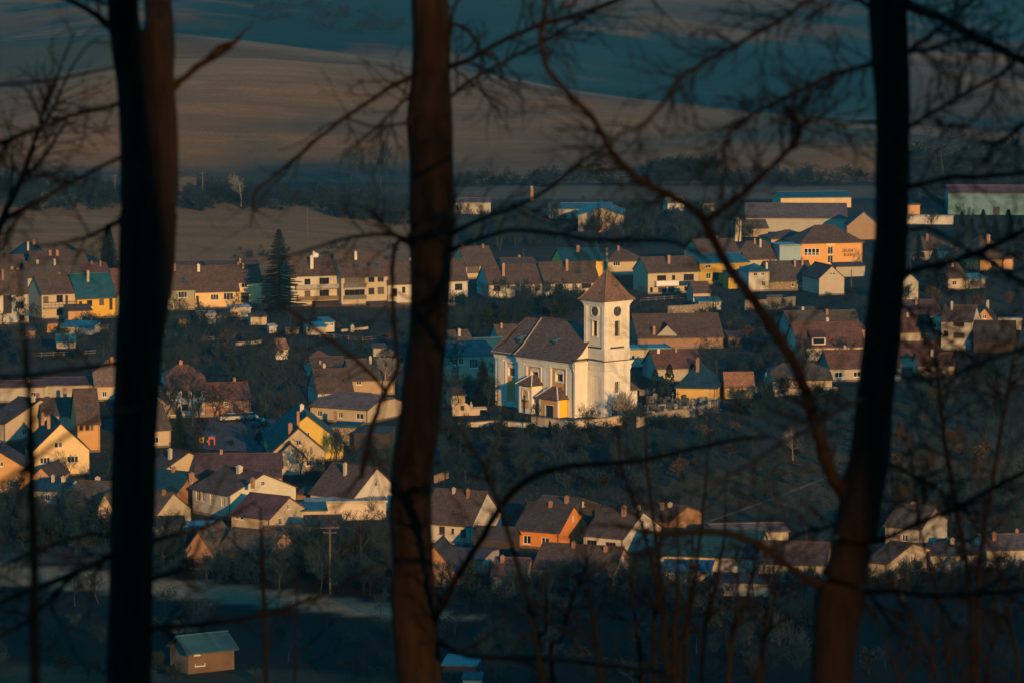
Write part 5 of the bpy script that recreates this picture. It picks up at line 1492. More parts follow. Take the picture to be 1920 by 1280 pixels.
        lv = MB(); n = 9
        for i in range(n):
            z = bz0 + (bz1 - bz0) * (i + 0.5) / n
            A = [Vector(t3(x, zq)) for x, zq in ((a0 + 0.01, z - 0.16), (a1 - 0.01, z - 0.16), (a1 - 0.01, z + 0.12), (a0 + 0.01, z + 0.12))]
            lv.poly([A[0] + inw * 0.24, A[1] + inw * 0.24, A[2] + inw * 0.42, A[3] + inw * 0.42])
        lv.build('louvre', plain('louvre_wood', (0.045, 0.05, 0.05), 0.7), w)
        # clock: stone ring, dark dial, gilt hands
        zc = 20.1
        ac = (a0 + a1) / 2
        cen = Vector(t3(ac, zc))
        side = Vector((1, 0, 0)) if face == 'S' else Vector((0, 1, 0))
        up = Vector((0, 0, 1))
        m = MB(); seg = 28
        for (r0, r1, d0, d1) in ((1.0, 1.32, 0.16, 0.10),):
            for i in range(seg):
                a, b = 2 * math.pi * i / seg, 2 * math.pi * (i + 1) / seg
                q = lambda r, an, d: cen + side * (r * math.cos(an)) + up * (r * math.sin(an)) - inw * d
                m.poly([q(r0, a, d0), q(r1, a, d1), q(r1, b, d1), q(r0, b, d0)])
                m.poly([q(r1, a, d1), q(r1, a, 0), q(r1, b, 0), q(r1, b, d1)])
                m.poly([q(r0, a, d0), q(r0, b, d0), q(r0, b, 0.02), q(r0, a, 0.02)])
        ck = m.build('clock', WHT, root)
        m = MB(); m.poly([cen + side * (1.0 * math.cos(2*math.pi*i/seg)) + up * (1.0 * math.sin(2*math.pi*i/seg)) - inw * 0.04 for i in range(seg)])
        m.build('dial', plain('dial', (0.055, 0.06, 0.055), 0.6), ck)
        m = MB()
        gold = plain('gilding', (0.55, 0.40, 0.16), 0.4, 0.5)
        for i in range(12):
            an = 2 * math.pi * i / 12
            dv = side * math.cos(an) + up * math.sin(an)
            m.beam(cen + dv * 0.74 - inw * 0.06, cen + dv * 0.92 - inw * 0.06, 0.07, 0.02)
        m.build('hour_mark', gold, ck)
        m = MB(); sg = 1 if face == 'S' else -1
        m.beam(cen - inw * 0.09, cen + side * (0.45 * sg) + up * -0.18 - inw * 0.09, 0.08, 0.02); m.beam(cen - inw * 0.11, cen + side * (0.2 * sg) + up * 0.70 - inw * 0.11, 0.06, 0.02)
        m.build('hand', gold, ck)
    # corner lesenes, frames and dark slots of the upper storey
    frame_face('SU', tau, tbu, zl + 0.35, zu - 0.02, 0.85, 0.16, WHT, 'lesene')
    frame_face('WU', tdu, tou, zl + 0.35, zu - 0.02, 0.75, 0.16, WHT, 'lesene')
    frame_face('SU', tau + 1.2, tbu - 1.2, zl + 2.7, zu - 0.95, 0.10, 0.07, WHT, 'field_frame', 0.1)
    frame_face('WU', tdu + 1.0, tou - 1.1, zl + 2.7, zu - 0.95, 0.10, 0.07, WHT, 'field_frame', 0.1)
    m = MB(); m.box(tau - 0.2, tdu - 0.2, zl + 0.1, tbu + 0.2, tdu - 0.003, zl + 2.1); m.box(tau - 0.2, tdu - 0.002, zl + 0.1, tau - 0.003, tou, zl + 2.1); m.build('tower_plinth', WH2, root)
    SLOT_DARK = plain('slot_dark', (0.07, 0.06, 0.05), 0.9)  # plain dark colour for the strips above the plinth
    m = MB(); m.box(tau + 1.4, tdu - 0.23, zl + 2.14, tbu - 1.4, tdu - 0.02, zl + 2.42); m.build('slot', SLOT_DARK, root)
    m = MB(); m.box(tau - 0.23, tdu + 1.0, zl + 2.14, tau - 0.02, tou - 1.2, zl + 2.42); m.build('slot', SLOT_DARK, root)
    m = MB()
    for (z0, z1, o) in ((zu - 0.9, zu - 0.55, 0.18), (zu - 0.546, zu - 0.2, 0.34), (zu - 0.196, zu + 0.1, 0.55)):
        m.box(tau - o, tdu - o, z0, tbu + o, tdu - 0.17, z1); m.box(tau - o, tdu - 0.169, z0, tau - 0.17, tou + o, z1); m.box(tbu + 0.003, tdu - 0.169, z0, tbu + o, tou + o, z1); m.box(tau - 0.169, tou + 0.003, z0, tbu, tou + o, z1)
    m.build('belfry_cornice', WHT, root)
    # tower roof: steep pyramid with a swept foot
    o = 0.95
    A = [(tau - o, tdu - o), (tbu + o, tdu - o), (tbu + o, tou + o), (tau - o, tou + o)]
    cx, cy = (tau + tbu) / 2, (tdu + tou) / 2
    ap = (cx, cy, 27.9)
    mb = MB()
    f = 0.24; zk = zu + 1.05
    for i in range(4):
        a, b = A[i], A[(i + 1) % 4]
        a2 = (a[0] + (cx - a[0]) * f, a[1] + (cy - a[1]) * f); b2 = (b[0] + (cx - b[0]) * f, b[1] + (cy - b[1]) * f)
        if i % 2 == 0: uvf = lambda p: (p[0], math.hypot(p[1] - cy, p[2] * 1.3))
        else: uvf = lambda p: (p[1], math.hypot(p[0] - cx, p[2] * 1.3))
        q = [(a[0], a[1], zu + 0.14), (b[0], b[1], zu + 0.14), (b2[0], b2[1], zk), (a2[0], a2[1], zk)]
        mb.poly(q, [uvf(p) for p in q])
        q = [(a2[0], a2[1], zk), (b2[0], b2[1], zk), ap]
        mb.poly(q, [uvf(p) for p in q])
    mb.poly([(A[3][0], A[3][1], zu + 0.12), (A[2][0], A[2][1], zu + 0.12), (A[1][0], A[1][1], zu + 0.12), (A[0][0], A[0][1], zu + 0.12)])
    tr = mb.build('tower_roof', TROOF, root)
    m = MB()
    for i in range(4):
        a = A[i]; a2 = (a[0] + (cx - a[0]) * f, a[1] + (cy - a[1]) * f)
        m.tube([(a[0], a[1], zu + 0.2), (a2[0], a2[1], zk + 0.05), (ap[0], ap[1], ap[2] + 0.03)], 0.10, 5)
    m.build('hip_tile', tiles((0.26, 0.16, 0.10), 0.3), tr)
    m = MB(); m.box(cx + 0.2, tdu + 0.9, 24.3, cx + 0.9, tdu + 2.0, 25.0); hb = m.build('roof_hatch', LEDGE, tr)
    m = MB(); m.slab([(cx + 0.1, tdu + 0.7, 24.95), (cx + 1.0, tdu + 0.7, 24.95), (cx + 1.0, tdu + 2.1, 25.35), (cx + 0.1, tdu + 2.1, 25.35)], 0.06); m.build('hatch_lid', plain('lead', (0.10, 0.20, 0.24), 0.4), hb)
    m = MB(); m.ring([(0.30, 27.5), (0.20, 28.3), (0.17, 28.8), (0.36, 29.15), (0.42, 29.4), (0.3, 29.7), (0.10, 29.95), (0.05, 30.6), (0.0, 30.6)], 12, cx, cy)
    m.build('finial', plain('copper', (0.05, 0.15, 0.16), 0.5, 0.4), tr, True)
    m = MB(); m.ring([(0.0, 30.35), (0.2, 30.45), (0.27, 30.65), (0.2, 30.85), (0.0, 30.95)], 12, cx, cy)
    m.beam((cx, cy, 30.9), (cx, cy, 32.0), 0.10, 0.10); m.beam((cx - 0.32, cy, 31.6), (cx + 0.32, cy, 31.6), 0.10, 0.10); m.ring([(0.0, 31.45), (0.16, 31.6), (0.0, 31.75)], 8, cx, cy)
    m.build('cross', plain('gilt', (0.95, 0.62, 0.10), 0.25, 0.9, var=0.05), tr)
    # pediment strip of the gable beside the tower
    # low annex right of the tower
    m = MB(); m.box(tb + 0.003, -3.4, low, tb + 3.2, -0.004, 4.6); an = m.build('annex_wall', WH2, root)
    m = MB(); m.slab([(tb + 0.004, -3.8, 4.75), (tb + 3.6, -3.8, 4.75), (tb + 3.6, -0.3, 6.2), (tb + 0.004, -0.3, 6.2)], 0.12, [(0, 0), (3.6, 0), (3.6, 3.8), (0, 3.8)]); m.build('annex_roof', TROOF, root)

    # porches on the side: local -x is outwards
    def porch(ua, ub, dep, eh, rise, ridge, front, right, extras):
        m = MB()
        xo = -dep
        m.poly([(xo, ub, low), (xo, ua, low), (xo, ua, eh), (xo, ub, eh)][::-1] if False else [(xo, ua, low), (xo, ub, low), (xo, ub, eh), (xo, ua, eh)])
        fo = m.build('porch_front', front, root)
        m = MB(); m.poly([(0, ua, low), (xo, ua, low), (xo, ua, eh), (0, ua, eh)]); m.poly([(xo, ub, low), (0, ub, low), (0, ub, eh), (xo, ub, eh)])
        m.build('porch_side', right, root)
        # corner strips
        m = MB(); t = 0.30
        m.box(xo - 0.06, ua - 0.06, low, xo + t, ua + t, eh - 0.002); m.box(xo - 0.06, ub - t, low, xo + t, ub + 0.06, eh - 0.002); m.box(xo - 0.14, ua - 0.14, eh, -0.004, ub + 0.14, eh + 0.22)
        m.build('porch_trim', WHT, root)
        ov = 0.55
        yc = (ua + ub) / 2
        ez = eh + 0.2
        r0, r1 = yc - ridge / 2, yc + ridge / 2
        xr = xo * 0.42
        mb = MB()
        p = [(xo - ov, ua - ov, ez), (xo - ov, ub + ov, ez), (xr, r1, ez + rise), (xr, r0, ez + rise)]
        mb.slab(p[::-1], 0.1, [(q[1], math.hypot(q[0], q[2])) for q in p[::-1]])
        p = [(0.0, ua - ov, ez), (xo - ov, ua - ov, ez), (xr, r0, ez + rise), (-0.02, r0, ez + rise)]
        mb.slab(p[::-1], 0.1, [(q[0], math.hypot(q[1], q[2])) for q in p[::-1]])
        p = [(xo - ov, ub + ov, ez), (0.0, ub + ov, ez), (-0.02, r1, ez + rise), (xr, r1, ez + rise)]
        mb.slab(p[::-1], 0.1, [(q[0], math.hypot(q[1], q[2])) for q in p[::-1]])
        pr = mb.build('porch_roof', tiles((0.13, 0.08, 0.06), 0.28), root)
        n = 11
        mort = plain('lime_mortar', (0.70, 0.64, 0.55), 0.9)
        for (a, b) in (((xo - ov, ua - ov, ez), (xr, r0, ez + rise)), ((xo - ov, ub + ov, ez), (xr, r1, ez + rise))):
            A_, B_ = Vector(a), Vector(b)
            for i in range(n):
                m = MB(); m.beam(A_.lerp(B_, i / n) + Vector((0, 0, 0.06)), A_.lerp(B_, (i + 0.72) / n) + Vector((0, 0, 0.10)), 0.20, 0.14); m.build('hip_tile', mort, pr)
        extras(xo, ua, ub, eh, fo)
    def ex1(xo, ua, ub, eh, fo):
        yc = (ua + ub) / 2
        # ochre field, arched niche, large dark cross
        m = MB(); m.box(xo - 0.05, yc - 1.05, 1.0, xo - 0.004, yc + 1.05, eh - 0.5); m.build('panel', OCH, root)
        arch_win(root, xo - 0.05, yc - 0.72, yc + 0.72, eh - 2.3, eh - 0.75, deep=0.5)
        cr = MB(); cr.box(xo - 0.30, yc - 0.09, 0.25, xo - 0.16, yc + 0.09, 3.5); cr.box(xo - 0.31, yc - 0.62, 2.35, xo - 0.15, yc + 0.62, 2.53)
        cr.build('wall_cross', plain('black_iron', (0.03, 0.025, 0.02), 0.6), root)
    def ex2(xo, ua, ub, eh, fo):
        m = MB(); m.box(xo - 0.04, ua + 0.35, 0.1, xo - 0.004, ub - 0.35, eh - 0.35); m.build('panel', OCH, root)
        y0, y1 = ux(1037.5, -2.5), ux(1024.5, -2.5)
        m = MB(); m.box(xo - 0.10, y0, -0.3, xo - 0.045, y1, 2.2); dr = m.build('door', plain('dark_door', (0.02, 0.03, 0.035), 0.6), root)
        m = MB(); m.box(xo - 0.16, y1 + 0.003, -0.3, xo - 0.045, y1 + 0.42, 2.3); m.box(xo - 0.16, y0, 2.203, xo - 0.045, y1, 2.32); m.build('door_frame', CRM, dr)
    porch(9.3, 12.9, 2.7, 5.3, 1.75, 0.2, WHT, WHT, ex1)
    porch(2.0, 7.3, 2.5, 3.3, 2.1, 1.4, OCH, YEL, ex2)
    return root
CHURCH = build_church()

# ------------------------------------------------------------------ walls and yard things round the church
def wall_run(name, label, px_pts, h, th, mat, cap=True, cat='wall', drop=2.0, pillars=0):
    P = [on_land(*p) for p in px_pts]
    root = empty(name, P[0])
    tag(root, label, cat)
    o = P[0]
    for i in range(len(P) - 1):
        a, b = P[i] - o, P[i + 1] - o
        m = MB()
        d = (b - a); d.z = 0; d.normalize(); n = Vector((-d.y, d.x, 0)) * th / 2
        e = d * 0.0
        za, zb = a.z, b.z
        v = [a - n - e, b - n + e, b + n + e, a + n - e]
        k = len(m.v)
        m.v += [(p.x, p.y, p.z - drop) for p in v] + [(p.x, p.y, p.z + h) for p in v]
        for q in ((0,3,2,1),(4,5,6,7),(0,1,5,4),(1,2,6,5),(2,3,7,6),(3,0,4,7)):
            m.f.append(tuple(k + i2 for i2 in q)); m.uv.append(None)
        m.build('wall_section', mat, root)
        if cap:
            m = MB()
            n2 = n * 1.35
            v = [a - n2, b - n2, b + n2, a + n2]
            m.slab([(p.x, p.y, p.z + h + 0.14) for p in v], 0.135)
            m.build('coping', plain('coping_stone', (0.20, 0.16, 0.13), 0.9), root)
        if pillars:
            m = MB(); m.box(a.x - 0.3, a.y - 0.3, a.z - drop, a.x + 0.3, a.y + 0.3, a.z + h + 0.5); m.build('pillar', mat, root)
    return root
WALLM = plaster((0.58, 0.45, 0.31), 0.7)
wall_run('churchyard_wall', 'curved beige wall at the foot of the church', [(998, 796), (1022, 800), (1048, 803), (1075, 804), (1105, 803), (1135, 800), (1165, 795)], 1.7, 0.45, WALLM)
wall_run('churchyard_wall', 'long low pale wall left of the church porches', [(858, 801), (890, 800), (930, 797), (965, 800), (998, 802)], 0.9, 0.4, plaster((0.55, 0.48, 0.38), 0.6))
wall_run('cemetery_wall', 'rough plastered wall in front of the gravestones', [(1196, 800), (1225, 790), (1248, 785), (1300, 780), (1330, 771), (1348, 762)], 1.5, 0.4, plaster((0.34, 0.28, 0.21), 0.8), pillars=1)
wall_run('cemetery_wall', 'long pale wall behind the gravestones', [(1200, 742), (1240, 737), (1285, 731), (1345, 738), (1420, 736)], 1.2, 0.35, plaster((0.55, 0.46, 0.34), 0.5))
wall_run('terrace_wall', 'rubble stone terrace wall below the cream balcony house', [(1252, 592), (1290, 590), (1332, 586)], 2.2, 0.5, stone((0.48, 0.38, 0.25)))
wall_run('terrace_wall', 'mossy rubble terrace wall below the ruined farmhouse', [(1396, 582), (1440, 581), (1490, 575)], 2.4, 0.5, stone((0.38, 0.31, 0.21)))
wall_run('orchard_wall', 'rough hedge topped wall left of the right trunk', [(1452, 742), (1500, 740), (1570, 738)], 1.3, 0.4, plaster((0.42, 0.34, 0.24), 0.7))
wall_run('yard_wall', 'brick yard wall in the orchard behind the brown gable roof', [(840, 895), (815, 905)], 1.2, 0.3, brick((0.4, 0.25, 0.15)))
wall_run('garden_wall', 'thin pale garden wall crossing the allotment', [(440, 648), (490, 643)], 0.6, 0.25, plaster((0.5, 0.42, 0.3)))
wall_run('garden_wall', 'short pale garden wall in the lawn by the playhouse', [(640, 622), (690, 617)], 0.5, 0.25, plaster((0.5, 0.42, 0.3)))

# arched shrine gate left of the church
g = empty('shrine_gate', on_land(868, 778), 0.25)
tag(g, 'small arched beige shrine with urns left of the church', 'shrine')
m = MB(); m.box(-2.2, -0.5, -1.5, 3.2, 0.5, 1.0); m.build('plinth', WALLM, g)
m = MB()
for i in range(12):
    a, b = math.pi * i / 12, math.pi * (i + 1) / 12
    m.poly([(-1.6 * math.cos(a) - 0.2, -0.4, 1.0 + 1.5 * math.sin(a)), (-1.6 * math.cos(b) - 0.2, -0.4, 1.0 + 1.5 * math.sin(b)), (-1.6 * math.cos(b) - 0.2, 0.4, 1.0 + 1.5 * math.sin(b)), (-1.6 * math.cos(a) - 0.2, 0.4, 1.0 + 1.5 * math.sin(a))])
m.poly([(-1.6 * math.cos(math.pi * i / 12) - 0.2, -0.4, 1.0 + 1.5 * math.sin(math.pi * i / 12)) for i in range(13)])
m.build('arch', WALLM, g)
m = MB(); m.box(-0.55, -0.44, 1.003, 0.15, -0.41, 1.9); m.build('niche', plain('dark_niche', (0.06, 0.05, 0.04), 0.9), g)
for x in (-1.9, 1.6):
    m = MB(); m.ring([(0.22, 1.0), (0.12, 1.3), (0.3, 1.7), (0.34, 2.0), (0.1, 2.2), (0.12, 2.5), (0, 2.6)], 10, x, 0); m.build('urn', WALLM, g)
m = MB(); m.slab([(1.7, -0.5, 1.2), (4.6, -0.5, 1.2), (4.6, 0.5, 1.5), (1.7, 0.5, 1.5)], 0.2); m.build('side_wing', WALLM, g)
# statue in front of the chancel
g = empty('statue', on_land(938, 786), 0.5)
tag(g, 'small dark statue on a pedestal before the chancel', 'statue')
m = MB(); m.box(-0.35, -0.35, -0.6, 0.35, 0.35, 1.0); m.build('pedestal', stone((0.25, 0.2, 0.15)), g)
m = MB(); m.ring([(0.30, 1.0), (0.24, 1.6), (0.26, 2.1), (0.28, 2.3), (0.10, 2.48), (0.15, 2.6), (0.13, 2.75), (0.0, 2.82)], 10); m.build('figure', plain('dark_stone', (0.07, 0.055, 0.045), 0.8), g, True)

# gravestones
stones = []
gm = [plain('granite', c, 0.35, var=0.3) for c in ((0.035, 0.04, 0.045), (0.09, 0.09, 0.09), (0.20, 0.18, 0.16), (0.05, 0.06, 0.07))]
def grave_mesh(kind, mat):
    m = MB()
    m.box(-0.55, -1.9, -0.5, 0.55, 0.1, 0.14)
    if kind == 0:
        m.box(-0.45, -0.12, 0.143, 0.45, 0.12, 1.15); m.box(-0.3, -0.12, 1.15, 0.3, 0.12, 1.3)
    elif kind == 1:
        m.box(-0.3, -0.25, 0.143, 0.3, 0.2, 0.7); m.box(-0.07, -0.07, 0.7, 0.07, 0.07, 2.0); m.box(-0.4, -0.06, 1.45, 0.4, 0.06, 1.58)
    else:
        m.box(-0.8, -0.14, 0.143, 0.8, 0.12, 0.95)
    return m.mesh('gravestone', mat)
GR = [grave_mesh(i % 3, gm[i % 4]) for i in range(8)]
GLAB = 'dark granite gravestone among many in the cemetery right of the church'
rg = random.Random(3)
for row in range(7):
    for i in range(14):
        px_ = 1214 + i * 9.6 + rg.uniform(-2, 2) + (row % 2) * 4
        py_ = 745 + row * 5.6 + rg.uniform(-1, 1) - (px_ - 1214) * 0.06
        if rg.random() < 0.16: continue
        p = on_land(px_, py_)
        o = bpy.data.objects.new('gravestone', rg.choice(GR)); COL.objects.link(o)
        o.location = p; o.rotation_euler = (0, 0, math.radians(22 + rg.uniform(-6, 6)))
        tag(o, GLAB, 'gravestone', 'gravestones in the cemetery')

# poles
def pole(name, label, px_, ybase, ytop, arms, mat, wpx=3.0, cat='utility pole'):
    p = on_land(px_, ybase)
    sc = F_PX / (p - CAM_P).length
    h = (ybase - ytop) / sc
    g = empty(name, p); tag(g, label, cat)
    r = wpx / sc / 2
    m = MB(); m.tube([(0, 0, -1), (0, 0, h)], [r, r * 0.7], 8); m.build('shaft', mat, g)
    for z, w in arms:
        m = MB(); m.box(-w / 2, -0.07, h - z, w / 2, 0.07, h - z + 0.14); a = m.build('crossarm', mat, g)
        n = max(2, int(w / 0.55))
        for i in range(n):
            x = -w / 2 + 0.1 + (w - 0.2) * i / (n - 1)
            q = MB(); q.ring([(0.05, h - z + 0.14), (0.09, h - z + 0.2), (0.05, h - z + 0.34), (0, h - z + 0.36)], 6, x, 0); q.build('insulator', plain('porcelain', (0.05, 0.05, 0.05), 0.3), a)
PW = plain('grey_pole', (0.10, 0.085, 0.07), 0.9)
pole('utility_pole', 'grey utility pole with a wide crossarm before the lower shrubs', 619, 1112, 985, [(0.3, 2.8), (1.0, 2.0)], PW, 4.5)
pole('utility_pole', 'pale pole with short crossarm at the edge of the ploughed field', 380, 376, 324, [(0.3, 1.8)], PW, 2.6)
pole('utility_pole', 'pale pole just left of the left trunk behind the ploughed field', 216, 372, 328, [(0.3, 1.6)], PW, 2.4)
pole('utility_pole', 'thin pole in the ploughed field right of the first pole', 577, 446, 392, [(0.2, 0.8)], PW, 1.6)
pole('utility_pole', 'thin wooden pole beside the school porch', 1596, 552, 506, [], PW, 2.4)
pole('flagpole', 'thin pale blue post by the chapel of rest', 1436, 728, 697, [], plain('pale_post', (0.3, 0.4, 0.42), 0.5), 1.6, 'post')
pole('brick_stack', 'short brick chimney stack on the strip of fallow behind the village', 997, 376, 349, [], brick((0.5, 0.28, 0.15)), 8, 'chimney')
# roof aerials and dish
def aerial(label, px_, ytop, ybot, d):
    a, b = at_dist(px_, ybot, d), at_dist(px_, ytop, d)
    g = empty('roof_aerial', a); tag(g, label, 'aerial')
    h = (b - a).length
    m = MB(); m.tube([(0, 0, -0.5), (0, 0, h)], 0.045, 5); m.build('mast', PW, g)
    m = MB(); m.beam((-0.5, 0, h * 0.9), (0.5, 0, h * 0.9), 0.05)
    for x in (-0.4, -0.15, 0.1, 0.35): m.beam((x, -0.3, h * 0.9), (x, 0.3, h * 0.9), 0.03)
    m.build('antenna', PW, g)
aerial('tall roof aerial over the cream three storey house', 669, 440, 476, 893)
aerial('thin roof aerial behind the white terrace roofs', 982, 466, 486, 905)
g = empty('satellite_dish', at_dist(593, 479, 888), math.radians(10)); tag(g, 'white satellite dish beside the tall chimney of the balcony house', 'satellite dish')
m = MB(); m.ring([(0.02, 0.0), (0.3, 0.05), (0.55, 0.17), (0.6, 0.22)], 14); o = m.build('dish', plain('dish_white', (0.7, 0.68, 0.64), 0.5), g, True); o.rotation_euler = (math.radians(75), 0, 0)
m = MB(); m.tube([(0, 0.05, 0), (0, 0.3, -0.3), (0, 0.3, -1.6)], 0.05, 5); m.build('mount', PW, g)

# toy arch and fence panel by the square
g = empty('play_arch', on_land(397, 834), 0.1); tag(g, 'red inflatable play arch on the square', 'play arch')
m = MB(); m.box(-0.6, -0.5, -0.1, -0.35, 0.5, 1.15); m.box(0.35, -0.5, -0.1, 0.6, 0.5, 1.15); m.box(-0.6, -0.5, 1.153, 0.6, 0.5, 1.6); m.build('arch', plain('red_vinyl', (0.45, 0.06, 0.03), 0.5), g)
m = MB(); m.ring([(0.6, 1.6), (0.45, 1.85), (0.0, 2.0)], 10); m.build('top', plain('blue_vinyl', (0.03, 0.10, 0.25), 0.5), g)
g = empty('board_fence', on_land(373, 830), 0.05); tag(g, 'short yellowish board fence beside the red play arch', 'fence')
for i in range(8):
    m = MB(); m.box(i * 0.24, -0.02, -0.2, i * 0.24 + 0.21, 0.02, 1.1); m.build('board', plain('yellow_boards', (0.36, 0.24, 0.05), 0.8), g)
m = MB(); m.box(0, 0.025, 0.8, 1.9, 0.06, 0.9); m.build('rail', WOOD, g)

# ------------------------------------------------------------------ garden clutter, fences, cars
def fence(label, pts, h=1.1, mat=None, name='garden_fence'):
    P = [on_land(*p) for p in pts]
    g = empty(name, P[0]); tag(g, label, 'fence')
    mat = mat or WOOD
    for i in range(len(P) - 1):
        a, b = P[i] - P[0], P[i + 1] - P[0]
        n = max(2, int((b - a).length / 2.2))
        for k in range(n):
            p = a.lerp(b, k / n)
            m = MB(); m.box(p.x - 0.07, p.y - 0.07, p.z - 0.4, p.x + 0.07, p.y + 0.07, p.z + h); m.build('post', mat, g)
        for z in (0.35, 0.85):
            m = MB(); m.beam(a + Vector((0, 0, z)), b + Vector((0, 0, z)), 0.05, 0.12); m.build('rail', mat, g)
GREYW = plain('grey_boards', (0.16, 0.14, 0.12), 0.9)
fence('weathered rail fence across the allotment below the tall spruce', [(440, 660), (500, 668), (560, 672)])
fence('rail fence along the gardens right of the left trunk', [(310, 628), (380, 640), (440, 636)], mat=GREYW)
fence('rail fence on the lawn below the cream three storey house', [(600, 632), (680, 640), (745, 634)])
fence('rail fence behind the far left roofs', [(10, 672), (100, 668), (180, 664)], mat=GREYW)
fence('garden fence below the cream balcony house', [(1200, 566), (1260, 562), (1300, 560)], mat=GREYW)
def woodpile(label, px_, py_, w, h, yaw, mat=None):
    g = empty('woodpile', on_land(px_, py_), yaw); tag(g, label, 'woodpile')
    rr = random.Random(px_); z = 0.12; row = 0
    lg = MB()
    while z < h:
        x = -w / 2 + (0.12 if row % 2 else 0)
        while x < w / 2:
            r = rr.uniform(0.09, 0.13); lg.tube([(x, -0.5, z), (x, 0.5, z)], r, 6); x += 0.25
        z += 0.21; row += 1
    o = lg.build('logs', plain('cut_logs', (0.30, 0.19, 0.10), 0.9, scale=8), g); o['kind'] = 'stuff'
    m = MB(); m.slab([(-w/2 - .2, -0.7, h + 0.25), (w/2 + .2, -0.7, h + 0.25), (w/2 + .2, 0.7, h + 0.4), (-w/2 - .2, 0.7, h + 0.4)], 0.05); m.build('cover', tiles((0.10, 0.11, 0.11), 0.3, True), g)
woodpile('covered woodpile beside the rubble terrace wall', 1452, 566, 4.0, 1.3, 0.2)
woodpile('small woodpile at the foot of the long yellow house', 398, 604, 3.0, 1.1, 0.1)
woodpile('woodpile in the garden below the orange yellow house', 190, 622, 3.2, 1.2, 0.0)
woodpile('woodpile beside the greenhouse', 548, 626, 3.0, 1.1, 0.2)
for (nm, lab, x0, y0, x1, yaw, wh, W, rise, col, rf, k) in (
    ('garden_shed', 'small brown board shed under the olive walled house', 336, 598, 356, 14, 2.0, 3, 0.4, (0.22, 0.13, 0.07), BROWN, 'shed'),
    ('garden_shed', 'low grey shed left of the covered garden canopy', 408, 592, 428, 10, 1.9, 3, 0.3, GREY, OLDR, 'shed'),
    ('garden_shed', 'little white rabbit hutch shed on the allotment', 505, 612, 518, 20, 1.6, 2, 0.3, WHITE, GREY, 'shed'),
    ('garden_shed', 'pale shed in front of the white and yellow balcony house', 470, 594, 500, 16, 2.0, 3, 0.4, CREAM, OLDR, 'shed'),
    ('garden_shed', 'brown shed below the white gable ended house far left', 40, 620, 66, 14, 2.0, 3, 0.5, (0.25, 0.14, 0.08), BROWN, 'shed'),
    ('garden_shed', 'orange board shed below the wooden balcony house', 88, 606, 108, 20, 2.2, 3, 0.5, (0.45, 0.22, 0.08), BROWN, 'shed'),
    ('garden_shed', 'grey shed on the lawn near the middle trunk', 700, 652, 724, 8, 1.9, 3, 0.5, GREY, OLDR, 'shed'),
    ('garden_shed', 'small red roofed shed behind the arched shrine', 846, 740, 872, 14, 2.0, 4, 0.8, CREAM, RED, 'shed'),
    ('garden_shed', 'grey shed below the sandy gable end', 1500, 582, 1530, 10, 2.0, 3, 0.5, GREY, OLDR, 'shed'),
    ('garden_shed', 'brown shed beside the large brown roof', 1366, 632, 1392, 8, 2.2, 4, 0.8, (0.25, 0.15, 0.09), BROWN, 'shed'),
    ('garden_shed', 'low board shed in the yard behind the big whitewashed gable', 556, 925, 590, -20, 2.2, 4, 0.6, (0.3, 0.18, 0.1), BROWN, 'shed'),
    ('garden_shed', 'low shed with sunlit end beside the brown gable barn', 655, 1010, 690, 0, 2.2, 4, 1.0, CREAM, OLDR, 'shed')):
    House(lab, x0, y0, x1, yaw, wh, W, rise, col, rf, k, nm, 'shed', gutter=False)
# cars by the square
def car(label, px_, py_, yaw, col):
    g = empty('parked_car', on_land(px_, py_) + Vector((0, 0, 0.12)), yaw); tag(g, label, 'car', None)
    body = plain('car_paint', col, 0.3, spec=0.5, var=0.05)
    prof = [(-2.1, 0.35), (-2.1, 0.8), (-1.9, 0.92), (-0.9, 1.0), (1.55, 1.0), (2.05, 0.92), (2.1, 0.4)]
    m = MB()
    for y0, y1 in ((-0.85, 0.85),):
        n = len(prof)
        for i in range(n):
            j = (i + 1) % n
            m.poly([(prof[i][0], y0, prof[i][1]), (prof[j][0], y0, prof[j][1]), (prof[j][0], y1, prof[j][1]), (prof[i][0], y1, prof[i][1])])
        m.poly([(p[0], y0, p[1]) for p in prof]); m.poly([(p[0], y1, p[1]) for p in reversed(prof)])
    b = m.build('body', body, g)
    m = MB()
    lo = [(-1.0, -0.8, 1.0), (1.6, -0.8, 1.0), (1.6, 0.8, 1.0), (-1.0, 0.8, 1.0)]; hi = [(-0.35, -0.62, 1.45), (1.15, -0.62, 1.45), (1.15, 0.62, 1.45), (-0.35, 0.62, 1.45)]
    for i in range(4):
        j = (i + 1) % 4
        m.poly([lo[i], lo[j], hi[j], hi[i]])
    m.build('windows', GLASS, g)
    m = MB(); m.slab([(p[0], p[1], 1.5) for p in hi], 0.048); m.build('roof', body, g)
    for x in (-1.3, 1.3):
        for y in (-0.86, 0.86):
            m = MB(); m.tube([(x, y - 0.09, 0.32), (x, y + 0.09, 0.32)], 0.32, 12); m.build('wheel', plain('tyre', (0.02, 0.02, 0.02), 0.8), g)
car('silver car parked at the far side of the square', 430, 790, 0.3, (0.35, 0.37, 0.38))
car('pale blue car parked beside the silver car', 462, 788, 0.35, (0.25, 0.36, 0.42))
car('dark car parked near the steep green roof', 486, 800, 1.3, (0.04, 0.05, 0.06))

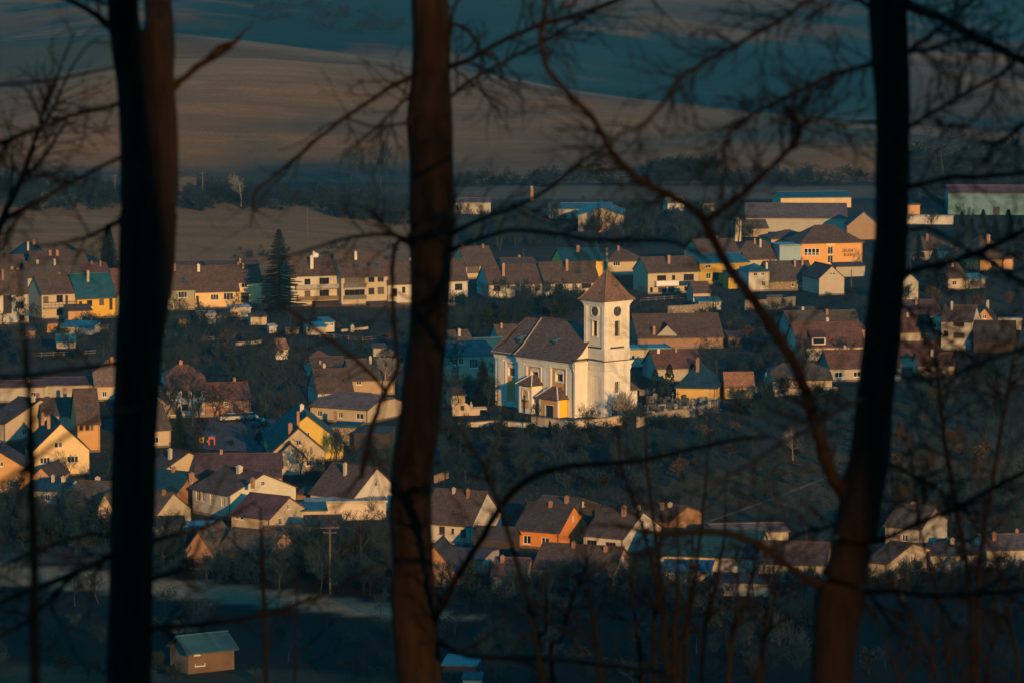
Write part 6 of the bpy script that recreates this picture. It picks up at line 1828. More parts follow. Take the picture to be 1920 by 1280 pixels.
# ------------------------------------------------------------------ plants
def twig_mat(name, c, rough=0.9):
    return plain(name, c, rough, var=0.4, scale=0.6, spec=0.1)
BARK = twig_mat('bark', (0.028, 0.034, 0.034))
TWIG = twig_mat('twigs', (0.027, 0.044, 0.049))
TWIGD = twig_mat('dark_twigs', (0.011, 0.029, 0.035))
TWIGP = twig_mat('pale_twigs', (0.26, 0.22, 0.17))
BELT = twig_mat('belt_twigs', (0.016, 0.028, 0.032))
NEEDLE = twig_mat('needles', (0.014, 0.026, 0.018))
EVERG = twig_mat('evergreen', (0.014, 0.022, 0.016))
THUJA = twig_mat('thuja', (0.018, 0.028, 0.016))

RMIN = [0.017]
def grow(rg, mbT, mbC, p, d, length, r, level, maxl, spread, up, nseg=3):
    """one limb and everything it carries"""
    pts, rad = [p.copy()], [r]
    q = p.copy(); dd = d.normalized()
    for i in range(nseg):
        dd = (dd + Vector((rg.gauss(0, .13), rg.gauss(0, .13), rg.gauss(0, .10) + up * 0.10))).normalized()
        q = q + dd * (length / nseg)
        pts.append(q.copy()); rad.append(max(RMIN[0], r * (1 - 0.62 * (i + 1) / nseg)))
    (mbT if level < 2 else mbC).tube(pts, rad, 5 if level == 0 else 4 if level == 1 else 3, cap=False)
    if level >= maxl: return
    n = {0: 8, 1: 7, 2: 6, 3: 4}.get(level, 3)
    for k in range(n):
        f = (0.38 if level == 0 else 0.25) + (0.62 if level == 0 else 0.75) * (k + rg.random()) / n
        f = min(f, 0.99)
        i = min(int(f * nseg), nseg - 1)
        base = pts[i].lerp(pts[i + 1], f * nseg - i)
        ax = (pts[i + 1] - pts[i]).normalized()
        side = ax.orthogonal().normalized()
        side.rotate(Matrix.Rotation(rg.uniform(0, 2 * math.pi), 3, ax))
        nd_ = (ax * rg.uniform(0.35, 0.8) + side * spread * rg.uniform(0.7, 1.1) + Vector((0, 0, up * 0.35))).normalized()
        rb = max(RMIN[0], rad[i] * rg.uniform(0.38, 0.6))
        grow(rg, mbT, mbC, base, nd_, length * rg.uniform(0.42, 0.66) * (1.05 - 0.3 * f), rb, level + 1, maxl, spread, up, 3 if level < 1 else 2)

def tree_meshes(seed, h=10.0, spread=0.8, up=0.5, maxl=4, r=None, twig=TWIG, trunk_mat=BARK):
    rg = random.Random(seed)
    T, C = MB(), MB()
    grow(rg, T, C, Vector((0, 0, -0.4)), Vector((rg.uniform(-.05, .05), rg.uniform(-.05, .05), 1)), h * 0.78, r or h * 0.022, 0, maxl, spread, up, 5)
    return T.mesh('trunk', trunk_mat), C.mesh('crown', twig)
def shrub_mesh(seed, h=2.6, stems=7, spread=0.7, twig=TWIG, r=0.03):
    rg = random.Random(seed)
    C = MB()
    for k in range(stems):
        a = rg.uniform(0, 2 * math.pi)
        grow(rg, C, C, Vector((0.25 * math.cos(a), 0.25 * math.sin(a), -0.2)), Vector((math.cos(a) * 0.45 * rg.random(), math.sin(a) * 0.45 * rg.random(), 1)), h * rg.uniform(0.6, 0.95), r, 1, 3, spread, 0.5, 3)
    return C.mesh('twigs', twig)
def leafy_mesh(seed, h=2.4, w=1.6, n=650, mat=EVERG, columnar=False, leaf=0.16):
    rg = random.Random(seed)
    m = MB()
    lumps = [(Vector((rg.uniform(-.5, .5) * w, rg.uniform(-.5, .5) * w, h * rg.uniform(0.3, 0.75))), rg.uniform(0.35, 0.6)) for _ in range(7)]
    for i in range(n):
        if columnar:
            z = h * rg.random() ** 0.8
            rr = w * 0.5 * (1 - (z / h) ** 2.2) ** 0.6 * rg.uniform(0.72, 1.06)
            a = rg.uniform(0, 2 * math.pi)
            p = Vector((rr * math.cos(a), rr * math.sin(a), z))
        else:
            c, rr = rg.choice(lumps)
            v = Vector((rg.gauss(0, 1), rg.gauss(0, 1), rg.gauss(0, 1))).normalized() * rg.uniform(0.6, 1.05)
            p = c + Vector((v.x * rr * w, v.y * rr * w, v.z * rr * h * 0.6))
            if p.z < 0.02: p.z = rg.uniform(0.02, 0.3)
        s = leaf * rg.uniform(0.6, 1.5)
        a = Vector((rg.gauss(0, 1), rg.gauss(0, 1), rg.gauss(0, 1))).normalized() * s
        b = Vector((rg.gauss(0, 1), rg.gauss(0, 1), rg.gauss(0, 1))).normalized() * s
        m.poly([p - a * 0.6, p + b, p + a])
    for k in range(5):
        a = rg.uniform(0, 6.28)
        m.tube([(0, 0, -0.2), (0.2 * math.cos(a) * w, 0.2 * math.sin(a) * w, h * 0.6)], [0.05, 0.02], 4, False)
    return m.mesh('foliage', mat)
def spruce_meshes(seed, h=18.0, w=8.0, mat=NEEDLE):
    rg = random.Random(seed)
    T, C = MB(), MB()
    T.tube([(0, 0, -0.5), (0, 0, h * 0.5), (0, 0, h)], [h * 0.014, h * 0.009, 0.03], 6)
    z = h * 0.07
    while z < h * 0.985:
        f = 1 - z / h
        rad = w / 2 * (f ** 0.82) * rg.uniform(0.82, 1.12) + 0.12
        n = int(6 + 7 * f)
        a0 = rg.uniform(0, 6.28)
        for k in range(n):
            a = a0 + 2 * math.pi * k / n + rg.uniform(-.2, .2)
            R_ = rad * rg.uniform(0.7, 1.1)
            d = Vector((math.cos(a), math.sin(a), 0)); s = Vector((-d.y, d.x, 0))
            tip_z = z - R_ * rg.uniform(0.18, 0.38) + R_ * 0.12
            P = lambda t: Vector((0, 0, z)) + d * (R_ * t) + Vector((0, 0, (tip_z - z) * t * (1.5 - 0.7 * t)))
            C.tube([P(0), P(0.5), P(1)], [0.05, 0.035, 0.012], 3, False)
            m = max(4, int(R_ * 4.2))
            for i in range(m):
                t = 0.14 + 0.86 * (i + 0.5) / m
                c = P(t); tw = (0.20 + 0.34 * R_ * (1 - t * 0.65)) * rg.uniform(0.7, 1.2)
                for sg in (-1, 1):
                    e = c + s * (sg * tw) + d * tw * 0.55 + Vector((0, 0, -0.16 * tw - rg.uniform(0, 0.18)))
                    b = d * (0.09 + 0.05 * R_ * 0.3)
                    C.poly([c - b, c + b, e])
                C.poly([c - d * 0.12, c + d * 0.12, c + Vector((rg.uniform(-.06, .06), rg.uniform(-.06, .06), -0.35 * rg.uniform(0.6, 1.3)))])
        z += h * 0.028 * (0.6 + 0.9 * f)
    return T.mesh('trunk', BARK), C.mesh('crown', mat)

TREES = [tree_meshes(11, 10, 0.85, 0.35), tree_meshes(12, 10, 0.75, 0.6), tree_meshes(13, 10, 1.0, 0.2), tree_meshes(14, 10, 0.6, 0.9), tree_meshes(15, 10, 0.9, 0.4, twig=TWIGD)]
PALE_T = tree_meshes(16, 10, 0.8, 0.4, twig=TWIGP, trunk_mat=TWIGP, maxl=3)
PALE_F = tree_meshes(17, 10, 0.85, 0.35, twig=TWIGP, trunk_mat=TWIGP)
SHRUBS = [shrub_mesh(21, 2.8), shrub_mesh(22, 2.4, 9, 0.85), shrub_mesh(23, 3.2, 6, 0.6), shrub_mesh(24, 2.6, 8, 0.8, TWIGD), shrub_mesh(25, 3.0, 7, 0.7, TWIGD), shrub_mesh(26, 2.2, 10, 0.9, TWIGD)]
LEAFY = [leafy_mesh(31), leafy_mesh(32, 2.0, 1.9), leafy_mesh(33, 2.8, 1.5), leafy_mesh(34, 2.2, 1.7, mat=twig_mat('russet_leaves', (0.075, 0.05, 0.028)))]
THUJ = [leafy_mesh(41, 4.0, 1.5, 900, THUJA, True, 0.14), leafy_mesh(42, 4.0, 1.3, 900, THUJA, True, 0.14)]
SPR_BIG = spruce_meshes(51, 19, 10)
SPR = [spruce_meshes(52, 10, 5.2), spruce_meshes(53, 10, 4.6)]

def inside(x, y, pad=0.6):
    p = Vector((x, y, 0))
    for Mi, L, W in FOOT:
        q = Mi @ Vector((x, y, 0))
        if -pad < q.x < L + pad and -pad < q.y < W + pad: return True
    return False
def put_tree(name, label, cat, meshes, p, h, h0, group=None, rz=None, sx=1.0):
    g = empty(name, p, R.uniform(0, 6.28) if rz is None else rz)
    tag(g, label, cat, group)
    s = h / h0
    g.scale = (s * sx, s * sx, s)
    for n, me in zip(('trunk', 'crown'), meshes):
        o = bpy.data.objects.new(n, me); COL.objects.link(o); o.parent = g
    return g
def put_bush(name, label, cat, me, p, s, group=None, sz=1.0):
    o = bpy.data.objects.new(name, me); COL.objects.link(o)
    o.location = p; o.rotation_euler = (0, 0, R.uniform(0, 6.28)); o.scale = (s, s, s * sz)
    return tag(o, label, cat, group)
def tree_px(name, label, cat, meshes, px_, yb, hpx, h0, group=None, sx=1.0, rz=None):
    p = on_land(px_, yb)
    sc = F_PX / (p - CAM_P).length
    return put_tree(name, label, cat, meshes, p, hpx / sc, h0, group, rz, sx)

# single trees one can pick out
tree_px('spruce_tree', 'tall dark spruce in the middle of the upper row of houses', 'tree', SPR_BIG, 524, 584, 157, 19, sx=1.3)
tree_px('spruce_tree', 'spruce behind the roofs just left of the left trunk', 'tree', SPR[0], 204, 505, 85, 10, sx=1.15)
for i, (x, yb, hp) in enumerate(((1803, 448, 52), (1822, 446, 38), (1843, 448, 56), (1866, 450, 44), (1890, 452, 60), (1912, 455, 52))):
    tree_px('spruce_tree', ['leftmost spruce of the row before the works hall', 'small second spruce of the row before the works hall', 'tall third spruce of the row before the works hall', 'fourth spruce of the row before the works hall', 'fifth spruce of the row before the works hall', 'spruce at the right edge before the works hall'][i], 'tree', SPR[i % 2], x, yb, hp, 10, sx=1.3)
tree_px('spruce_tree', 'dark spruce between the right trunk and the low hipped roof', 'tree', SPR[1], 1722, 500, 62, 10, sx=1.3)
tree_px('spruce_tree', 'broad spruce left of the small sunlit cottage', 'tree', SPR[0], 1752, 545, 80, 10, sx=1.3)
tree_px('spruce_tree', 'little spruce before the churchyard wall', 'tree', SPR[0], 1031, 818, 32, 10)
tree_px('spruce_tree', 'small spruce at the chancel foot', 'tree', SPR[1], 961, 787, 26, 10, sx=1.2)
tree_px('spruce_tree', 'conifer below the brown cottage right of the left trunk', 'tree', SPR[0], 337, 838, 78, 10, sx=0.9)
tree_px('spruce_tree', 'dark evergreen tree left of the chancel', 'tree', SPR[1], 906, 760, 85, 10, sx=1.5)
tree_px('spruce_tree', 'little fir in front of the timber hut', 'tree', SPR[0], 393, 1250, 30, 10, sx=1.4)
tree_px('spruce_tree', 'bushy fir behind twigs at the lower left', 'tree', SPR[1], 178, 985, 55, 10, sx=1.2)
for i, (x, yb, hp) in enumerate(((1229, 746, 54), (1255, 748, 66), (1298, 744, 62), (1186, 742, 40), (1241, 748, 44))):
    p = on_land(x, yb); sc = F_PX / (p - CAM_P).length
    put_bush('thuja', ['first thuja column before the dark blue bungalow', 'tall thuja column before the dark blue bungalow', 'thuja column nearest the yellow wall of the bungalow', 'thuja column touching the church annex', 'short thuja between the two taller thuja columns'][i], 'thuja', THUJ[i % 2], p, hp / sc / 4.0, None)
p = on_land(371, 850); put_bush('thuja', 'clipped brown hedge cone beside the square', 'thuja', THUJ[0], p, 1.25, None, 0.95)
tree_px('bare_tree', 'large spreading bare tree left of the steep green roof', 'tree', TREES[2], 548, 760, 122, 10, sx=1.15)
tree_px('bare_tree', 'dark bare tree between the white house and the square', 'tree', TREES[0], 496, 765, 110, 10, sx=1.1)
tree_px('bare_tree', 'bare tree behind the low red row house', 'tree', TREES[1], 446, 742, 95, 10, sx=1.1)
tree_px('bare_tree', 'lime tree with thick trunk standing on the square', 'tree', TREES[0], 409, 808, 66, 10, sx=1.0)
tree_px('pale_tree', 'white branched bare tree beside the tan roof', 'tree', PALE_F, 722, 742, 86, 10)
tree_px('bare_tree', 'bare tree before the purplish flat roof left of the church', 'tree', TREES[0], 858, 716, 82, 10)
tree_px('bare_tree', 'small leaning bare tree before the church porch', 'tree', TREES[3], 1004, 812, 62, 10)
tree_px('bare_tree', 'bare tree behind the chapel of rest', 'tree', TREES[2], 1345, 722, 88, 10, sx=1.1)
tree_px('bare_tree', 'bare tree between the large brown roof and the chapel', 'tree', TREES[0], 1318, 694, 60, 10)
tree_px('birch_tree', 'pale birch in the belt beyond the ploughed field', 'tree', PALE_T, 452, 388, 62, 10)
tree_px('bare_tree', 'tall forked bare tree in the belt left of the middle trunk', 'tree', TREES[3], 712, 352, 80, 10)
tree_px('bare_tree', 'slim bare tree in the belt beside the forked one', 'tree', TREES[1], 658, 352, 70, 10)
tree_px('bare_tree', 'thin bare tree between the two belt trees', 'tree', TREES[3], 684, 350, 52, 10, sx=0.8)
tree_px('bare_tree', 'wide bare tree on the meadow edge under the curved branch', 'tree', TREES[2], 1108, 330, 52, 10, sx=1.3)
tree_px('bare_tree', 'tall bare tree with mistletoe right of the right trunk', 'tree', TREES[0], 1770, 345, 110, 10, sx=1.4)
tree_px('bare_tree', 'broad bare tree above the works hall', 'tree', TREES[2], 1840, 350, 80, 10, sx=1.5)
tree_px('bare_tree', 'bare tree in front of the sandy gabled house', 'tree', TREES[4], 563, 905, 80, 10)
tree_px('bare_tree', 'bare orchard tree among the lower roofs left of the middle trunk', 'tree', TREES[0], 682, 1075, 130, 10)
tree_px('bare_tree', 'crooked bare tree beside the utility pole', 'tree', TREES[2], 652, 1068, 90, 10)
tree_px('bare_tree', 'bare tree overhanging the brown yard roofs', 'tree', TREES[4], 590, 1060, 80, 10)
tree_px('bare_tree', 'rust twigged tree before the brick gable barn', 'tree', TREES[0], 398, 1062, 70, 10)
tree_px('bare_tree', 'bare tree beside the white gable wall of the long roofed house', 'tree', PALE_F, 893, 1020, 50, 10)
tree_px('bare_tree', 'upright bare tree on the orchard slope under the thick branch', 'tree', PALE_T, 1487, 862, 60, 10)
tree_px('bare_tree', 'bare tree beside the tan roof of the lower right barn', 'tree', TREES[1], 1512, 1015, 82, 10)
tree_px('bare_tree', 'bare tree before the yellow front gable house', 'tree', TREES[4], 132, 905, 62, 10)

def strip_pts(pts, n, rg, pad=0.6):
    out = []
    tries = 0
    while len(out) < n and tries < n * 8:
        tries += 1
        q = rg.uniform(pts[0][0], pts[-1][0])
        t = interp(q, [p[0] for p in pts], [p[1] for p in pts]); b = interp(q, [p[0] for p in pts], [p[2] for p in pts])
        p = on_land(q, rg.uniform(t, b))
        if inside(p.x, p.y, pad): continue
        out.append(p)
    return out
ZR = random.Random(77)
ALLB = SHRUBS
def zone(pts, n, label, group, kinds, name='bare_shrub', cat='shrub', smin=0.6, smax=1.3, pad=0.5):
    for p in strip_pts(pts, n, ZR, pad):
        put_bush(name, label, cat, ZR.choice(kinds), p, ZR.uniform(smin, smax), group, ZR.uniform(0.8, 1.15))
def tzone(pts, n, label, group, kinds, hmin, hmax, name='bare_tree', pad=0.8):
    for p in strip_pts(pts, n, ZR, pad):
        put_tree(name, label, 'tree', ZR.choice(kinds), p, ZR.uniform(hmin, hmax), 10, group, None, ZR.uniform(0.8, 1.15))
DK = SHRUBS[3:] + LEAFY[:3]
MX = SHRUBS + [LEAFY[3]]
zone([(845, 575, 640), (1000, 572, 600), (1100, 566, 590)], 70, 'dark shrub of the thicket behind the church roof', 'thicket behind the church', DK, 'thicket_shrub', smin=0.9, smax=1.9)
zone([(300, 598, 690), (480, 605, 680)], 42, 'bare bush in the gardens right of the left trunk', 'garden bushes right of the left trunk', MX, 'garden_bush', smin=0.7, smax=1.6)
zone([(480, 598, 690), (760, 600, 700)], 26, 'low bush on the allotment left of the middle trunk', 'allotment bushes', MX, 'garden_bush', smin=0.4, smax=1.0)
zone([(0, 615, 690), (215, 610, 680)], 34, 'bare bush in the gardens at the far left', 'garden bushes far left', MX + DK, 'garden_bush', smin=0.6, smax=1.4)
zone([(815, 815, 900), (1100, 812, 930), (1210, 810, 935)], 78, 'dark shrub on the slope below the church wall', 'shrubs below the church', DK + SHRUBS[:2], 'slope_shrub', smin=0.6, smax=1.5)
zone([(1210, 805, 935), (1400, 770, 960), (1570, 760, 950)], 62, 'scrubby bush on the orchard slope right of the church', 'orchard slope bushes', MX + SHRUBS[3:], 'orchard_bush', smin=0.45, smax=1.1)
zone([(300, 1045, 1085), (740, 1075, 1120)], 60, 'shrub in the dark hedge below the lower left roofs', 'lower left hedge', DK + SHRUBS, 'hedge_shrub', smin=0.8, smax=1.7)
zone([(820, 1095, 1160), (1200, 1105, 1180), (1560, 1100, 1190)], 72, 'shrub in the dark hedge below the lower middle houses', 'lower middle hedge', DK + SHRUBS[:3], 'hedge_shrub', smin=0.8, smax=1.6)
zone([(1600, 720, 1000), (1920, 700, 1000)], 70, 'scrub bush on the slope right of the right trunk', 'bushes right of the right trunk', MX + SHRUBS[3:], 'scrub_bush', smin=0.6, smax=1.5)
zone([(-40, 1150, 1290), (700, 1175, 1290), (1300, 1200, 1290), (1960, 1120, 1290)], 90, 'dark bush in the shaded meadow at the foot of the hill', 'bushes at the foot of the hill', DK + SHRUBS, 'meadow_bush', smin=0.6, smax=1.5)
zone([(1180, 560, 640), (1400, 585, 640), (1620, 560, 610)], 52, 'garden bush below the ochre and cream houses', 'bushes below the ochre house', MX + DK, 'garden_bush', smin=0.6, smax=1.3)
zone([(1350, 640, 735), (1480, 640, 735)], 26, 'dark bush between the chapel and the dormered red roof', 'bushes behind the chapel', DK + SHRUBS, 'garden_bush', smin=0.7, smax=1.5)
zone([(1440, 738, 775), (1600, 735, 780)], 24, 'hedge bush along the rough orchard wall', 'orchard wall hedge', DK, 'hedge_bush', smin=0.6, smax=1.2)
zone([(1350, 735, 765), (1450, 735, 790)], 16, 'bush at the cemetery end of the slope', 'bushes at the cemetery end', DK + SHRUBS, 'slope_shrub', smin=0.8, smax=1.5)
zone([(290, 690, 850), (560, 690, 840)], 20, 'bush near the village square', 'bushes near the square', MX, 'garden_bush', smin=0.6, smax=1.2)
zone([(0, 895, 1040), (210, 905, 1050)], 34, 'bush among the lowest roofs at the far left', 'bushes at the lower left', DK + MX, 'yard_bush', smin=0.6, smax=1.4)
zone([(560, 840, 930), (730, 840, 930)], 18, 'bush in the yards left of the middle trunk', 'bushes in the middle yards', MX, 'yard_bush', smin=0.5, smax=1.2)
zone([(1690, 430, 620), (1920, 440, 620)], 36, 'bush among the houses right of the right trunk', 'upper right bushes', DK + MX, 'upper_bush', smin=0.8, smax=1.7)
zone([(1185, 790, 802), (1200, 780, 800)], 5, 'bushy shrub at the foot of the tower', 'shrubs at the tower foot', SHRUBS[:3], 'tower_shrub', smin=1.0, smax=1.6)
zone([(1200, 800, 812), (1260, 793, 806), (1345, 772, 790)], 22, 'bare shrub in front of the cemetery wall', 'shrubs before the cemetery wall', SHRUBS + LEAFY[:1], 'slope_shrub', smin=0.5, smax=1.0)
put_bush('tower_shrub', 'tall pale bare bush at the right corner of the tower', 'shrub', shrub_mesh(61, 3.2, 14, 0.6, TWIGP), on_land(1172, 790), 1.7)
tzone([(830, 420, 475), (1420, 415, 460)], 78, 'bare tree in the band behind the upper roofs', 'trees behind the upper roofs', TREES, 5, 10)
zone([(830, 400, 470), (1420, 390, 460)], 45, 'grey bush in the band behind the upper roofs', 'bushes behind the upper roofs', SHRUBS, 'far_bush', smin=1.0, smax=2.2)
tzone([(1200, 850, 940), (1570, 830, 930)], 16, 'small bare fruit tree on the orchard slope', 'orchard fruit trees', TREES[:3], 3, 5, 'fruit_tree')
tzone([(330, 1050, 1100), (740, 1075, 1120)], 16, 'bare tree in the hedge below the lower left roofs', 'trees in the lower left hedge', TREES, 4, 7, 'hedge_tree')
tzone([(820, 1095, 1150), (1560, 1100, 1180)], 18, 'bare tree in the hedge below the lower middle houses', 'trees in the lower middle hedge', TREES, 3.5, 6.5, 'hedge_tree')
tzone([(1600, 700, 1000), (1930, 690, 1000)], 45, 'bare tree on the slope right of the right trunk', 'trees right of the right trunk', TREES, 4, 7, 'slope_tree')
tzone([(820, 815, 900), (1200, 820, 930)], 35, 'bare tree on the slope below the church wall', 'trees below the church', TREES[4:] + TREES[:2], 3, 6.5, 'slope_tree')
tzone([(300, 600, 690), (500, 610, 700)], 29, 'bare fruit tree in the gardens right of the left trunk', 'garden trees', TREES[:2] + TREES[4:], 4, 8, 'fruit_tree')
tzone([(0, 1110, 1250), (700, 1165, 1270), (1900, 1120, 1270)], 27, 'bare tree in the shaded meadow at the foot of the hill', 'trees at the foot of the hill', TREES, 3.5, 6, 'meadow_tree')

# taller growth that hides the feet of the houses
tzone([(300, 1046, 1062), (520, 1050, 1066), (740, 1040, 1075)], 45, 'tall bare tree close under the lower left roofs', 'trees under the lower left roofs', TREES, 4, 7.5, 'yard_tree', 0.3)
tzone([(815, 1090, 1112), (1000, 1096, 1118), (1230, 1102, 1120)], 34, 'tall bare tree close under the lower middle houses', 'trees under the lower middle houses', TREES, 3.0, 5.5, 'yard_tree', 0.3)
tzone([(1230, 1104, 1122), (1560, 1096, 1118)], 22, 'low bare tree under the teal roofed barn', 'trees under the teal roofed barn', TREES, 1.8, 3.4, 'yard_tree', 0.3)
tzone([(1610, 1080, 1104), (1930, 1072, 1104)], 28, 'bare tree close under the lower right roofs', 'trees under the lower right roofs', TREES, 2.2, 4.4, 'yard_tree', 0.3)
zone([(815, 1088, 1112), (1240, 1098, 1120), (1560, 1092, 1116)], 44, 'evergreen bush close under the lower middle houses', 'evergreens under the lower middle houses', LEAFY[:3] + SHRUBS[3:], 'evergreen_bush', smin=0.6, smax=1.2, pad=0.3)
zone([(1610, 1078, 1112), (1930, 1070, 1112)], 34, 'evergreen bush close under the lower right roofs', 'evergreens under the lower right roofs', LEAFY[:3] + SHRUBS[3:], 'evergreen_bush', smin=0.6, smax=1.3, pad=0.3)
zone([(300, 1042, 1062), (740, 1042, 1074)], 32, 'evergreen bush close under the lower left roofs', 'evergreens under the lower left roofs', LEAFY[:3] + SHRUBS[3:], 'evergreen_bush', smin=1.0, smax=1.8, pad=0.3)
zone([(0, 985, 1010), (215, 985, 1030)], 24, 'evergreen bush below the far left roofs', 'evergreens below the far left roofs', LEAFY[:3] + SHRUBS[3:], 'evergreen_bush', smin=1.0, smax=2.0, pad=0.3)
tzone([(0, 965, 1030), (215, 975, 1040)], 21, 'bare tree below the far left roofs', 'trees below the far left roofs', TREES, 4, 7, 'yard_tree', 0.3)
tzone([(845, 590, 640), (1090, 570, 590)], 27, 'dark bare tree in the thicket behind the church roof', 'thicket trees behind the church', TREES[4:] + TREES[:1], 4, 7, 'thicket_tree')
tzone([(480, 600, 680), (760, 600, 690)], 12, 'bare fruit tree on the allotment left of the middle trunk', 'allotment trees', TREES, 3.5, 6, 'fruit_tree')
tzone([(1190, 570, 640), (1620, 590, 640)], 24, 'bare garden tree below the ochre and cream houses', 'garden trees below the ochre house', TREES, 4, 7, 'garden_tree')
tzone([(1350, 640, 735), (1600, 700, 735)], 18, 'bare tree between the chapel and the right trunk', 'trees between chapel and right trunk', TREES, 4, 8, 'garden_tree')
tzone([(300, 690, 850), (570, 690, 830)], 27, 'bare tree near the village square', 'trees near the square', TREES, 6, 11, 'garden_tree')
tzone([(0, 600, 690), (215, 600, 690)], 16, 'bare garden tree at the far left', 'garden trees far left', TREES, 4, 7, 'garden_tree')
tzone([(820, 690, 780), (920, 700, 780)], 9, 'bare tree beside the arched shrine', 'trees beside the shrine', TREES, 4, 7, 'garden_tree')
tzone([(1690, 420, 560), (1920, 430, 580)], 29, 'bare tree among the houses right of the right trunk', 'upper right trees', TREES, 5, 9, 'garden_tree')
tzone([(560, 850, 930), (730, 850, 930)], 10, 'bare tree in the yards left of the middle trunk', 'trees in the middle yards', TREES, 4, 7, 'garden_tree')
tzone([(880, 560, 572), (1120, 545, 560)], 12, 'bare garden tree before the white terrace', 'trees before the white terrace', TREES, 3.5, 5.5, 'garden_tree', 0.3)
zone([(840, 800, 830), (1180, 808, 830)], 30, 'evergreen bush along the foot of the churchyard wall', 'evergreens below the churchyard wall', LEAFY[:3], 'evergreen_bush', smin=0.5, smax=1.1)

# tree belt along the stream, the thicket on the far slope: masses
def mass(name, label, cat, pts, n, hmin, hmax, mat, seed, leaves=False):
    rg = random.Random(seed)
    src = []
    RMIN[0] = 0.0042
    for k in range(5):
        T = MB()
        grow(rg, T, T, Vector((0, 0, -0.5)), Vector((0, 0, 1)), 0.8, 0.022, 0, 3, 0.8, 0.5, 3)
        src.append(T)
    RMIN[0] = 0.017
    m = MB()
    for p in strip_pts(pts, n, rg, 0):
        S = rg.choice(src); h = rg.uniform(hmin, hmax); a = rg.uniform(0, 6.28)
        ca, sa = math.cos(a) * h, math.sin(a) * h
        k = len(m.v)
        w = rg.uniform(1.0, 1.4)
        m.v += [(p.x + (x * ca - y * sa) * w, p.y + (x * sa + y * ca) * w, p.z + z * h) for x, y, z in S.v]
        m.f += [tuple(i + k for i in f) for f in S.f]
        m.uv += [None] * len(S.f)
    o = m.build(name, mat)
    tag(o, label, cat, None, 'stuff')
mass('tree_belt', 'belt of bare trees and scrub along the stream beyond the village', 'woodland', [(-100, 345, 392), (330, 360, 398), (560, 365, 402), (770, 380, 425)], 190, 5, 11, BELT, 5)
mass('tree_belt', 'dark line of scrub at the foot of the ploughed hill right of the middle trunk', 'woodland', [(840, 338, 352), (1300, 330, 352), (1660, 325, 350)], 130, 4, 8, BELT, 6)
mass('woodland', 'bare wood filling the slope right of the right trunk', 'woodland', [(1690, 300, 400), (1990, 290, 350)], 150, 6, 13, BELT, 8)
mass('copse', 'dark copse on the meadow under the curved branch', 'woodland', [(1225, 315, 345), (1345, 312, 340)], 46, 6, 12, BELT, 9)
mass('scrub', 'scrub between the lower edge of the works and the upper roofs', 'scrub', [(830, 385, 470), (1420, 385, 450)], 150, 3, 6, TWIG, 10)
mass('scrub', 'thin scrub at the field corner left of the middle trunk', 'scrub', [(430, 470, 490), (760, 450, 490)], 36, 1.5, 3.0, TWIG, 12)
mass('thicket', 'scrub thicket high on the far hill between the trunks', 'scrub', [(480, 5, 40), (600, 8, 60), (760, 45, 66)], 60, 6, 10, BELT, 13)

# withered grass and weeds
def grass(name, label, pts, n, hmin, hmax, mat, seed, lim=0.3):
    rg = random.Random(seed); m = MB()
    for p in strip_pts(pts, n, rg, lim):
        for k in range(3):
            h = rg.uniform(hmin, hmax); a = rg.uniform(0, 6.28); w = rg.uniform(0.03, 0.09)
            b = p + Vector((rg.gauss(0, .18), rg.gauss(0, .18), -0.05))
            t = b + Vector((rg.gauss(0, .25) * h, rg.gauss(0, .25) * h, h))
            s = Vector((math.cos(a) * w, math.sin(a) * w, 0))
            m.poly([b - s, b + s, t])
    o = m.build(name, mat); tag(o, label, 'grass', None, 'stuff')
FULL = [(-60, 560, 1050), (1980, 560, 1090)]
grass('dry_grass', 'withered tan grass over the village slopes', FULL, 9000, 0.25, 0.8, plain('straw', (0.05, 0.042, 0.03), 0.9, spec=0.1), 1)
grass('weeds', 'dark dead weeds over the village slopes', FULL, 9000, 0.3, 1.1, plain('dead_weed', (0.018, 0.022, 0.020), 0.9, spec=0.1), 2)

# ------------------------------------------------------------------ the wood on the hill where the camera stands
BARKF = None
def bark_mat():
    m, t, b = new_mat('rough_bark')
    f = noise_fac(t, 7, 6, stretch=(3, 3, 0.5), rough=0.7)
    f2 = noise_fac(t, 2.0, 4)
    c = mixc(t, ramp(t, f, [(0.3, (0, 0, 0)), (0.7, (1, 1, 1))]), (0.008, 0.005, 0.0035), (0.034, 0.020, 0.013))
    c = mixc(t, ramp(t, f2, [(0.5, (0, 0, 0)), (0.75, (0.5,) * 3)]), c, (0.03, 0.022, 0.015))
    t.links.new(c, b.inputs['Base Color'])
    b.inputs['Roughness'].default_value = 0.95; b.inputs['Specular IOR Level'].default_value = 0.1
    bump(t, b, f, 0.8, 0.03)
    return m
BARKF = bark_mat()
TWF = plain('near_twig', (0.012, 0.009, 0.007), 0.9, scale=20, spec=0.1)

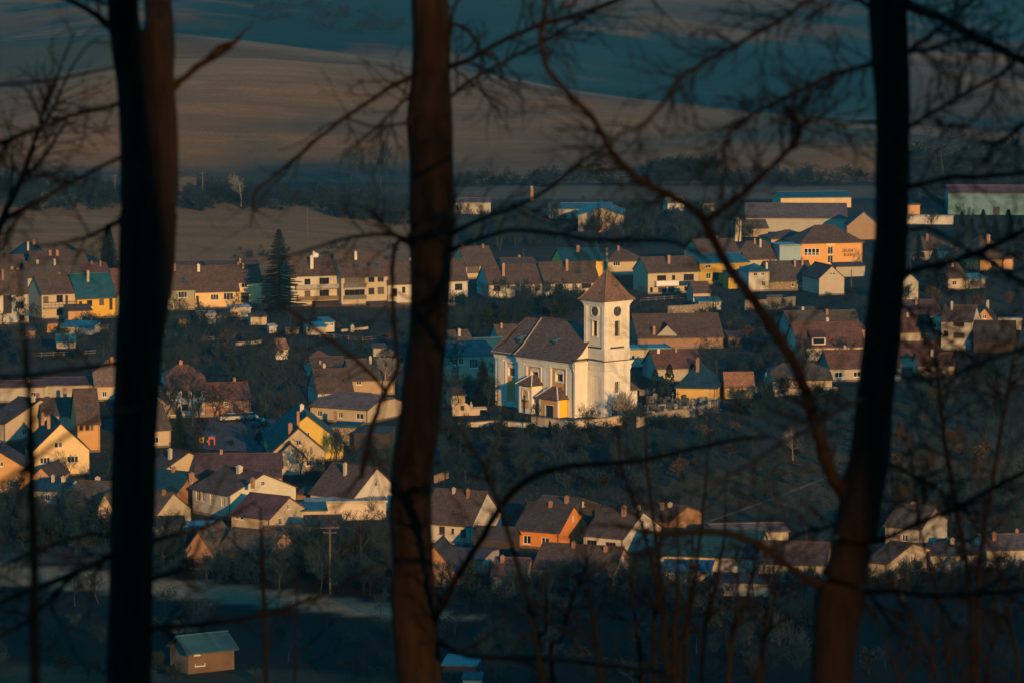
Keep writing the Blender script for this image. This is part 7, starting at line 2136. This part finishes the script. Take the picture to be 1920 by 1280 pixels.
def spline(P, n):
    """Catmull-Rom through P (lists of equal length numbers)"""
    out = []
    for i in range(len(P) - 1):
        p0, p1, p2, p3 = P[max(i - 1, 0)], P[i], P[i + 1], P[min(i + 2, len(P) - 1)]
        for k in range(n):
            t = k / n
            out.append([0.5 * ((2 * b) + (-a + c) * t + (2 * a - 5 * b + 4 * c - d) * t * t + (-a + 3 * b - 3 * c + d) * t ** 3) for a, b, c, d in zip(p0, p1, p2, p3)])
    out.append(list(P[-1]))
    return out
FR = random.Random(99)
def limb(parent, name, pts, w0, w1, d0, d1, sides=8, n=6, wob=1.0, mat=None, twigs=0, tl=(45, 140), label=None, rough=0.0):
    """a limb following photograph points; w = width in px, d = metres from the camera"""
    N = len(pts)
    P = [(p[0], p[1], (p[2] if len(p) > 2 else w0 + (w1 - w0) * i / (N - 1)), d0 + (d1 - d0) * i / (N - 1)) for i, p in enumerate(pts)]
    S = spline(P, n)
    V3, RR = [], []
    for i, (x, y, w, d) in enumerate(S):
        j = wob * (0.6 + w * 0.06) if w < 40 else 0.12
        p = at_dist(x + FR.gauss(0, j) * 0.5, y + FR.gauss(0, j) * 0.5, d + (FR.gauss(0, 0.01) if w < 40 else 0))
        V3.append(p - parent.location); RR.append(max(0.0012, w * d / F_PX / 2))
    m = MB(); m.tube(V3, RR, sides, True)
    if rough:
        for i, v in enumerate(m.v):
            r = RR[min(i // sides, len(RR) - 1)]
            c = V3[min(i // sides, len(RR) - 1)]
            v = Vector(v)
            k = 0.09 * noise.noise(Vector((v.x * 5, v.y * 5, v.z * 0.9))) + 0.05 * noise.noise(Vector((v.x * 16, v.y * 16, v.z * 2.2)))
            m.v[i] = tuple(v + (v - c) * k)
    o = m.build(name, mat or BARKF, parent, True)
    if twigs:
        tm = MB()
        for k in range(int(twigs * (3.6 if parent.location.x > 0.2 else 2.4) + 0.5)):
            i = FR.randrange(1, len(S) - 1)
            x, y, w, d = S[i]
            dx, dy = S[i + 1][0] - S[i - 1][0], S[i + 1][1] - S[i - 1][1]
            a = math.atan2(dy, dx) + FR.choice((-1, 1)) * FR.uniform(0.35, 1.1)
            sprig(tm, parent, x, y, d, a, FR.uniform(*tl), min(w * 0.55, 4.0), 0)
        tm.build('twigs', TWF, o)['kind'] = 'stuff'
    return o
def sprig(tm, parent, x, y, d, a, ln, w, lev):
    pts, rad = [], []
    seg = 4
    dd = d; slope = FR.uniform(-0.4, 0.4) * ln * d / F_PX
    for i in range(seg + 1):
        pts.append(at_dist(x, y, dd) - parent.location); rad.append(max(0.0011, w * (1 - 0.7 * i / seg) * d / F_PX / 2))
        if i < seg:
            if lev < 2 and i > 0 and FR.random() < (0.75 if lev == 0 else 0.45):
                sprig(tm, parent, x, y, dd, a + FR.choice((-1, 1)) * FR.uniform(0.4, 0.9), ln * FR.uniform(0.35, 0.6), w * 0.65, lev + 1)
            a += FR.gauss(0, 0.16) - 0.03 * math.cos(a)
            x += math.cos(a) * ln / seg; y += math.sin(a) * ln / seg; dd += slope / seg
    tm.tube(pts, rad, 4, False)

def fg_tree(name, label, px_, d, cat='tree', group=None):
    b = at_dist(px_, 1400, d)
    g = empty(name, (b.x, b.y, land(b.x, b.y))); tag(g, label, cat, group)
    return g
def root_pts(g, pts, d):
    """run a stem on below the frame down to the ground"""
    x, y = pix(Vector((g.location.x, g.location.y, g.location.z - 0.3)))
    return x, y

# left tree
D1 = 18.0
t1 = fg_tree('bare_tree', 'thick black forked trunk standing left in the foreground', 240, D1)
gy = pix(Vector((t1.location.x, t1.location.y, t1.location.z - 0.4)))[1]
limb(t1, 'trunk', [(236, gy, 108), (242, 1420, 92), (242, 1280, 86), (246, 1100, 83), (249, 950, 84), (252, 800, 85), (258, 650, 89), (268, 560, 100), (277, 450, 108), (279, 300, 106), (275, 200, 106), (270, 110, 108), (268, 60, 100)], 0, 0, D1, D1, 20, 6, 0.6, rough=0.015)
limb(t1, 'limb', [(248, 150, 60), (240, 90, 62), (232, 40, 60), (230, 0, 58), (222, -120, 54), (205, -400, 44), (190, -900, 26)], 0, 0, D1, D1 - 0.6, 14, 6, 0.6, rough=0.015)
limb(t1, 'limb', [(296, 150, 60), (298, 90, 58), (299, 40, 54), (297, 0, 52), (298, -120, 50), (310, -400, 40), (330, -900, 22)], 0, 0, D1, D1 + 0.5, 14, 6, 0.6, rough=0.015)
limb(t1, 'branch', [(322, 165, 20), (345, 146, 13), (385, 115, 14), (410, 98, 20), (425, 88, 18), (440, 78, 9), (462, 56, 4), (478, 40, 2)], 0, 0, D1, D1 - 0.2, 8, 5)
limb(t1, 'branch', [(222, 60, 18), (200, 46, 15), (170, 22, 12), (138, 4, 11), (100, -10, 9), (40, -40, 7)], 0, 0, D1, D1 - 0.5, 8, 5, twigs=2)
limb(t1, 'branch', [(230, 193, 9), (190, 203, 8), (130, 218, 8), (80, 238, 9), (40, 252, 10), (0, 270, 11), (-60, 300, 12)], 0, 0, D1, D1 - 0.8, 7, 5, twigs=7)
limb(t1, 'branch', [(230, 122, 6), (140, 142, 6), (60, 155, 7), (0, 160, 7), (-60, 168, 7)], 0, 0, D1, D1 - 2, 6, 5)
limb(t1, 'branch', [(226, 295, 8), (180, 318, 7), (120, 350, 8), (60, 385, 9), (0, 420, 10), (-60, 470, 12)], 0, 0, D1, D1 - 0.8, 7, 5, twigs=6)
limb(t1, 'branch', [(225, 412, 11), (195, 430, 9), (150, 448, 7), (105, 458, 6), (60, 462, 4)], 0, 0, D1, D1 - 0.5, 7, 5, twigs=3)
limb(t1, 'branch', [(222, 680, 9), (170, 688, 10), (110, 696, 9), (50, 703, 8), (0, 704, 7), (-50, 700, 6)], 0, 0, D1, D1 - 1.5, 7, 5, twigs=3)
limb(t1, 'branch', [(222, 1032, 13), (190, 1050, 11), (155, 1066, 13), (110, 1085, 12), (60, 1104, 11), (0, 1128, 10), (-60, 1150, 8)], 0, 0, D1, D1 - 1.0, 7, 5, twigs=6)
limb(t1, 'branch', [(155, 1066, 8), (110, 1105, 8), (60, 1155, 8), (0, 1192, 7), (-50, 1215, 6)], 0, 0, D1 - 0.3, D1 - 1.2, 6, 5, twigs=4)
limb(t1, 'branch', [(222, 1010, 8), (175, 1000, 7), (120, 1015, 7), (55, 1036, 6), (0, 1062, 5)], 0, 0, D1, D1 + 0.5, 6, 5, twigs=4)
limb(t1, 'branch', [(286, 1085, 12), (330, 1068, 8), (352, 1060, 7), (380, 1000, 6), (400, 940, 4), (412, 900, 2.5)], 0, 0, D1, D1 + 0.6, 7, 5, twigs=4)
limb(t1, 'branch', [(284, 1178, 11), (340, 1172, 10), (420, 1165, 10), (500, 1150, 9), (570, 1128, 8), (640, 1098, 6), (700, 1060, 4)], 0, 0, D1, D1 - 1.5, 7, 5, twigs=7)
limb(t1, 'branch', [(290, 1012, 9), (340, 1000, 8), (390, 985, 7), (440, 962, 5), (480, 940, 3)], 0, 0, D1, D1 + 1, 7, 5, twigs=3)
limb(t1, 'branch', [(228, 20, 8), (180, 0, 7), (120, -25, 6)], 0, 0, D1, D1 - 2, 6, 4)

# twiggy sapling at the far left
t4 = fg_tree('sapling', 'twiggy sapling with upright shoots at the far left edge', 10, 20.0)
gy4 = pix(Vector((t4.location.x, t4.location.y, t4.location.z - 0.4)))[1]
limb(t4, 'stem', [(-40, gy4, 26), (-36, 1100, 22), (-30, 700, 20), (-12, 480, 17), (8, 405, 14), (40, 335, 12), (66, 262, 10), (76, 230, 9), (84, 195, 8), (100, 160, 6), (122, 105, 4), (140, 60, 2.5)], 0, 0, 20, 20, 8, 5, twigs=14, tl=(50, 130))
limb(t4, 'branch', [(74, 240, 7), (100, 205, 6), (118, 160, 5), (140, 118, 4), (165, 85, 3), (188, 70, 2)], 0, 0, 20, 19.6, 6, 5, twigs=5)
limb(t4, 'branch', [(40, 335, 7), (80, 300, 6), (110, 250, 5), (130, 232, 3.5), (160, 224, 2)], 0, 0, 20, 20.5, 6, 5, twigs=5)
limb(t4, 'branch', [(5, 412, 6), (20, 360, 5), (24, 300, 4), (18, 250, 3), (5, 222, 2)], 0, 0, 20, 20.2, 6, 5, twigs=4)
# dark stem in front of the yellow gable
t5 = fg_tree('sapling', 'blurred dark stem left of the left trunk in front of the yellow gable', 60, 12.0)
gy5 = pix(Vector((t5.location.x, t5.location.y, t5.location.z - 0.4)))[1]
limb(t5, 'stem', [(70, gy5, 26), (66, 1400, 22), (64, 1150, 20), (62, 1000, 19), (58, 865, 20), (56, 760, 15), (50, 690, 13), (44, 610, 9), (40, 540, 6), (34, 480, 3)], 0, 0, 12, 12.2, 9, 6, twigs=3)
limb(t5, 'branch', [(58, 866, 12), (88, 842, 9), (120, 820, 8), (160, 795, 7), (210, 775, 6), (260, 765, 4)], 0, 0, 12, 12.5, 7, 5)
limb(t5, 'branch', [(58, 866, 12), (44, 885, 11), (38, 920, 10), (36, 950, 6)], 0, 0, 12, 11.8, 7, 5)
limb(t5, 'branch', [(58, 866, 9), (30, 885, 9), (0, 905, 8), (-40, 925, 7)], 0, 0, 12, 11.6, 7, 5)

# middle tree
D2 = 20.5
t2 = fg_tree('bare_tree', 'knotty brown trunk rising just left of the church', 784, D2)
gy = pix(Vector((t2.location.x, t2.location.y, t2.location.z - 0.4)))[1]
limb(t2, 'trunk', [(792, gy, 100), (790, 1420, 90), (786, 1280, 84), (782, 1200, 85), (776, 1130, 83), (773, 1050, 78), (768, 950, 80), (772, 870, 80), (783, 800, 78), (793, 700, 76), (804, 600, 73), (807, 500, 78), (809, 420, 84), (808, 300, 80), (806, 226, 86), (808, 150, 76), (808, 60, 74), (806, 0, 73), (802, -150, 66), (800, -500, 48), (806, -950, 26)], 0, 0, D2, D2, 20, 6, 0.6, rough=0.02)
limb(t2, 'branch', [(840, 42, 10), (862, 48, 7), (885, 65, 6), (900, 95, 6), (906, 122, 5), (896, 150, 4), (912, 182, 4), (932, 206, 2.5)], 0, 0, D2, D2 - .3, 7, 5, twigs=5, tl=(30, 70))
limb(t2, 'branch', [(840, 126, 11), (880, 112, 10), (940, 78, 9), (1010, 48, 9), (1080, 28, 8), (1160, 0, 8), (1260, -40, 7)], 0, 0, D2, D2 - 1, 7, 5, twigs=7)
limb(t2, 'branch', [(840, 188, 8), (870, 160, 7), (905, 138, 6), (960, 108, 6), (1020, 78, 6), (1080, 42, 5), (1130, 10, 4)], 0, 0, D2, D2 + .4, 7, 5, twigs=7)
limb(t2, 'branch', [(905, 100, 5), (930, 108, 5), (942, 140, 5), (958, 162, 4), (972, 178, 3)], 0, 0, D2 - .2, D2 - .3, 6, 5)
limb(t2, 'branch', [(774, 143, 12), (730, 165, 9), (690, 192, 8), (648, 220, 8), (600, 258, 7), (550, 300, 7), (505, 338, 6), (480, 358, 5), (474, 395, 4), (470, 425, 3)], 0, 0, D2, D2 - 1.0, 7, 5, twigs=5)
limb(t2, 'branch', [(774, 228, 7), (735, 235, 5), (700, 238, 5), (652, 222, 4)], 0, 0, D2, D2 - .8, 6, 5, twigs=2)
limb(t2, 'branch', [(774, 176, 7), (740, 205, 5), (705, 240, 5), (670, 272, 4), (640, 300, 3)], 0, 0, D2, D2 - .8, 6, 5, twigs=3)
limb(t2, 'branch', [(776, 465, 8), (750, 452, 8), (738, 480, 9), (736, 560, 9), (742, 640, 9), (746, 690, 10), (722, 735, 10), (704, 780, 11), (690, 830, 12), (682, 870, 13), (677, 895, 9)], 0, 0, D2, D2 - 1.0, 7, 5, twigs=4)
limb(t2, 'branch', [(724, 734, 8), (700, 705, 8), (668, 675, 8), (630, 645, 8), (590, 615, 7), (556, 590, 7), (530, 574, 5)], 0, 0, D2 - .8, D2 - 1.5, 7, 5, twigs=3)
limb(t2, 'branch', [(776, 450, 9), (720, 440, 8), (660, 445, 7), (600, 462, 6), (560, 474, 4)], 0, 0, D2, D2 - 2, 7, 5, twigs=4)
limb(t2, 'branch', [(812, 1165, 16), (836, 1120, 14), (866, 1065, 13), (900, 1015, 13), (930, 962, 14), (960, 922, 14), (1000, 892, 14), (1060, 874, 13), (1130, 868, 12), (1200, 862, 11), (1280, 845, 10), (1360, 826, 9), (1440, 818, 7)], 0, 0, D2, D2 - 4, 8, 5, twigs=4)
limb(t2, 'branch', [(818, 1200, 12), (870, 1225, 12), (940, 1232, 13), (1020, 1234, 12), (1100, 1240, 11), (1180, 1252, 10), (1260, 1258, 8)], 0, 0, D2, D2 - 3, 8, 5, twigs=4)
limb(t2, 'branch', [(845, 440, 9), (900, 412, 8), (960, 390, 8), (1020, 360, 8), (1070, 320, 7), (1110, 290, 6), (1150, 270, 4)], 0, 0, D2, D2 - 4, 7, 5, twigs=5)
limb(t2, 'branch', [(845, 470, 9), (900, 448, 8), (960, 432, 8), (1040, 438, 9), (1100, 448, 9), (1180, 450, 8), (1250, 452, 8), (1295, 468, 7), (1330, 492, 5)], 0, 0, D2, D2 - 4.5, 7, 5, twigs=4)
limb(t2, 'branch', [(844, 70, 8), (850, 20, 7), (870, -20, 6)], 0, 0, D2, D2, 6, 4, twigs=2)
# knots
for (x, y, w) in ((772, 228, 26), (836, 425, 22), (838, 75, 16)):
    limb(t2, 'knot', [(x + 6, y - 16, w * .6), (x, y, w), (x + 4, y + 18, w * .55)], 0, 0, D2 - .05, D2 - .05, 10, 4, .5)

# right tree
D3 = 17.0
t3 = fg_tree('bare_tree', 'leaning black trunk on the right with a long arching branch', 1560, D3)
gy = pix(Vector((t3.location.x, t3.location.y, t3.location.z - 0.4)))[1]
limb(t3, 'trunk', [(1540, gy, 104), (1552, 1420, 90), (1560, 1280, 81), (1565, 1200, 83), (1576, 1110, 92), (1592, 1050, 76), (1605, 1000, 80), (1620, 910, 80), (1632, 850, 74), (1640, 750, 70), (1653, 650, 70), (1662, 550, 66), (1671, 450, 64), (1673, 350, 66), (1675, 200, 65), (1670, 100, 71), (1665, 0, 74), (1662, -150, 66), (1650, -500, 48), (1640, -950, 26)], 0, 0, D3, D3, 20, 6, 0.6, rough=0.015)
limb(t3, 'branch', [(1590, 935, 34), (1562, 895, 27), (1545, 850, 25), (1530, 800, 24), (1512, 735, 23), (1480, 665, 21), (1440, 605, 20), (1400, 545, 19), (1365, 500, 18), (1340, 455, 17), (1322, 415, 18), (1300, 392, 15), (1262, 370, 14), (1220, 350, 14), (1180, 322, 13), (1150, 288, 12), (1128, 250, 12), (1105, 215, 12), (1070, 180, 11), (1038, 145, 11), (1020, 110, 10), (1014, 70, 10), (1020, 25, 9), (1022, -40, 8), (1000, -150, 6)], 0, 0, D3, D3 - 1.2, 9, 5, twigs=16, tl=(60, 150))
limb(t3, 'branch', [(1322, 415, 12), (1350, 395, 12), (1390, 365, 12), (1430, 328, 11), (1465, 295, 10), (1494, 262, 9), (1500, 240, 9), (1490, 215, 7), (1468, 195, 5)], 0, 0, D3 - .4, D3 - .8, 8, 5, twigs=9)
limb(t3, 'branch', [(1500, 240, 7), (1530, 225, 7), (1580, 232, 6), (1645, 228, 7)], 0, 0, D3 - .8, D3, 6, 5, twigs=4)
limb(t3, 'branch', [(1645, 118, 10), (1600, 130, 9), (1560, 140, 9), (1510, 165, 8), (1460, 190, 8), (1420, 210, 7), (1380, 235, 7), (1360, 270, 6), (1350, 310, 4)], 0, 0, D3, D3 - 1, 7, 5, twigs=12)
limb(t3, 'branch', [(1640, 20, 10), (1590, -10, 9), (1530, -6, 9), (1475, 30, 9), (1420, 62, 9), (1370, 90, 9), (1320, 118, 9), (1275, 150, 9), (1240, 198, 8), (1205, 232, 6), (1160, 250, 4)], 0, 0, D3, D3 - 1.6, 8, 5, twigs=14)
limb(t3, 'branch', [(1695, 5, 24), (1725, 20, 19), (1770, 36, 17), (1820, 66, 17), (1870, 90, 17), (1930, 122, 16), (2000, 150, 14)], 0, 0, D3, D3 - .6, 9, 5, twigs=6)
limb(t3, 'branch', [(1700, 100, 9), (1730, 75, 9), (1765, 50, 8), (1810, 15, 7), (1840, -20, 6)], 0, 0, D3, D3 + .3, 7, 5, twigs=4)
limb(t3, 'branch', [(1702, 98, 9), (1740, 92, 8), (1790, 76, 7), (1830, 66, 6)], 0, 0, D3, D3 - .2, 7, 5, twigs=3)
limb(t3, 'branch', [(1704, 240, 9), (1730, 222, 8), (1780, 192, 8), (1830, 165, 8), (1875, 140, 8), (1910, 112, 7), (1960, 80, 6)], 0, 0, D3, D3 - .8, 7, 5, twigs=8)
limb(t3, 'branch', [(1872, 142, 6), (1862, 175, 6), (1840, 212, 5), (1800, 246, 4)], 0, 0, D3 - .6, D3 - .4, 6, 5, twigs=3)
limb(t3, 'branch', [(1700, 352, 12), (1740, 342, 10), (1790, 332, 11), (1840, 332, 10), (1900, 326, 10), (1960, 322, 10)], 0, 0, D3, D3 - .8, 8, 5, twigs=3)
limb(t3, 'branch', [(1920, 230, 11), (1890, 258, 9), (1860, 275, 7), (1848, 300, 5)], 0, 0, D3 - .8, D3 - .8, 7, 5, twigs=3)
limb(t3, 'branch', [(1696, 512, 14), (1740, 500, 12), (1790, 488, 12), (1830, 474, 14), (1875, 455, 12), (1930, 428, 11), (2000, 400, 10)], 0, 0, D3, D3 - .8, 8, 5, twigs=5)
limb(t3, 'branch', [(1830, 474, 12), (1860, 492, 11), (1900, 520, 11), (1950, 548, 10)], 0, 0, D3 - .4, D3 - 1, 8, 5, twigs=3)
limb(t3, 'branch', [(1702, 432, 8), (1740, 428, 8), (1780, 448, 7), (1822, 472, 7)], 0, 0, D3, D3 - .5, 6, 5)
limb(t3, 'branch', [(1545, 1098, 18), (1510, 1082, 15), (1465, 1050, 14), (1420, 1018, 14), (1370, 1000, 14), (1310, 996, 13), (1250, 998, 12), (1195, 992, 9), (1150, 980, 6)], 0, 0, D3, D3 - 1.2, 8, 5, twigs=6)
limb(t3, 'branch', [(1600, 965, 10), (1560, 985, 8), (1500, 1000, 7), (1430, 1040, 5)], 0, 0, D3, D3 + .6, 6, 5, twigs=4)
limb(t3, 'branch', [(1628, 745, 9), (1590, 758, 9), (1550, 782, 9), (1500, 812, 8), (1450, 840, 8), (1400, 872, 7), (1340, 905, 6)], 0, 0, D3, D3 - 3, 7, 5, twigs=5)
limb(t3, 'branch', [(1650, 862, 9), (1690, 880, 7), (1740, 905, 7), (1790, 940, 6), (1830, 985, 5), (1860, 1030, 3)], 0, 0, D3, D3 + .5, 7, 5, twigs=5)
limb(t3, 'branch', [(1632, 1018, 13), (1680, 1000, 11), (1740, 972, 11), (1800, 948, 10), (1860, 915, 10), (1930, 880, 10), (2000, 850, 10)], 0, 0, D3, D3 - .8, 8, 5, twigs=6)
limb(t3, 'branch', [(1668, 690, 9), (1720, 712, 8), (1790, 700, 8), (1850, 675, 9), (1930, 650, 10)], 0, 0, D3, D3 - 2.5, 7, 5, twigs=5)
limb(t3, 'branch', [(1680, 560, 9), (1715, 590, 7), (1760, 625, 7), (1810, 660, 6), (1870, 700, 5), (1930, 735, 5)], 0, 0, D3, D3 - 1.5, 7, 5, twigs=6)
limb(t3, 'branch', [(1620, 1110, 10), (1680, 1108, 10), (1750, 1116, 10), (1830, 1112, 9), (1930, 1105, 9)], 0, 0, D3, D3 - 1, 7, 5, twigs=5)

# hazel shoots low in the middle
t6 = fg_tree('hazel_bush', 'clump of straight bare hazel shoots low in the middle right', 1290, 23.0, 'shrub')
def shoot(g, pts, d, twigs=2, w=1.0):
    x, y = pts[-1][0], pts[-1][1]
    gyy = pix(Vector((g.location.x, g.location.y, g.location.z - 0.3)))[1]
    P = [(gyx * 0 + p[0], p[1], (2.5 + 7.5 * i / (len(pts) - 1)) * w) for i, (p, gyx) in enumerate([(q, 0) for q in pts])]
    P = list(reversed(P))
    P = [(x * 0.4 + 1290 * 0.6 if g is t6 else x, max(gyy, 1420), 12 * w)] + P
    limb(g, 'shoot', P, 0, 0, d, d, 6, 5, 0.8, TWF, twigs, (40, 110))
for pts, tw in (
    ([(1211, 640), (1209, 760), (1214, 880), (1226, 980), (1240, 1100), (1252, 1280)], 2),
    ([(1331, 768), (1327, 860), (1317, 960), (1302, 1100), (1286, 1280)], 3),
    ([(1158, 782), (1164, 868), (1188, 940), (1212, 1010), (1236, 1130), (1250, 1280)], 3),
    ([(1360, 905), (1358, 1000), (1342, 1100), (1312, 1280)], 3),
    ([(1421, 965), (1413, 1060), (1396, 1140), (1364, 1280)], 3),
    ([(1241, 915), (1239, 1010), (1232, 1110), (1228, 1280)], 2),
    ([(1271, 920), (1270, 1100), (1264, 1280)], 2),
    ([(1471, 1002), (1462, 1080), (1442, 1180), (1420, 1280)], 3),
    ([(1026, 1075), (1024, 1180), (1020, 1280)], 1),
    ([(1084, 955), (1099, 1052), (1072, 1125), (1052, 1200), (1040, 1290)], 3),
    ([(1125, 1000), (1102, 1052), (1105, 1120), (1120, 1200), (1128, 1285)], 3),
    ([(1443, 1060), (1436, 1160), (1426, 1280)], 2),
    ([(1386, 1050), (1380, 1150), (1366, 1280)], 2),
    ([(1300, 985), (1296, 1090), (1284, 1190), (1272, 1280)], 2),
    ([(1180, 1060), (1190, 1150), (1204, 1280)], 2)):
    shoot(t6, pts, 23 + FR.uniform(-1.5, 1.5), tw + 1)
# long thin stems in the middle
t7 = fg_tree('sapling', 'thin arching stem crossing the lower houses right of the middle trunk', 990, 19.0)
limb(t7, 'stem', [(1040, 1460, 11), (1020, 1290, 10), (1002, 1190, 9), (985, 1112, 9), (962, 1030, 8), (942, 962, 8), (920, 908, 7), (898, 858, 6), (868, 812, 4), (845, 770, 2.5)], 0, 0, 19, 19, 6, 5, 0.8, TWF, 7)
limb(t7, 'branch', [(985, 1112, 6), (1010, 1150, 6), (1050, 1180, 5), (1090, 1215, 4), (1120, 1260, 3)], 0, 0, 19, 18.6, 6, 5, .8, TWF, 3)
t8 = fg_tree('sapling', 'straight thin stem left of the middle trunk at the bottom', 495, 22.0)
limb(t8, 'stem', [(502, 1450, 11), (499, 1280, 10), (496, 1160, 9), (492, 1060, 8), (490, 1000, 7), (488, 950, 3)], 0, 0, 22, 22, 6, 5, 0.6, TWF, 2)
limb(t8, 'stem', [(548, 1450, 6), (552, 1280, 5), (554, 1180, 4.5), (558, 1100, 3.5), (560, 1060, 2)], 0, 0, 22, 22, 6, 5, 0.6, TWF, 3)
# saplings with catkins on the right
t9 = fg_tree('hazel_bush', 'saplings hung with dark catkins right of the right trunk', 1810, 21.0, 'shrub')
catk = []
for pts, w0, tw in (
    ([(1822, 1480, 13), (1822, 1280, 12), (1818, 1100, 11), (1802, 1000, 10), (1788, 920, 10), (1774, 840, 10), (1764, 760, 9), (1757, 690, 7), (1752, 630, 5), (1742, 575, 3)], 0, 10),
    ([(1828, 1480, 11), (1832, 1280, 10), (1834, 1120, 10), (1842, 1010, 9), (1862, 900, 8), (1878, 800, 8), (1890, 730, 7), (1902, 660, 5), (1912, 600, 3)], 0, 10),
    ([(1790, 1480, 8), (1780, 1280, 7), (1768, 1150, 6), (1740, 1050, 6), (1720, 960, 5), (1712, 880, 4), (1700, 800, 3)], 0, 7),
    ([(1860, 1480, 8), (1850, 1280, 8), (1870, 1180, 7), (1900, 1120, 6), (1940, 1085, 5)], 0, 5),
    ([(1800, 1480, 8), (1770, 1300, 7), (1728, 1200, 6), (1700, 1140, 5), (1665, 1090, 4), (1640, 1060, 2)], 0, 6),
    ([(1830, 1480, 8), (1905, 1290, 7), (1895, 1170, 6), (1880, 1080, 5), (1850, 1010, 4), (1820, 940, 3)], 0, 6),
    ([(1700, 1480, 7), (1690, 1300, 6), (1660, 1200, 5), (1640, 1150, 4), (1610, 1120, 2)], 0, 5),
    ([(1720, 1480, 7), (1740, 1300, 6), (1752, 1200, 5), (1748, 1120, 4), (1730, 1060, 3)], 0, 5)):
    d = 21 + FR.uniform(-1.5, 1.5)
    limb(t9, 'stem', pts, 0, 0, d, d, 6, 5, 0.8, TWF, tw, (50, 140))
for (cx_, cy_, n) in ((1692, 905, 9), (1700, 800, 8), (1795, 800, 8), (1842, 868, 6), (1735, 850, 7), (1760, 690, 8), (1745, 620, 6), (1870, 745, 4), (1690, 1080, 6)):
    for k in range(n):
        x = cx_ + FR.uniform(-16, 16); y = cy_ + FR.uniform(-16, 16); ln = FR.uniform(16, 34); d = 21 + FR.uniform(-.8, .8)
        m = MB()
        m.tube([at_dist(x, y, d) - t9.location, at_dist(x + FR.uniform(-1, 1), y + ln * .3, d) - t9.location, at_dist(x + FR.uniform(-2, 2), y + ln * .75, d) - t9.location, at_dist(x + FR.uniform(-3, 3), y + ln, d) - t9.location], [0.004, 0.0085, 0.0085, 0.003], 6)
        m.build('catkin', plain('catkin', (0.035, 0.026, 0.016), 0.9, scale=20), t9, True)
# a few leaves left on the hazel
# the wood behind and beside the camera: it shades the slope and the near trunks
HUT = on_land(385, 1250)
def hill_wood():
    rg = random.Random(4)
    m = MB()
    n = 0
    src = []
    RMIN[0] = 0.0035
    for k in range(5):
        T = MB()
        grow(rg, T, T, Vector((0, 0, -0.03)), Vector((0, 0, 1)), 0.8, 0.016, 0, 3, 0.75, 0.5, 4)
        src.append(T)
    SHADE_TREES = [(9.2, -3.7), (9.9, -5.6), (5.7, -2.8), (6.6, -5.2)]  # unseen trees added to shade the left and right trunks
    while n < 504:
        x, y = SHADE_TREES[n - 500] if n >= 500 else (rg.uniform(-330, 420), rg.uniform(-150, -14)) if n < 430 else (rg.uniform(-10, 90), rg.uniform(-120, -12))
        if n < 500 and abs(x) < 4 and y > -20: continue
        z = land(x, y); h = rg.uniform(12, 18) if n < 500 else 20
        # a gap cut in the unseen wood lets the low sun through to the hut in the meadow
        hp = HUT - Vector((x, y, 0)); hp.z = 0
        sd = Vector((SUN_DIR.x, SUN_DIR.y, 0)).normalized()
        if abs(hp.x * sd.y - hp.y * sd.x) < 6 and y < -20 and n < 500: continue
        hp = Vector((-0.52, 20.4, 0)) - Vector((x, y, 0))
        if abs(hp.x * sd.y - hp.y * sd.x) < 4.0 and n < 500: continue  # lane kept clear of trees so the sun lights the middle trunk
        S = rg.choice(src); a = rg.uniform(0, 6.28); ca, sa = math.cos(a) * h, math.sin(a) * h
        k = len(m.v)
        m.v += [(x + px_ * ca - py_ * sa, y + px_ * sa + py_ * ca, z + pz_ * h) for px_, py_, pz_ in S.v]
        m.f += [tuple(i + k for i in f) for f in S.f]; m.uv += [None] * len(S.f)
        n += 1
    o = m.build('hill_wood', BARK)
    tag(o, 'unseen bare wood on the hill behind the viewpoint, with trees added for shade', 'woodland', None, 'stuff')
hill_wood()

# ------------------------------------------------------------------ the air
hz = MB(); hz.box(-2600, -420, -45, 2600, 7700, 330)
hm = bpy.data.materials.new('thin_haze'); hm.use_nodes = True
ht = hm.node_tree; ht.nodes.clear()
ho = ht.nodes.new('ShaderNodeOutputMaterial'); hv = ht.nodes.new('ShaderNodeVolumePrincipled')
hv.inputs['Color'].default_value = (0.80, 0.90, 0.95, 1)
hv.inputs['Density'].default_value = 0.00006
hv.inputs['Anisotropy'].default_value = 0.6
ht.links.new(hv.outputs[0], ho.inputs['Volume'])
o = hz.build('haze', hm); o['kind'] = 'stuff'; o['label'] = 'thin blue haze over the valley'
